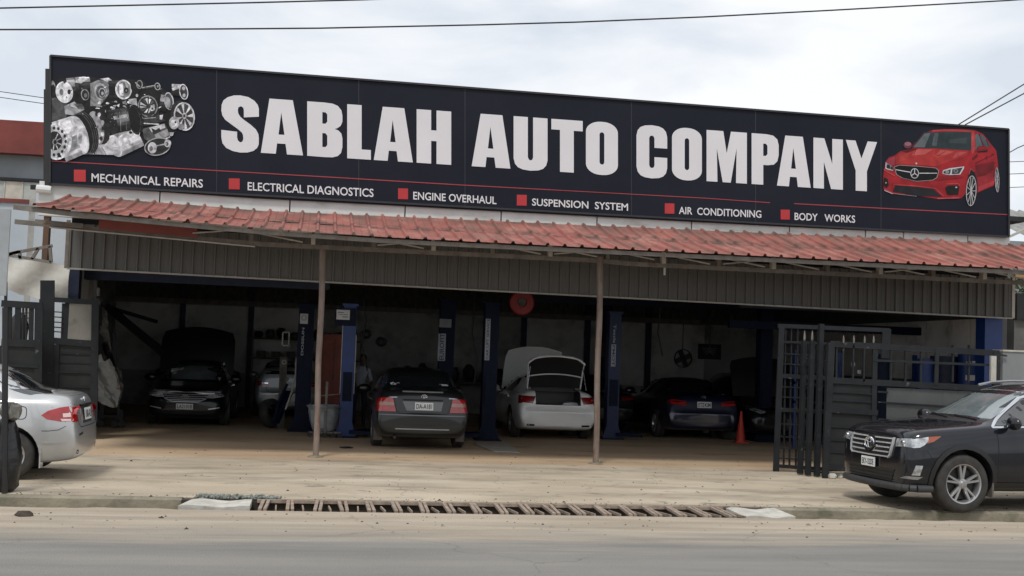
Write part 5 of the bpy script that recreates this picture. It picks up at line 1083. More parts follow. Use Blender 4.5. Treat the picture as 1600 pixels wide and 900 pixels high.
# ---------------------------------------------------------------- white saloon with raised boot lid and bonnet
wh = dict(st=sedan_st(4.85, 1.47, 1.82, deck=1.12), W=1.82, wr=.335, arch=.395, fa=1.45, ra=-1.36, tw=.215, rim=.22, spokes=5, double=True, paint='p_white',
          cut=[((-2.6, -.50, .775), (-1.62, .50, 1.5))])
c = Car('white_sedan', 'white saloon seen from behind with its boot lid and bonnet raised', 'car', (5.23, 25.95 + 2.42, 0), R(90), 'cars at the workshop', wh)
c.wheels()
for sy in (1, -1):
    c.patch('tail_light', [[(sy * .50, .955), (sy * .80, .965), (sy * .83, .82), (sy * .56, .80)]], 'x', -1, 'redlensd', .008, step=.05)
    c.patch('tail_light', [[(-2.02, .97), (-2.28, .955), (-2.33, .80), (-2.2, .79)]], 'y', sy, 'redlensd', .006, step=.05)
    c.patch('side_window', [[(.95, .985), (.0, 1.0), (.0, 1.35), (.28, 1.29), (.60, 1.13)]], 'y', sy, 'glass', .004)
    c.patch('side_window', [[(-.06, 1.0), (-1.0, 1.02), (-1.1, 1.2), (-.95, 1.32), (-.06, 1.36)]], 'y', sy, 'glass', .004)
    c.ribbon('panel_gap', [(-.03, .96), (-.03, .28)], .009, 'y', sy, 'seam', .002); c.ribbon('panel_gap', [(-1.0, .96), (-.9, .62), (-.86, .3)], .009, 'y', sy, 'seam', .002)
    c.ribbon('bumper_slot', [(sy * .52, .335), (sy * .76, .34)], .04, 'x', -1, 'seam', .004)
    c.handle(-.86, .9, sy)
c.patch('rear_window', [[(-.60, 1.20), (.60, 1.20), (.52, 1.40), (-.52, 1.40)]], 'x', -1, 'glass', .004)
c.patch('windscreen', [[(-.66, 1.0), (.66, 1.0), (.54, 1.36), (-.54, 1.36)]], 'x', 1, 'wscreen', .004)
c.ribbon('bumper_line', [(-.80, .60), (.80, .60)], .02, 'x', -1, 'p_white', .012)
# boot lid raised on its hinges
def lid(x0, z0, x1, z1, w0, w1, crown, th=.03, n=8, m=(0, 1)):
    """curved panel from hinge edge (x0,z0) to far edge (x1,z1)"""
    mb = MB(); k = 5; d = Vector((x1 - x0, 0, z1 - z0)); nn = d.cross(Vector((0, 1, 0))).normalized()
    for sgn_, mm in ((0, m[0]), (1, m[1])):
        vs = []
        for i in range(k + 1):
            t = i / k; w_ = (w0 + (w1 - w0) * t) * (1 if t < .9 else .93)
            for j in range(n + 1):
                u = -1 + 2 * j / n; edge = (t ** 2) * .10 * u * u
                p = Vector((x0, u * w_, z0)) + d * (t - edge * (t > .5)) + nn * (-crown * (1 - u * u) * .6 - crown * math.sin(math.pi * t) * .5) + nn * th * sgn_
                vs.append(p)
        fs = [(i * (n + 1) + j, i * (n + 1) + j + 1, (i + 1) * (n + 1) + j + 1, (i + 1) * (n + 1) + j) for i in range(k) for j in range(n)]
        o = len(mb.v); mb.add(vs, fs if sgn_ else [f[::-1] for f in fs], mm)
    N_ = (n + 1) * (k + 1); o = len(mb.v) - 2 * N_
    rim = [i for i in range(n + 1)] + [(i * (n + 1) + n) for i in range(1, k + 1)] + [k * (n + 1) + j for j in range(n - 1, -1, -1)] + [i * (n + 1) for i in range(k - 1, 0, -1)]
    for a, b in zip(rim, rim[1:] + rim[:1]): mb.f.append([o + a, o + b, o + N_ + b, o + N_ + a]); mb.m.append(m[0]); mb.col.append(None)
    return mb
bl = lid(-1.72, 1.16, -2.02, 1.83, .60, .62, .05, .06); ob = part('boot_lid', bl, ['p_white', 'black'], c.t, 'raised boot lid with dark underside', local=True)
fr_ = MB()
for sy in (1, -1): fr_.bar((-1.78, sy * .60, 1.12), (-1.97, sy * .62, 1.66), .03, .02)
fr_.tube([(-2.03, y_, 1.66 + .17 * (1 - (y_ / .64) ** 4)) for y_ in [-.64, -.62, -.58, -.5, -.35, -.15, 0, .15, .35, .5, .58, .62, .64]], .022, 8)
fr_.tube([(-1.93, y_, 1.38 + .06 * (1 - (y_ / .6) ** 2)) for y_ in [-.6 + .12 * i for i in range(11)]], .015, 8)
part('lid_frame', fr_, 'p_white', c.t, local=True)
for sy in (1, -1): part('gas_strut', MB().tube([(-2.03, sy * .59, 1.60), (-2.12, sy * .66, 1.10)], .012, 6), 'chromed', c.t, local=True)
part('boot_load', MB().ball((-2.05, -.35, .79), (.1, .2, .05), 6, noise=.4, seed=3), 'paper', c.t, local=True)
part('parcel_shelf', MB().b2((-1.9, -.55, 1.06), (-1.66, .55, 1.075)), 'rimd', c.t, local=True)
hb = lid(.95, 1.02, .72, 2.05, .76, .70, .06, .03); part('bonnet', hb, ['black', 'p_white'], c.t, 'raised white bonnet', local=True)
c.mirror(.75, 1.0, .84)

# ---------------------------------------------------------------- black saloon facing out, bonnet raised
bk_ = dict(st=sedan_st(4.75, 1.46, 1.80, deck=1.08), W=1.80, wr=.325, arch=.385, fa=1.42, ra=-1.33, tw=.205, rim=.21, spokes=5, paint='p_blk2')
c = Car('black_sedan', 'black saloon facing the road in the left bay, bright slatted grille', 'car', (-2.79, 27.42 + 2.38, 0), R(-90), 'cars at the workshop', bk_)
c.wheels()
for sy in (1, -1):
    c.patch('headlight', [[(sy * .40, .70), (sy * .62, .775), (sy * .84, .86), (sy * .87, .80), (sy * .80, .68), (sy * .60, .64), (sy * .45, .645)]], 'x', 1, 'lampbright', .008, step=.05)
    c.patch('headlight', [[(1.95, .80), (2.22, .76), (2.30, .67), (2.12, .67)]], 'y', sy, 'lampglass', .006, step=.05)
    c.ribbon('fog_trim', [(sy * .50, .40), (sy * .74, .44)], .022, 'x', 1, 'bar_silver', .010)
    c.patch('side_window', [[(.95, .985), (.0, 1.0), (.0, 1.37), (.28, 1.30), (.60, 1.15)]], 'y', sy, 'glass', .004)
    c.patch('side_window', [[(-.06, 1.0), (-1.0, 1.02), (-1.1, 1.2), (-.95, 1.34), (-.06, 1.38)]], 'y', sy, 'glass', .004)
    c.handle(.1, .88, sy, 'chromed')
c.patch('windscreen', [[(-.66, 1.0), (.66, 1.0), (.54, 1.36), (-.54, 1.36)]], 'x', 1, 'wscreen', .004)
c.patch('rear_window', [[(-.7, 1.12), (.7, 1.12), (.54, 1.40), (-.54, 1.40)]], 'x', -1, 'glass', .004)
gp = [(-.50, .735), (-.38, .755), (.38, .755), (.50, .735), (.43, .62), (.27, .555), (-.27, .555), (-.43, .62)]
c.patch('grille', [gp], 'x', 1, 'black', .010, step=.06); c.ribbon('grille_surround', gp, .022, 'x', 1, 'bar_silver', .018, closed=True)
for z_, hw in ((.715, .46), (.675, .45), (.635, .41), (.595, .33)): c.ribbon('grille_bar', [(-hw, z_), (0, z_ - .008), (hw, z_)], .016, 'x', 1, 'bar_silver', .020)
c.emblem(0, .655, 1, .075, .055, 'bar_silver', off=.03)
c.plate(0, .45, 1, 'LA21018', .36, .125)
c.patch('lower_grille', [[(-.5, .36), (.5, .36), (.45, .28), (-.45, .28)]], 'x', 1, 'seam', .004)
c.mirror(.78, 1.0, .83)
for sy in (1, -1): c.ribbon('panel_gap', [(2.2, sy * .60), (1.7, sy * .72), (1.0, sy * .74)], .008, 'z', 1, 'seam', .001)
c = Car('black_hatchback', 'black hatchback with raised bonnet at the back wall, right behind the black saloon', 'car', (-3.17, 34.75, 0), R(-90), 'cars at the workshop', dict(st=sedan_st(4.0, 1.5, 1.88), W=1.88, wr=.325, arch=.385, fa=1.18, ra=-1.15, tw=.205, rim=.21, spokes=5, paint='p_blk2'))
c.wheels(); c.mirror(.65, 1.0, .86)
c.patch('windscreen', [[(-.66, 1.02), (.66, 1.02), (.54, 1.36), (-.54, 1.36)]], 'x', 1, 'wscreen', .004)
for sy in (1, -1): c.patch('headlight', [[(sy * .42, .70), (sy * .62, .775), (sy * .84, .86), (sy * .86, .78), (sy * .60, .66)]], 'x', 1, 'chromed', .008, step=.05)
c.patch('engine_bay', [[(.85, -.70), (1.75, -.62), (1.75, .62), (.85, .70)]], 'z', 1, 'seam', .012)
part('bonnet', lid(.95, 1.02, .62, 2.26, .98, .96, .12, .03, 12), ['black', 'p_blk2'], c.t, 'raised black bonnet seen from below', local=True)

# ---------------------------------------------------------------- navy saloon, rear, right bay
nv = dict(st=sedan_st(4.8, 1.45, 1.83, deck=1.10), W=1.83, wr=.33, arch=.39, fa=1.42, ra=-1.33, tw=.21, rim=.21, spokes=5, double=True, paint='p_blue')
def rear_car(c, txt, lens='redlens'):
    c.wheels()
    for sy in (1, -1):
        c.patch('tail_light', [[(sy * .42, .90), (sy * .80, .95), (sy * .84, .84), (sy * .44, .80)]], 'x', -1, lens, .008, step=.05)
        c.ribbon('lamp_bar', [(sy * .46, .885), (sy * .76, .895)], .022, 'x', -1, 'chrome', .014)
        c.patch('side_window', [[(.95, .985), (.0, 1.0), (.0, 1.35), (.28, 1.29), (.60, 1.13)]], 'y', sy, 'glass', .004)
        c.patch('side_window', [[(-.06, 1.0), (-1.0, 1.02), (-1.1, 1.2), (-.95, 1.32), (-.06, 1.36)]], 'y', sy, 'glass', .004)
    c.patch('rear_window', [[(-.70, 1.12), (.70, 1.12), (.54, 1.39), (-.54, 1.39)]], 'x', -1, 'glass', .004)
    c.patch('windscreen', [[(-.66, 1.0), (.66, 1.0), (.54, 1.36), (-.54, 1.36)]], 'x', 1, 'wscreen', .004)
    if txt: c.plate(0, .83, -1, txt, .34, .14, tilt=6)
    c.emblem(0, 1.0, -1, .055, .042, 'chromed'); c.mirror(.75, 1.0, .84)
    c.ribbon('panel_gap', [(-.74, 1.04), (-.55, .96), (-.49, .72), (-.44, .66), (.44, .66), (.49, .72), (.55, .96), (.74, 1.04)], .010, 'x', -1, 'seam', .002)
c = Car('navy_sedan', 'navy blue saloon seen from behind beside the orange cone in the right bay', 'car', (8.93, 27.2 + 2.4, 0), R(90), 'cars at the workshop', nv); rear_car(c, 'ETZ42M')
c = Car('black_sedan', 'black saloon deep in the right half of the workshop, left of the navy saloon', 'car', (7.05, 31.5, 0), R(90), 'cars at the workshop', dict(nv, paint='p_blk2', st=sedan_st(4.6, 1.42, 1.76, 1.06))); rear_car(c, None, 'redlensd')
c = Car('dark_sedan', 'black saloon with its bonnet raised behind the folded gate, right of the orange cone', 'car', (11.05 - .15, 29.6, 0), R(-90), 'cars at the workshop', dict(nv, paint='p_blk2', st=sedan_st(4.8, 1.52, 1.85, 1.10)))
c.wheels()
for sy in (1, -1):
    c.patch('headlight', [[(sy * .42, .70), (sy * .62, .775), (sy * .84, .86), (sy * .86, .78), (sy * .60, .66)]], 'x', 1, 'lampglass' if sy < 0 else 'chromed', .008, step=.05)
    c.patch('side_window', [[(.95, .985), (.0, 1.0), (.0, 1.37), (.28, 1.30), (.60, 1.15)]], 'y', sy, 'glass', .004)
c.patch('grille', [gp], 'x', 1, 'black', .010, step=.06); c.patch('windscreen', [[(-.66, 1.0), (.66, 1.0), (.54, 1.36), (-.54, 1.36)]], 'x', 1, 'wscreen', .004)
c.patch('engine_bay', [[(.98, -.70), (2.05, -.62), (2.05, .62), (.98, .70)]], 'z', 1, 'seam', .012)
part('bonnet', lid(1.02, 1.02, .60, 1.98, .82, .80, .08, .03, 10), ['black', 'p_blk2'], c.t, 'raised black bonnet', local=True); c.mirror(.78, 1.0, .85)
# small silver hatchback at the back of the left bay
hr = [(x, zb, zl, zt, a, b, cc, d) for x, zb, zl, zt, a, b, cc, d in sedan_st(4.1, 1.5, 1.70, deck=1.30)]
c = Car('silver_hatchback', 'small silver hatchback in shadow at the back of the left bay, behind the black saloon', 'car', (-.72, 33.6, 0), R(90), 'cars at the workshop', dict(nv, W=1.70, fa=1.2, ra=-1.15, paint='p_silver2', st=hr)); rear_car(c, None)
# silver estate glimpsed at the right behind the gate
c = Car('silver_sedan', 'silver saloon half hidden behind the folded gate, nose toward the road', 'car', (12.35, 34.35, 0), R(-90), 'cars at the workshop', dict(nv, paint='p_silver2', st=sedan_st(4.4, 1.55, 1.75, 1.1), fa=1.25, ra=-1.2))
c.wheels(); c.patch('windscreen', [[(-.66, 1.0), (.66, 1.0), (.54, 1.36), (-.54, 1.36)]], 'x', 1, 'wscreen', .004)
for sy in (1, -1): c.patch('headlight', [[(sy * .42, .70), (sy * .62, .775), (sy * .84, .86), (sy * .86, .78), (sy * .60, .66)]], 'x', 1, 'lampglass', .008, step=.05)
c.patch('grille', [gp], 'x', 1, 'black', .010, step=.06)
# ================================================================ LIFTS AND WORKSHOP THINGS
def face_panel(c, w, h, mat_, name, parent, label=None):
    return part(name, MB().box((c[0], c[1], c[2]), (w, .012, h)), mat_, parent, label)
def vtext(name, txt, x, y, z0, z1, w, parent, mat_='paper', flip=False):
    uv, f2 = text_mesh(txt, .02); mb = MB()
    vs = [Vector((x + (v - .5) * w * (-1 if not flip else 1), y, (z0 + (z1 - z0) * u) if not flip else (z1 - (z1 - z0) * u))) for u, v in uv]
    mb.add(vs, f2); return part(name, mb, mat_, parent, angle=60)
def lift(px_, pyb, pt, col, label, w=.30, dpt=.30, arms=True, side=1, Y=None):
    b = gnd(px_, pyb) if Y is None else on(px_, pyb, Y); b.z = 0; top = on(px_, pt, b.y).z
    t = thing('lift_post', label, 'car lift', b, 0, 'blue car lift posts')
    p = MB(); x, y = b.x, b.y
    p.b2((x - w / 2, y - .02, .02), (x + w / 2, y + .02, top)); p.b2((x - w / 2, y + .02, .02), (x - w / 2 + .04, y + dpt, top)); p.b2((x + w / 2 - .04, y + .02, .02), (x + w / 2, y + dpt, top))
    part('column', p, col, t)
    part('base_plate', MB().b2((x - w * .9, y - .2, 0), (x + w * .9, y + dpt + .2, .02)), 'lift_dark', t)
    for sx in (-1, 1):
        gs = MB(); gs.add([(x + sx * w * .5, y - .01, .02), (x + sx * w * .82, y - .01, .02), (x + sx * w * .5, y - .01, .32), (x + sx * w * .5, y + .015, .02), (x + sx * w * .82, y + .015, .02), (x + sx * w * .5, y + .015, .32)], [(0, 1, 2), (5, 4, 3), (0, 3, 4, 1), (1, 4, 5, 2), (2, 5, 3, 0)]); part('gusset', gs, col, t)
    part('cap', MB().b2((x - w * .62, y - .05, top), (x + w * .62, y + dpt + .05, top + .05)), col, t)
    part('carriage', MB().b2((x - w * .35, y - .06, .75), (x + w * .35, y - .025, 1.35)), 'lift_dark', t)
    if arms:
        part('arm', MB().bar((x + side * .1, y - .05, .12), (x + side * .6, y - .35, .11), .09, .07), 'lift_dark', t)
        part('arm', MB().bar((x + side * .1, y + .15, .12), (x + side * .62, y + .6, .11), .09, .07), 'lift_dark', t)
    return t, x, y, top, b
t, x, y, top, b = lift(539, 683, 478, 'blue', 'bright blue lift post with white notice on its head, left of the dark grey saloon', w=.27)
p0, p1 = on(526, 484, y - .03), on(546, 500, y - .03)
part('head_box', MB().b2((p0.x - .03, y - .10, p1.z - .12), (p1.x + .14, y - .03, p0.z + .04)), 'lift_dark', t)
part('notice', MB().b2((p0.x, y - .115, p1.z), (p1.x, y - .102, p0.z)), 'paper', t, 'white notice with faint print')
part('notice_print', MB().b2((p0.x + .03, y - .118, p1.z + .14), (p0.x + .15, y - .1155, p1.z + .155)).b2((p0.x + .05, y - .118, p1.z + .10), (p1.x - .04, y - .1155, p1.z + .11)).b2((p0.x + .12, y - .118, p1.z + .05), (p1.x - .03, y - .1155, p1.z + .065)), 'plate_ink', t)
part('edge_strip', MB().b2((x - .150, y - .03, .9), (x - .138, y - .022, top - .3)).b2((x + .138, y - .03, .9), (x + .150, y - .022, top - .6)), 'truss_light', t)
t, x, y, top, b = lift(471, 674, 478, 'lift_dark', 'dark navy lift post with square white label, just left of the left steel post', w=.34)
p0 = on(475, 498, y - .06); part('label_plate', MB().b2((p0.x - .085, y - .04, p0.z - .11), (p0.x + .085, y - .028, p0.z + .11)), 'paper', t); part('label_ring', MB().lathe([(.04, 0), (.055, .004), (.065, 0)], (p0.x, y - .042, p0.z + .02), 'y', 16), 'plate_ink', t)
vtext('lettering', 'DOSSUN', on(473, 530, y).x, y - .032, on(473, 555, y).z, on(473, 512, y).z, .05, t, 'lift_print')
t, x, y, top, b = lift(693, 676, 470, 'lift_dark', 'dark lift post with big vertical pale lettering, behind the dark grey saloon', w=.34, arms=False)
p0, p1 = on(687, 498, y - .04), on(705, 512, y - .04); part('label_plate', MB().b2((p0.x, y - .04, p1.z), (p1.x, y - .028, p0.z)), 'grey_print', t)
p0, p1 = on(685, 521, y), on(695, 564, y); part('label_strip', MB().b2((p0.x, y - .038, p1.z), (p1.x, y - .028, p0.z)), 'lift_print', t); vtext('lettering', 'EUROFIT', (p0.x + p1.x) / 2, y - .042, p1.z + .02, p0.z, .10, t, 'plate_ink')
t, x, y, top, b = lift(762, 688, 476, 'lift_dark', 'dark blue lift post with a narrow pale lettered strip, left of the white saloon', w=.30, side=-1)
p0, p1 = on(759, 498, y), on(764, 563, y); part('label_strip', MB().b2((p0.x, y - .038, p1.z), (p1.x, y - .028, p0.z)), 'lift_print', t); vtext('lettering', 'CAR LIFT SERVICE', (p0.x + p1.x) / 2, y - .042, p1.z + .02, p0.z, .05, t, 'plate_ink')
t, x, y, top, b = lift(956, 686, 490, 'lift_blue2', 'blue lift post with white sideways lettering, just right of the right steel post', w=.27)
p0, p1 = on(955, 538, y), on(961, 573, y); part('label_strip', MB().b2((p0.x, y - .038, p1.z), (p1.x, y - .028, p0.z)), 'lift_print', t)
vtext('lettering', 'PMOT', (p0.x + p1.x) / 2, y - .042, p1.z + .02, p0.z - .02, .06, t, 'plate_ink', flip=True); vtext('lettering', 'Tessla', on(960, 520, y).x, y - .032, on(958, 536, y).z, on(960, 507, y).z, .06, t, 'lift_print', flip=True)
t, x, y, top, b = lift(1194, 690, 482, 'lift_dark', 'dark blue lift post standing just left of the folded gate leaves', w=.30, arms=False)
lf = thing('lift_post', 'dark lift post behind the navy saloon, a lamp bracket at half height', 'car lift', (7.95, 33.2, 0), 0, 'blue car lift posts')
part('column', MB().b2((7.9, 33.2, 0), (8.15, 33.45, 3.6)), 'lift_dark', lf); part('carriage', MB().b2((7.75, 33.05, 1.85), (8.3, 33.19, 2.25)), 'dark_in', lf); part('bracket', MB().b2((7.95, 33.0, 2.32), (8.08, 33.04, 2.38)), 'paper', lf)

# hose reel, cone, bin, cabinet, fan, poster
Y = 25.0; a = on(815, 473, Y); t = thing('hose_reel', 'round red hose reel hanging under the workshop beam above the white saloon', 'hose reel', (a.x, Y, a.z - .25))
part('reel_disc', MB().lathe([(0, .0), (.09, 0), (.10, -.03), (.235, -.035), (.26, -.01), (.26, .02), (.0, .03)], (a.x, Y - .05, a.z), 'y', 32), 'hose_red', t)
part('hub', MB().lathe([(0, -.045), (.07, -.045), (.09, -.02)], (a.x, Y - .05, a.z + .02), 'y', 16), 'grime', t)
part('hanger', MB().b2((a.x - .02, Y - .02, a.z), (a.x + .02, Y + .02, 4.75)), 'dark_in', t)
a = gnd(1157, 692); t = thing('traffic_cone', 'orange traffic cone standing beside the navy saloon', 'cone', a)
part('cone_body', MB().lathe([(.115, .03), (.10, .10), (.026, .70), (.018, .73), (0, .73)], a, 'z', 20), 'cone', t); part('cone_base', MB().box(a + Vector((0, 0, .016)), (.27, .27, .03)), 'cone', t)
a = gnd(505, 682); t = thing('waste_drum', 'drum lined with crumpled grey plastic on a low trolley, behind the left steel post', 'waste bin', a)
dr = MB(); n = 24; vs = []; prof = [(.22, .12), (.27, .2), (.29, .35), (.31, .5), (.33, .58), (.36, .62), (.30, .66), (.26, .60), (.24, .5)]
for r_, z_ in prof:
    for k in range(n):
        q = 2 * math.pi * k / n; f = 1 + rd.uniform(-.07, .07); vs.append(a + Vector((r_ * math.cos(q) * f, r_ * math.sin(q) * f, z_ + rd.uniform(-.02, .02))))
dr.add(vs, [(i * n + k, i * n + (k + 1) % n, (i + 1) * n + (k + 1) % n, (i + 1) * n + k) for i in range(len(prof) - 1) for k in range(n)] + [tuple((len(prof) - 1) * n + k for k in range(n))])
part('plastic_liner', dr, 'plastic_bag', t)
part('trolley_frame', MB().bar(a + Vector((-.3, -.25, .1)), a + Vector((.35, -.25, .1)), .03).bar(a + Vector((.02, -.3, .1)), a + Vector((.03, -.3, 1.15)), .05).bar(a + Vector((-.1, -.28, .85)), a + Vector((.3, -.28, .9)), .02), 'truss', t)
for dx in (-.28, .02, .2, .33): part('castor', MB().lathe([(0, -.02), (.045, -.02), (.05, 0), (.045, .02), (0, .02)], a + Vector((dx, -.3, .05)), 'y', 12), 'rubber', t)
a = on(516, 600, 28.0); t = thing('tall_cabinet', 'tall rust red steel cabinet behind the blue lift post', 'cabinet', (a.x, 28, 0))
part('cabinet_body', MB().b2((a.x - .22, 28, 0), (a.x + .34, 28.5, 2.15)), 'cab_red', t); part('cabinet_door', MB().b2((a.x - .20, 27.975, .05), (a.x + .05, 27.998, 2.1)), 'cab_red', t); part('cabinet_door', MB().b2((a.x + .07, 27.975, .05), (a.x + .32, 27.998, 2.1)), 'cab_red', t)
part('handle', MB().b2((a.x + .03, 27.95, 1.1), (a.x + .05, 27.97, 1.25)), 'rimd', t)
a = on(440, 540, 27.8); t = thing('tool_stand', 'narrow steel stand with a hook frame and blue jack arm beside the navy lift post', 'tool stand', (a.x, 27.8, 0))
part('stand_post', MB().b2((a.x - .02, 27.8, 0), (a.x + .14, 27.95, 1.6)), 'grime', t)
fr_ = MB(); p0, p1 = on(442, 519, 27.8), on(451, 540, 27.8)
for q0, q1 in (((p0.x, p0.z), (p1.x, p0.z)), ((p1.x, p0.z), (p1.x, p1.z)), ((p1.x, p1.z), (p0.x, p1.z)), ((p0.x, p1.z), (p0.x, p0.z))): fr_.bar((q0[0], 27.8, q0[1]), (q1[0], 27.8, q1[1]), .025)
part('hook_frame', fr_, 'truss_light', t)
part('dial', MB().lathe([(.03, 0), (.045, -.01), (.055, 0)], on(444, 566, 27.78), 'y', 16), 'truss_light', t)
part('jack_arm', MB().bar(on(430, 660, 27.2), on(452, 612, 27.5), .16, .10), 'lift_dark', t); part('jack_arm', MB().tube([on(463, 560, 27.4), on(462, 585, 27.4), on(456, 612, 27.4), on(446, 640, 27.3)], .022, 8), 'truss_light', t)
part('pipe', MB().tube([on(449, 600, 27.4), on(437, 625, 27.3), on(426, 664, 27.2)], .03, 8), 'lift_dark', t)
# shelf with parts on the back wall, left bay
t = thing('parts_shelf', 'steel shelf heaped with spare parts on the back wall of the left bay', 'shelf', (-.6, 36.2, 0))
part('shelf_board', MB().b2((-1.9, 35.9, 2.02), (1.3, 36.6, 2.06)), 'grime', t); part('shelf_board', MB().b2((-1.9, 35.9, 1.45), (1.3, 36.6, 1.49)), 'grime', t)
for xx in (-1.85, -.3, 1.25): part('upright', MB().b2((xx, 35.9, 0), (xx + .05, 35.95, 2.3)), 'truss', t)
for i in range(9):
    xx = -1.7 + i * .34; single('spare_part', MB().ball((xx, 36.2, 2.16 + .02 * (i % 3)), (.15, .18, .095 + .04 * (i % 3)), 5, noise=.5, seed=i), 'grime' if i % 2 else 'rimd', 'dusty spare part heaped on the shelf at the back of the left bay', 'spare part', 'spare parts on the shelf')
for i in range(7):
    xx = -1.6 + i * .42; single('spare_part', MB().box((xx, 36.2, 1.59), (.26, .3, .20 - .03 * (i % 2))), 'grime', 'dusty spare part heaped on the shelf at the back of the left bay', 'spare part', 'spare parts on the shelf')
wb = thing('workbench', 'cluttered steel workbench against the back wall of the middle bay', 'workbench', (3.2, 36, 0))
part('bench_top', MB().b2((1.9, 35.6, .92), (5.8, 36.5, .98)), 'grime', wb)
for xx in (1.95, 3.8, 5.7): part('leg', MB().b2((xx, 35.65, 0), (xx + .06, 35.7, .92)), 'truss', wb)
for i in range(8): single('engine_part', MB().ball((2.2 + i * .46, 35.95, 1.12 + .05 * (i % 3)), (.17, .2, .17 + .06 * (i % 3)), 5, noise=.5, seed=40 + i), 'rimd' if i % 3 else 'grime', 'greasy engine part lying on the workbench in the middle bay', 'engine part', 'engine parts on the workbench')
for k, (pxx, pyy) in enumerate(((572, 522), (596, 534), (588, 508))):
    a = on(pxx, pyy, 36.9); lb = ('pulley ring hanging on the back wall left of the dark grey saloon', 'small dark belt hanging on the back wall above the dark grey saloon', 'small silver lamp mounted high on the back wall, middle bay')[k]
    single(('wall_pulley', 'wall_belt', 'wall_lamp')[k], MB().lathe([(.06, -.03), (.13, -.04), (.15, 0), (.13, .03), (.06, .03)], a, 'y', 18) if k < 2 else MB().b2(a - Vector((.22, .05, .03)), a + Vector((.22, .02, .03))), ('grime', 'black', 'lift_print')[k], lb, ('pulley', 'belt', 'lamp')[k])
a = on(1066, 560, 36.9); t = thing('wall_fan', 'round wall fan hanging by a cord on the pale back wall, right bay', 'fan', a)
part('fan_hub', MB().lathe([(0, -.12), (.09, -.12), (.11, 0), (0, 0)], a, 'y', 16), 'rimd', t)
for i in range(4):
    q = i * math.pi / 2 + .4; part('blade', MB().bar(a + Vector((.06 * math.cos(q), -.09, .06 * math.sin(q))), a + Vector((.26 * math.cos(q), -.08, .26 * math.sin(q))), .02, .16, up=(math.sin(q), 0, -math.cos(q))), 'grime', t)
part('guard', MB().lathe([(.27, -.14), (.29, -.12), (.29, -.05), (.27, -.03)], a, 'y', 24), 'rimd', t)
part('cord', MB().tube([a, a + Vector((0, -.02, 1.15))], .012, 6), 'grime', t)
p0, p1 = on(1091, 537, 36.88), on(1126, 562, 36.88); t = thing('wall_poster', 'dark poster with a pale winged motif on the back wall, right bay', 'poster', (p0.x, 36.9, p1.z))
part('poster_board', MB().b2((p0.x, 36.86, p1.z), (p1.x, 36.9, p0.z)), 'black', t)
cx, cz = (p0.x + p1.x) / 2, (p0.z + p1.z) / 2; mo = MB()
for sx in (-1, 1):
    for i in range(4): mo.bar((cx + sx * .02, 36.852, cz + .1 - i * .04), (cx + sx * (.26 - .04 * i), 36.852, cz + .14 - i * .07 - .03), .004, .022, up=(0, 1, 0) if False else (0, 0, 1))
mo.bar((cx, 36.852, cz - .05), (cx, 36.852, cz + .2), .03, .004, up=(0, 1, 0)); part('poster_motif', mo, 'grey_print', t)
part('poster_cord', MB().tube([(cx, 36.87, p0.z), (cx, 36.87, p0.z + .45)], .01, 5), 'grime', t)
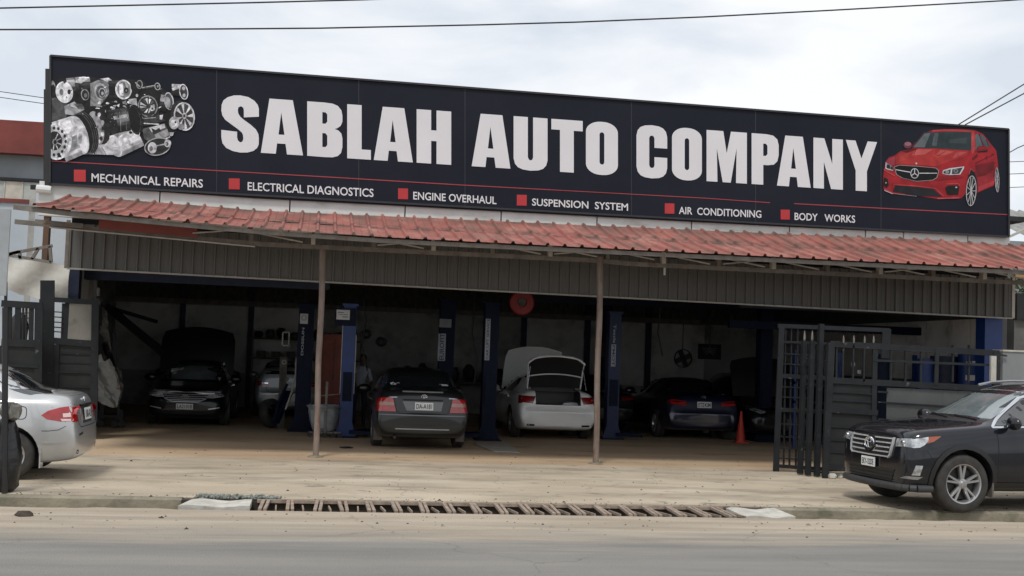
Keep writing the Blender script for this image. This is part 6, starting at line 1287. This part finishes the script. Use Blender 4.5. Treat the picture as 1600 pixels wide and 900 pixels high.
# mechanic behind the blue post
def mechanic():
    b = on(561, 640, 29.3); b.z = 0
    t = thing('person', 'person in a grey shirt bending beside the dark grey saloon, behind the bright blue post', 'person', b)
    V = [(0, 0, .92), (0, -.10, 1.12), (.01, -.22, 1.33), (.02, -.30, 1.42), (.03, -.35, 1.50), (.10, 0, .88), (.11, -.06, .48), (.11, .03, .09), (.12, -.12, .04), (-.10, 0, .88), (-.12, -.08, .48), (-.12, .02, .09), (-.13, -.13, .04),
         (.19, -.24, 1.34), (.25, -.32, 1.08), (.20, -.48, .95), (.18, -.55, .93), (-.16, -.24, 1.34), (-.24, -.34, 1.10), (-.12, -.50, 1.0), (-.10, -.57, .98)]
    E_ = [(0, 1), (1, 2), (2, 3), (3, 4), (0, 5), (5, 6), (6, 7), (7, 8), (0, 9), (9, 10), (10, 11), (11, 12), (2, 13), (13, 14), (14, 15), (15, 16), (2, 17), (17, 18), (18, 19), (19, 20)]
    rad = [.14, .135, .155, .06, .055, .09, .06, .045, .035, .09, .06, .045, .035, .06, .042, .03, .034, .06, .042, .03, .034]
    me = bpy.data.meshes.new('body'); me.from_pydata([Vector(v) for v in V], E_, []); me.materials.append(M['skin']); me.materials.append(M['shirt']); me.materials.append(M['trousers'])
    o = link('body', me); md = o.modifiers.new('k', 'SKIN'); md.use_smooth_shade = True
    for i, r_ in enumerate(rad): me.skin_vertices[0].data[i].radius = (r_, r_ * .85 if i < 3 else r_)
    me.skin_vertices[0].data[0].use_root = True
    o.modifiers.new('s', 'SUBSURF').levels = 1
    bpy.context.view_layer.update(); res = bpy.data.meshes.new_from_object(o.evaluated_get(bpy.context.evaluated_depsgraph_get())); bpy.data.objects.remove(o)
    res.materials.clear()
    for m_ in ('skin', 'shirt', 'trousers'): res.materials.append(M[m_])
    for p in res.polygons:
        z_ = p.center.z; yy = p.center.y; p.use_smooth = True
        p.material_index = 2 if z_ < .96 and abs(yy) < .3 else 1 if z_ < 1.44 and not (yy < -.36 and z_ < 1.2) else 0
    res.name = 'body'; link('body', res, t)
    hd = MB().ball((.035, -.40, 1.60), (.078, .095, .115), 9).ball((.035, -.50, 1.585), (.014, .02, .02), 4).ball((.113, -.40, 1.59), (.012, .02, .03), 4).ball((-.043, -.40, 1.59), (.012, .02, .03), 4)
    hd.tube([(.03, -.34, 1.48), (.035, -.39, 1.56)], .05, 10)
    for sx in (-1, 1): hd.ball((.035 + sx * .03, -.485, 1.605), (.012, .008, .008), 4, 1)
    hd.b2((.012, -.492, 1.545), (.058, -.482, 1.552), 1)
    part('head', hd, ['skin', 'black'], t, local=True); part('hair', MB().ball((.035, -.385, 1.64), (.082, .098, .10), 8), 'black', t, local=True)
    for s_, hx, hy, hz in ((1, .18, -.57, .925), (-1, -.10, -.59, .975)):
        h_ = MB().ball((hx, hy - .02, hz), (.038, .048, .016), 6)
        for k, ln in enumerate((.06, .07, .066, .052)): h_.tube([(hx - .028 + k * .019, hy - .06, hz), (hx - .03 + k * .02, hy - .06 - ln * .6, hz - .006), (hx - .03 + k * .02, hy - .06 - ln, hz - .02)], [.009, .008, .007], 6)
        h_.tube([(hx - s_ * .032, hy - .01, hz), (hx - s_ * .055, hy - .045, hz - .006), (hx - s_ * .05, hy - .07, hz - .012)], [.011, .010, .008], 6)
        part('hand', h_, 'skin', t, local=True)
mechanic()

# trolley with crumpled white sheet at the left
a = gnd(172, 668); t = thing('scrap_trolley', 'wheeled trolley stacked with crumpled white bodywork beside the left gate', 'trolley', a)
Yt = a.y
def P_(x, y, d=0): return on(x, y, Yt + d)
part('trolley_deck', MB().b2(P_(152, 652), P_(192, 648) + Vector((0, .7, -.02))), 'black', t)
for xx in (156, 190): part('leg', MB().bar(P_(xx, 666), P_(xx, 640), .05), 'black', t)
for xx in (157, 178, 191): part('castor', MB().lathe([(0, -.03), (.07, -.03), (.08, 0), (.07, .03), (0, .03)], P_(xx, 662), 'y', 14), 'rubber', t)
def crumple(name, pts, mat_, dep, label, seed, amp=.05, cat=None):
    """crumpled sheet with real folds from an outline in the trolley's plane"""
    q = [(P_(x_, y_).x, P_(x_, y_).z) for x_, y_ in pts]; v2, f2 = tri2d(q, .07); r_ = random.Random(seed)
    vs = [Vector((u + r_.uniform(-.01, .01), Yt + dep + amp * math.sin(u * 17 + v * 9) + r_.uniform(-amp, amp) * .6, v)) for u, v in v2]
    n = len(vs); mb = MB(); mb.add(vs + [v + Vector((0, .03, 0)) for v in vs], list(f2) + [[i + n for i in reversed(f)] for f in f2]); return part(name, mb, mat_, t, label, angle=15)
crumple('crumpled_sheet', [(152, 560), (158, 553), (164, 565), (172, 560), (180, 575), (186, 590), (188, 612), (184, 636), (176, 637), (160, 630), (150, 622)], 'white_scrap', -.1, 'crumpled white body panel with red and green marks', 1)
crumple('crumpled_sheet', [(180, 572), (190, 580), (192, 610), (186, 632), (180, 600)], 'rag', -.02, None, 2)
crumple('bent_panel', [(150, 478), (158, 476), (166, 486), (170, 520), (176, 560), (164, 562), (152, 548)], 'rag', 0, 'bent grey sheet above the white panel', 3)
crumple('bent_panel', [(158, 540), (168, 532), (178, 560), (184, 590), (176, 585), (166, 556)], 'black', -.05, None, 4)
part('stand_post', MB().bar(P_(160, 655), P_(156, 470), .08).bar(P_(186, 655), P_(178, 520), .06), 'black', t)
part('box_stack', MB().b2(P_(138, 455) + Vector((0, 0, 0)), P_(145, 445) + Vector((0, .2, 0))).b2(P_(150, 462), P_(154, 450) + Vector((0, .2, 0))), 'paper', t)
part('stand_shelf', MB().b2(P_(132, 470), P_(160, 464) + Vector((0, .3, 0))), 'grime', t)

# ================================================================ GATES
def gpart(name, x0, y0, x1, y1, Y, t, m='gate', dep=.05, label=None):
    """upright rectangular member between two photo points on plane Y"""
    a, b = on(x0, y0, Y), on(x1, y1, Y); return part(name, MB().b2((min(a.x, b.x), Y, min(a.z, b.z)), (max(a.x, b.x), Y + dep, max(a.z, b.z))), m, t, label)
SLN = [0]
def slat(name, x0, y0, x1, y1, Y, t, w=.05, m='gate', dep=.04):
    SLN[0] += 1; Y = Y + (SLN[0] % 7) * .0025; dep = dep - (SLN[0] % 5) * .002
    return part(name, MB().bar(on(x0, y0, Y) + Vector((0, dep / 2, 0)), on(x1, y1, Y) + Vector((0, dep / 2, 0)), dep, w, up=(0, 0, 1)), m, t)
GRP = 'black steel gate leaves'
b0 = on(1215, 738, 20.0)
t = thing('gate_leaf', 'outer folded leaf of the right gate, chipped white paint on its left stile', 'gate', (b0.x, 20.0, 0), 0, GRP); Y = 20.0
slat('stile', 1222, 508, 1213, 738, Y, t, .10); slat('rail', 1216, 509, 1390, 516, Y, t, .07); slat('rail', 1216, 587, 1300, 591, Y, t, .08); slat('rail', 1216, 640, 1300, 644, Y, t, .07); slat('rail', 1213, 728, 1300, 734, Y, t, .06); slat('rail', 1218, 534, 1300, 537, Y, t, .04); slat('stile', 1386, 514, 1384, 560, Y, t, .16)
for k, yy in enumerate((552, 568, 604, 620, 662, 682, 700, 716)): slat('slat', 1217, yy, 1270, yy + 3, Y + .02, t, .022)
for xx in (1228, 1237, 1247): slat('bar', xx, 512, xx - 3, 730, Y + .03, t, .022)
t = thing('gate_leaf', 'narrow folded leaf of the right gate standing edge on, spiked posts', 'gate', (on(1262, 745, 19.3).x, 19.3, 0), 0, GRP)
for xx, Y, yb, yt_ in ((1257, 19.5, 744, 532), (1269, 19.3, 747, 532), (1283, 19.2, 748, 506), (1296, 19.05, 750, 536)):
    a, b = on(xx, yt_, Y), gnd(xx - 6, yb); b = Vector((on(xx - 7, yb, Y).x, Y, .02))
    part('post', MB().bar(a, b, .10, .075), 'gate', t)
for xx, Y in ((1257, 19.5), (1269, 19.3)):
    a = on(xx, 532, Y); part('spike', MB().lathe([(.016, 0), (.022, .05), (.006, .16), (0, .17)], a, 'z', 8), 'truss', t)
for yy in (560, 600, 640, 690, 735): slat('hinge_bar', 1258, yy, 1296, yy + 5, 19.35, t, .03)
Y = 18.98
t = thing('gate_leaf', 'long right gate leaf with barred top and ribbed lower sheets, behind the black vehicle', 'gate', (on(1400, 750, Y).x, Y, 0), 0, GRP)
slat('stile', 1300, 536, 1290, 752, Y, t, .11); slat('rail', 1298, 537, 1562, 552, Y, t, .10); slat('rail', 1296, 594, 1562, 608, Y, t, .10); slat('stile', 1368, 540, 1364, 752, Y, t, .085); slat('stile', 1558, 551, 1556, 640, Y, t, .13)
slat('stile', 1465, 545, 1463, 602, Y, t, .07); slat('rail', 1294, 640, 1372, 645, Y, t, .09); slat('rail', 1366, 563, 1560, 571, Y, t, .04); slat('rail', 1292, 730, 1366, 736, Y, t, .08)
for xx in (1308, 1318, 1334, 1351, 1393, 1416, 1440, 1490, 1515): slat('bar', xx, 539, xx - 1, 597, Y + .01, t, .028)
for k, yy in enumerate((612, 625, 666, 687, 706)): slat('rib', 1296, yy, 1366, yy + 4, Y + .02, t, .030 if yy > 650 else .02)
a, b = on(1298, 600, Y), on(1368, 738, Y); part('sheet', MB().b2((a.x, Y + .045, b.z), (b.x, Y + .055, a.z)), 'gate_sheet', t)
for i in range(4):
    x0 = on(1388 + i * 44, 606 + i * 2, Y); x1 = on(1431 + i * 44, 700, Y); part('sheet', MB().b2((x0.x, Y + .05 + .004 * (i % 2), .35), (x1.x, Y + .06 + .004 * (i % 2), x0.z)), 'grey_sheet', t)
slat('rib', 1372, 612, 1388, 613, Y, t, .03); slat('rib', 1372, 628, 1500, 636, Y - .005, t, .02); slat('rib', 1372, 655, 1500, 664, Y, t, .03)
for xx in (1318, 1334, 1351, 1365):
    a = on(xx, 536, Y); part('spike', MB().lathe([(.013, 0), (.018, .05), (.005, .12), (0, .13)], a, 'z', 8), 'truss', t)
part('latch', MB().b2(on(1549, 556, Y - .05), on(1554, 596, Y)), 'truss_light', t)
# right wall stub and things behind the gate
t = thing('grey_hut', 'plain grey painted wall block at the right edge beyond the gate', 'wall', (on(1580, 600, 20).x, 20, 0))
a, b = on(1567, 549, 20), on(1660, 640, 20); part('wall', MB().b2((a.x, 20, -.02), (b.x, 20.3, a.z)), 'hutgrey', t); part('coping', MB().b2((a.x - .01, 19.98, a.z), (b.x, 20.32, a.z + .03)), 'truss_light', t)
part('hook', MB().bar(on(1556, 553, 19.95), on(1573, 556, 19.95), .03), 'black', t)
for k, (x0, y0, x1, y1, yy, lb) in enumerate(((1370, 556, 1395, 600, 24.2, 'grey blue drum behind the gate, leftmost of the row'), (1440, 560, 1462, 598, 24, 'blue drum behind the gate, left of the middle stile'), (1466, 556, 1504, 598, 24.3, 'navy drum behind the gate, right of the middle stile'),
        (1508, 550, 1540, 598, 24, 'blue drum with two white labels behind the gate, rightmost'))):
    a, b = on(x0, y0, yy), on(x1, y1, yy); r_ = (b.x - a.x) / 2; cx = (a.x + b.x) / 2
    t = thing('blue_drum', lb, 'drum', (cx, yy, 0), 0, 'drums behind the right gate'); h_ = a.z
    part('drum_body', MB().lathe([(0, 0), (r_, 0), (r_, h_ * .3), (r_ * 1.03, h_ * .32), (r_, h_ * .34), (r_, h_ * .66), (r_ * 1.03, h_ * .68), (r_, h_ * .7), (r_, h_), (0, h_)], (cx, yy + r_, 0), 'z', 24), ('lift_dark', 'blue', 'dark_blue', 'blue')[k], t)
    if k == 3:
        for q0, q1 in (((1510, 565), (1517, 568)), ((1519, 564), (1528, 569)), ((1509, 586), (1513, 594)), ((1515, 586), (1527, 595))): part('label_sheet', MB().b2(on(*q0, yy - .03), on(*q1, yy - .03) + Vector((0, .01, 0))), 'paper', t)
t = thing('steel_rack', 'blue steel rack with papers standing behind the right gate', 'rack', (12.0, 25.5, 0))
for xx in (10.4, 11.4, 12.4, 13.2): part('upright', MB().b2((xx, 25.5, 0), (xx + .08, 25.58, 2.15)), 'blue', t)
part('shelf_board', MB().b2((10.4, 25.45, 1.42), (13.28, 26.0, 1.47)), 'lift_dark', t); part('shelf_board', MB().b2((10.4, 25.45, 1.0), (13.28, 26.0, 1.05)), 'lift_dark', t)
for k, (x0, y0, x1, y1) in enumerate(((1475, 590, 1486, 593), (1330, 566, 1336, 572), (1340, 578, 1345, 584))):
    single('paper_sheet', MB().b2(on(x0, y0, 24.9), on(x1, y1, 24.9) + Vector((0, .02, 0))), 'paper', ('white sheet lying low behind the right gate, left of the labelled drum', 'small pale scrap seen through the gate bars, upper', 'small pale scrap seen through the gate bars, lower')[k], 'paper')
# rocks and rubbish on the ground
for k, (x_, y_, r_) in enumerate(((1300, 748, .07), (1312, 747, .06))): a = gnd(x_, y_); single('pale_stone', MB().ball(a + Vector((0, 0, r_ * .5)), (r_, r_, r_ * .8), 5, noise=.4, seed=k), 'slab', ('pale stone at the foot of the right gate, left of the pair', 'pale stone at the foot of the right gate, right of the pair')[k], 'stone')
a = gnd(36, 806, RZ); single('dark_stone', MB().ball(a + Vector((0, 0, .02)), (.09, .07, .035), 5, noise=.5, seed=5), 'pit', 'small dark stone on the road edge at the left', 'stone')
a = gnd(541, 700); single('dark_rag', MB().ball(a + Vector((0, 0, .01)), (.12, .08, .02), 5, noise=.6, seed=6), 'black', 'dark scrap lying on the floor near the blue lift post', 'rag')
for k, (x_, y_) in enumerate(((1090, 676), (1102, 680))): a = gnd(x_, y_); single('silver_scrap', MB().ball(a + Vector((0, -.1, .12)), (.12, .1, .06), 5, noise=.7, seed=8 + k), 'truss_light', ('torn foil scrap under the rear of the navy saloon, left piece', 'torn foil scrap under the rear of the navy saloon, right piece')[k], 'scrap')
# wet pale stain sheet lying on the floor by the white saloon
a = [gnd(740, 694), gnd(790, 692), gnd(812, 708), gnd(772, 706)]; single('cardboard', MB().add([v + Vector((0, 0, .004)) for v in a] + [v + Vector((0, 0, .012)) for v in a], [(3, 2, 1, 0), (4, 5, 6, 7), (0, 1, 5, 4), (1, 2, 6, 5), (2, 3, 7, 6), (3, 0, 4, 7)]), 'pale_card', 'flat pale cardboard on the floor in front of the white saloon', 'cardboard')

# left gate
Y = 23.4
t = thing('gate_leaf', 'left gate leaf with barred top and ribbed sheet bottom, behind the silver saloon', 'gate', (on(100, 640, Y).x, Y, 0), 0, GRP)
slat('stile', 74, 438, 71, 682, Y, t, .25); slat('stile', 149, 466, 146, 660, Y, t, .13); slat('rail', 82, 468, 157, 473, Y, t, .09); slat('rail', 78, 532, 150, 538, Y, t, .12); slat('stile', 88, 538, 85, 682, Y, t, .10)
for yy in (487, 495, 503, 511, 518): slat('bar', 82, yy, 98, yy + 1, Y + .03, t, .02)
slat('stile', 103, 474, 101, 530, Y + .05, t, .14); 
a, b = on(108, 474, Y), on(150, 532, Y)
part('sheet', MB().b2((a.x, Y + .03, b.z), (b.x, Y + .05, a.z)), 'grey_panel', t, 'weathered grey sheet with a rounded corner in the gate top')
a, b = on(88, 538, Y), on(148, 650, Y); part('sheet', MB().b2((a.x, Y + .05, .1), (b.x, Y + .06, a.z)), 'gate_sheet', t)
for yy in (552, 566, 581, 604, 628): slat('rib', 86, yy, 148, yy + 2, Y + .02, t, .03 if yy in (581,) else .022)
Y = 22.9
t = thing('gate_leaf', 'far left gate leaf with upright bars, above the silver saloon', 'gate', (on(35, 640, Y).x, Y, 0), 0, GRP)
slat('rail', 2, 474, 66, 478, Y, t, .12); slat('rail', 2, 535, 62, 537, Y, t, .13); slat('stile', 61, 478, 58, 684, Y, t, .13); slat('stile', 9, 440, 6, 684, Y, t, .05); slat('rail', 2, 570, 60, 573, Y, t, .05)
for xx, ww in ((28, .10), (49, .08), (56, .04), (36, .03), (41, .03), (15, .08)): slat('bar', xx, 478, xx - 1, 535, Y + .02, t, ww)
for yy in (489, 497, 510): slat('bar', 30, yy, 46, yy, Y + .04, t, .015)
a, b = on(0, 540, Y), on(60, 640, Y); part('sheet', MB().b2((a.x - .2, Y + .05, .1), (b.x, Y + .06, a.z)), 'gate_sheet', t)
a = on(30, 515, 23.6); single('hanging_coat', MB().ball(a, (.16, .1, .32), 7, noise=.25, seed=9), 'black', 'dark coat hanging on the far left gate leaf', 'coat')

# ================================================================ LEFT NEIGHBOUR, TARP, RIGHT EDGE
Yb = 30
t = thing('neighbour_building', 'pale blue two storey building with maroon fascia and louvre windows at the left', 'building', (-11, Yb, 0))
zr = 6.8
part('wall', MB().b2((-17, Yb, -.02), (-6.04, 36.9, 4.98)), 'bgwall', t); part('upper_wall', MB().b2((-17, Yb + .1, 5.3), (-6.04, 36.9, 6.5)), 'bgwall2', t)
part('fascia_board', MB().b2((-17, Yb - .25, 6.12), (-5.65, Yb + .05, 6.82)), 'maroon', t)
part('roof', MB().b2((-17.2, Yb - .2, 6.822), (-5.6, 37, 6.9)), 'maroon', t)
part('sill_band', MB().b2((-17, Yb - .06, 4.98), (-5.72, Yb + .2, 5.07)), 'maroon', t); part('head_band', MB().b2((-17, Yb - .04, 5.50), (-5.72, Yb + .1, 5.57)), 'dark_in', t)
for i in range(26):
    xx = -7.0 - (i - 3) * .41
    part('louvre_pane', MB().b2((xx, Yb + .02, 5.075), (xx + .385, Yb + .05, 5.49)), 'louvre' if i % 4 else 'louvre2', t); part('window_bar', MB().b2((xx + .385, Yb, 5.075), (xx + .41, Yb + .06, 5.49)), 'truss_light', t)
wt = thing('site_wall', 'low pale wall behind the left gates', 'wall', (-8, 27.5, 0)); part('wall', MB().b2((-14, 27.5, -.02), (-6.0, 27.7, 2.3)), 'bgwall', wt)
# tarp awning at the left
Yt2 = 23.62; c4 = [on(6, 403, Yt2), on(110, 414, Yt2), on(104, 470, Yt2), on(8, 452, Yt2)]; tp = MB(); n = 14; vs = []
for j in range(7):
    for i in range(n + 1):
        u, v = i / n, j / 6; p = (c4[0] * (1 - u) + c4[1] * u) * (1 - v) + (c4[3] * (1 - u) + c4[2] * u) * v
        vs.append(p + Vector((0, .05 * math.sin(u * 9 + v * 5) + .03 * v, -.05 * math.sin(math.pi * u) * v + .015 * math.sin(u * 20))))
tp.add(vs, [(j * (n + 1) + i, j * (n + 1) + i + 1, (j + 1) * (n + 1) + i + 1, (j + 1) * (n + 1) + i) for j in range(6) for i in range(n)]); n0 = len(vs)
tp.add([v + Vector((0, .02, 0)) for v in vs], [tuple(reversed((j * (n + 1) + i, j * (n + 1) + i + 1, (j + 1) * (n + 1) + i + 1, (j + 1) * (n + 1) + i))) for j in range(6) for i in range(n)])
single('white_tarp', tp, 'tarp', 'sagging white tarpaulin stretched behind the left gates', 'tarpaulin')
t = thing('truss_bracket', 'small dark steel truss bracket reaching from the wooden post over the tarpaulin', 'bracket', on(70, 400, 22.0)); Yq = 22.0
for a, b in (((5, 398), (82, 384)), ((5, 398), (28, 401)), ((28, 401), (80, 410)), ((30, 392), (32, 405)), ((60, 388), (50, 405)), ((78, 385), (80, 410)), ((30, 393), (14, 398))): part('truss_bar', MB().bar(on(*a, Yq), on(*b, Yq), .05), 'truss', t)
t = thing('eave_rail', 'pair of dark steel rails sticking out at the left end of the awning', 'rail', on(70, 335, 20.4))
part('rail', MB().bar(on(39, 325, 20.0), on(110, 329, 20.0), .07, .06), 'truss', t); part('rail', MB().bar(on(55, 346, 20.5), on(130, 353, 20.5), .07, .07), 'truss', t)
# foreground post and bag at the left edge
a = gnd(3, 771); t = thing('kerb_post', 'dark steel post with a weathered grey board at the left edge of the kerb', 'post', a)
p = on(4, 480, a.y); part('post', MB().tube([(a.x + .03, a.y, 0), (p.x + .03, a.y, p.z)], .035, 10), 'black', t); q0, q1 = on(-30, 325, a.y), on(9.5, 462, a.y); part('board', MB().b2((q0.x, a.y - .02, q1.z), (q1.x, a.y + .02, q0.z)), 'grey_panel2', t)
p = on(7, 560, a.y); part('post', MB().tube([(a.x - .1, a.y + .02, 0), (q0.x + .1, a.y + .02, q0.z)], .03, 8), 'black', t)
a = gnd(4, 770); a.y += .12
bg_ = MB(); n = 20; vs = []; r5 = random.Random(4); prof = [(.0, 0), (.10, .0), (.15, .06), (.18, .22), (.185, .42), (.15, .6), (.12, .75), (.09, .84), (.04, .88), (0, .89)]
for r_, z_ in prof:
    for k in range(n):
        q = 2 * math.pi * k / n; f = 1 + r5.uniform(-.09, .09) + .06 * math.sin(5 * q + z_ * 9); vs.append(a + Vector((r_ * math.cos(q) * f - .02, r_ * math.sin(q) * f, z_ + r5.uniform(-.012, .012) * (z_ > 0))))
bg_.add(vs, [(i * n + k, i * n + (k + 1) % n, (i + 1) * n + (k + 1) % n, (i + 1) * n + k) for i in range(len(prof) - 1) for k in range(n)])
single('rubbish_bag', bg_, 'bagm', 'full black rubbish bag slumped against the post at the left edge', 'rubbish bag', angle=50)
single('old_rag', MB().ball(a + Vector((.02, -.05, .95)), (.13, .12, .10), 7, noise=.45, seed=12), 'rag', 'speckled grey rag bundle on top of the black rubbish bag', 'rag')
# right edge roof, bushes, wall
t = thing('shed', 'low shed with grey corrugated roof beyond the right end of the sign', 'shed', (16.5, 30, 0))
a, b = on(1574, 322, 30), on(1700, 340, 30); z0 = on(1580, 372, 28).z
for i in range(16):
    xx = a.x - .5 + i * .28; part('roof_sheet', MB().add([(xx, 28, z0), (xx + .06, 28, z0 + .05), (xx + .27, 28, z0), (xx + .27, 31, a.z + .02), (xx + .06, 31, a.z + .07), (xx, 31, a.z + .02), (xx, 28, z0 - .01), (xx + .27, 28, z0 - .01), (xx + .27, 31, a.z), (xx, 31, a.z)],
        [(0, 1, 4, 5), (1, 2, 3, 4), (6, 9, 8, 7), (0, 6, 7, 2, 1), (3, 8, 9, 5, 4), (0, 5, 9, 6), (2, 7, 8, 3)]), 'bgroof', t)
part('wall', MB().b2((16.2, 28.4, -.02), (21, 31, z0 - .02)), 'bgwall2', t)
part('gable_bar', MB().bar(on(1572, 372, 27.9), on(1603, 358, 27.9), .06), 'truss_light', t)
t = thing('boundary_wall', 'dark rendered wall with a shaded recess at the far right edge', 'wall', (15.5, 24, 0)); a = on(1582, 458, 24)
part('wall', MB().b2((a.x + .05, 24, -.02), (20, 24.3, on(1590, 500, 24).z)), 'hutgrey2', t); part('lintel', MB().b2((a.x + .05, 23.9, on(1590, 500, 24).z), (20, 24.35, a.z)), 'dark_in', t)
a = on(1593, 347, 23.5); single('orange_board', MB().b2(on(1587, 423, 22.9), on(1640, 436, 22.9) + Vector((0, .1, 0))), 'tan_wood', 'orange timber board under the right end of the awning', 'board')
lf_ = MB(); r6 = random.Random(2); c0 = on(1596, 440, 25.5)
for i in range(900):
    p = c0 + Vector((r6.gauss(.3, .5), r6.gauss(0, .3), r6.gauss(-.05, .22))); d1 = Vector((r6.uniform(-1, 1), r6.uniform(-1, 1), r6.uniform(-1, 1))).normalized() * .06; d2 = Vector((r6.uniform(-1, 1), r6.uniform(-1, 1), r6.uniform(-1, 1))).normalized() * .025
    lf_.add([p - d1, p + d2, p + d1, p - d2], [(0, 1, 2, 3)])
t = thing('shrub', 'dusty green shrub behind the wall at the right edge', 'shrub', (c0.x, 25.5, 0)); part('foliage', lf_, 'leaf', t); part('stem', MB().tube([(c0.x + .2, 25.5, 0), (c0.x + .25, 25.5, c0.z)], [.05, .02], 8), 'wood', t)

# ================================================================ CABLES
def cable(pts, Y, r, label):
    if isinstance(Y, (int, float)): Y = [Y] * len(pts)
    P = [on(x_, y_, yy) for (x_, y_), yy in zip(pts, Y)]; single('power_cable', MB().tube(P, r, 6), 'cable', label, 'cable', 'power cables overhead')
cable([(-220, 15), (0, 12.6), (240, 7.5), (400, 4), (570, -.5), (760, -8), (1000, -18)], 17, .011, 'upper power cable crossing the top left of the sky')
cable([(-220, 46.5), (0, 46.2), (250, 45.8), (500, 44), (750, 38.8), (900, 34.6), (1100, 26.4), (1300, 16), (1570, 1), (1760, -12)], 17, .011, 'long power cable sagging across the sky above the sign')
cable([(1380, 268), (1497, 195), (1600, 131.5), (1800, 8)], 26, .016, 'upper of two cables rising to the right from behind the sign')
cable([(1380, 280), (1508, 195), (1600, 146), (1800, 40)], 26, .016, 'lower of two cables rising to the right from behind the sign')
cable([(1500, 262), (1576, 239), (1590, 231), (1640, 210)], 26, .012, 'short thin cable at the right of the sign, uppermost')
for k, yy in enumerate((253, 272, 293)): cable([(1480, yy + 3), (1576, yy), (1700, yy - 5)], 27, .008, ('faint wire right of the sign, level with the red car bonnet', 'faint wire right of the sign, level with the red car lamps', 'faint wire right of the sign, level with the red car bumper')[k])
cable([(-120, 125), (0, 143), (76, 154), (200, 170)], 28, .008, 'upper faint wire left of the sign above the maroon fascia')
cable([(-120, 136), (0, 152), (76, 163), (200, 178)], 28, .008, 'lower faint wire left of the sign above the maroon fascia')

# ================================================================ MORE WORKSHOP CLUTTER
tyre_me = MB().lathe([(.19, -.08), (.20, -.10), (.29, -.105), (.325, -.07), (.33, 0), (.325, .07), (.29, .105), (.20, .10), (.19, .08)], (0, 0, 0), 'z', 24).mesh('loose_tyre', 'rubber', angle=50)
for k, (x_, y_, z_, rx, lb) in enumerate(((6.05, 28.2, .105, 0, 'worn tyre lying flat at the bottom of the stack behind the right lift post'), (6.07, 28.22, .315, 0, 'worn tyre in the middle of the stack behind the right lift post'), (6.03, 28.19, .525, 0, 'worn tyre on top of the stack behind the right lift post'),
        (-.95, 27.9, .33, 1.4, 'worn tyre leaning upright left of the navy lift post'), (9.95, 28.1, .105, 0, 'worn tyre lying on the floor right of the orange cone'), (2.55 + .9, 29.2, .33, 1.35, 'worn tyre leaning behind the dark grey saloon'))):
    o = link('loose_tyre', tyre_me); o.location = (x_, y_, z_); o.rotation_euler = (rx, 0, .3 * k); tag(o, lb, 'tyre', 'loose tyres in the workshop')
for k, (pts, lb) in enumerate(((((568, 470), (572, 500), (566, 540), (574, 580)), 'black air hose hanging behind the bright blue lift post'), (((742, 470), (738, 520), (745, 560), (741, 600)), 'black air hose hanging between the two middle lift posts'), (((1032, 480), (1028, 520), (1035, 556)), 'black air hose hanging in the right bay left of the wall fan'))):
    single('air_hose', MB().tube([on(x_, y_, 28.5) for x_, y_ in pts], .018, 6), 'black', lb, 'hose', 'air hoses hanging in the workshop')
for k, (x_, y_, mt, lb) in enumerate(((-.05, 28.6, 'cab_red', 'red oil can on the floor beside the rust red cabinet'), (9.75, 28.9, 'grime', 'grey oil can behind the orange cone'))):
    t = thing('oil_can', lb, 'oil can', (x_, y_, 0)); part('can_body', MB().box((x_, y_, .14), (.2, .14, .28)), mt, t); part('can_cap', MB().lathe([(0, .03), (.025, .03), (.025, 0)], (x_ + .05, y_, .28), 'z', 10), 'black', t)
# footings of the awning posts
for k, (x_, y_, lb) in enumerate(((.06, 20.84, 'rough concrete blob round the foot of the left steel post'), (4.86, 20.72, 'rough concrete blob round the foot of the right steel post'))):
    single('post_footing', MB().ball((x_, y_, .0), (.13, .13, .03), 6, noise=.35, seed=k), 'kerb', lb, 'footing')
# loose grit and leaves on the forecourt and road edge
lt = MB(); r8 = random.Random(21)
for i in range(1500):
    xx = r8.uniform(-9, 13); yy = r8.choice((r8.gauss(13.6, .5), r8.uniform(15.05, 22), r8.gauss(15.15, .12)))
    if 13.9 < yy < 15.02: continue
    zz = RZ if yy < 13.9 else 0; sz = r8.uniform(.004, .016) * (1 if r8.random() < .93 else 1.8)
    lt.add([(xx - sz, yy - sz, zz), (xx + sz, yy - sz * .7, zz), (xx + sz * .8, yy + sz, zz), (xx - sz, yy + sz * .8, zz), (xx, yy, zz + sz * .9)], [(0, 1, 4), (1, 2, 4), (2, 3, 4), (3, 0, 4)], r8.randint(0, 2))
o = link('grit', lt.mesh('grit', ['pit', 'kerb', 'bar'])); o['kind'] = 'stuff'; o['label'] = 'loose grit and crumbs scattered over the forecourt and road edge'
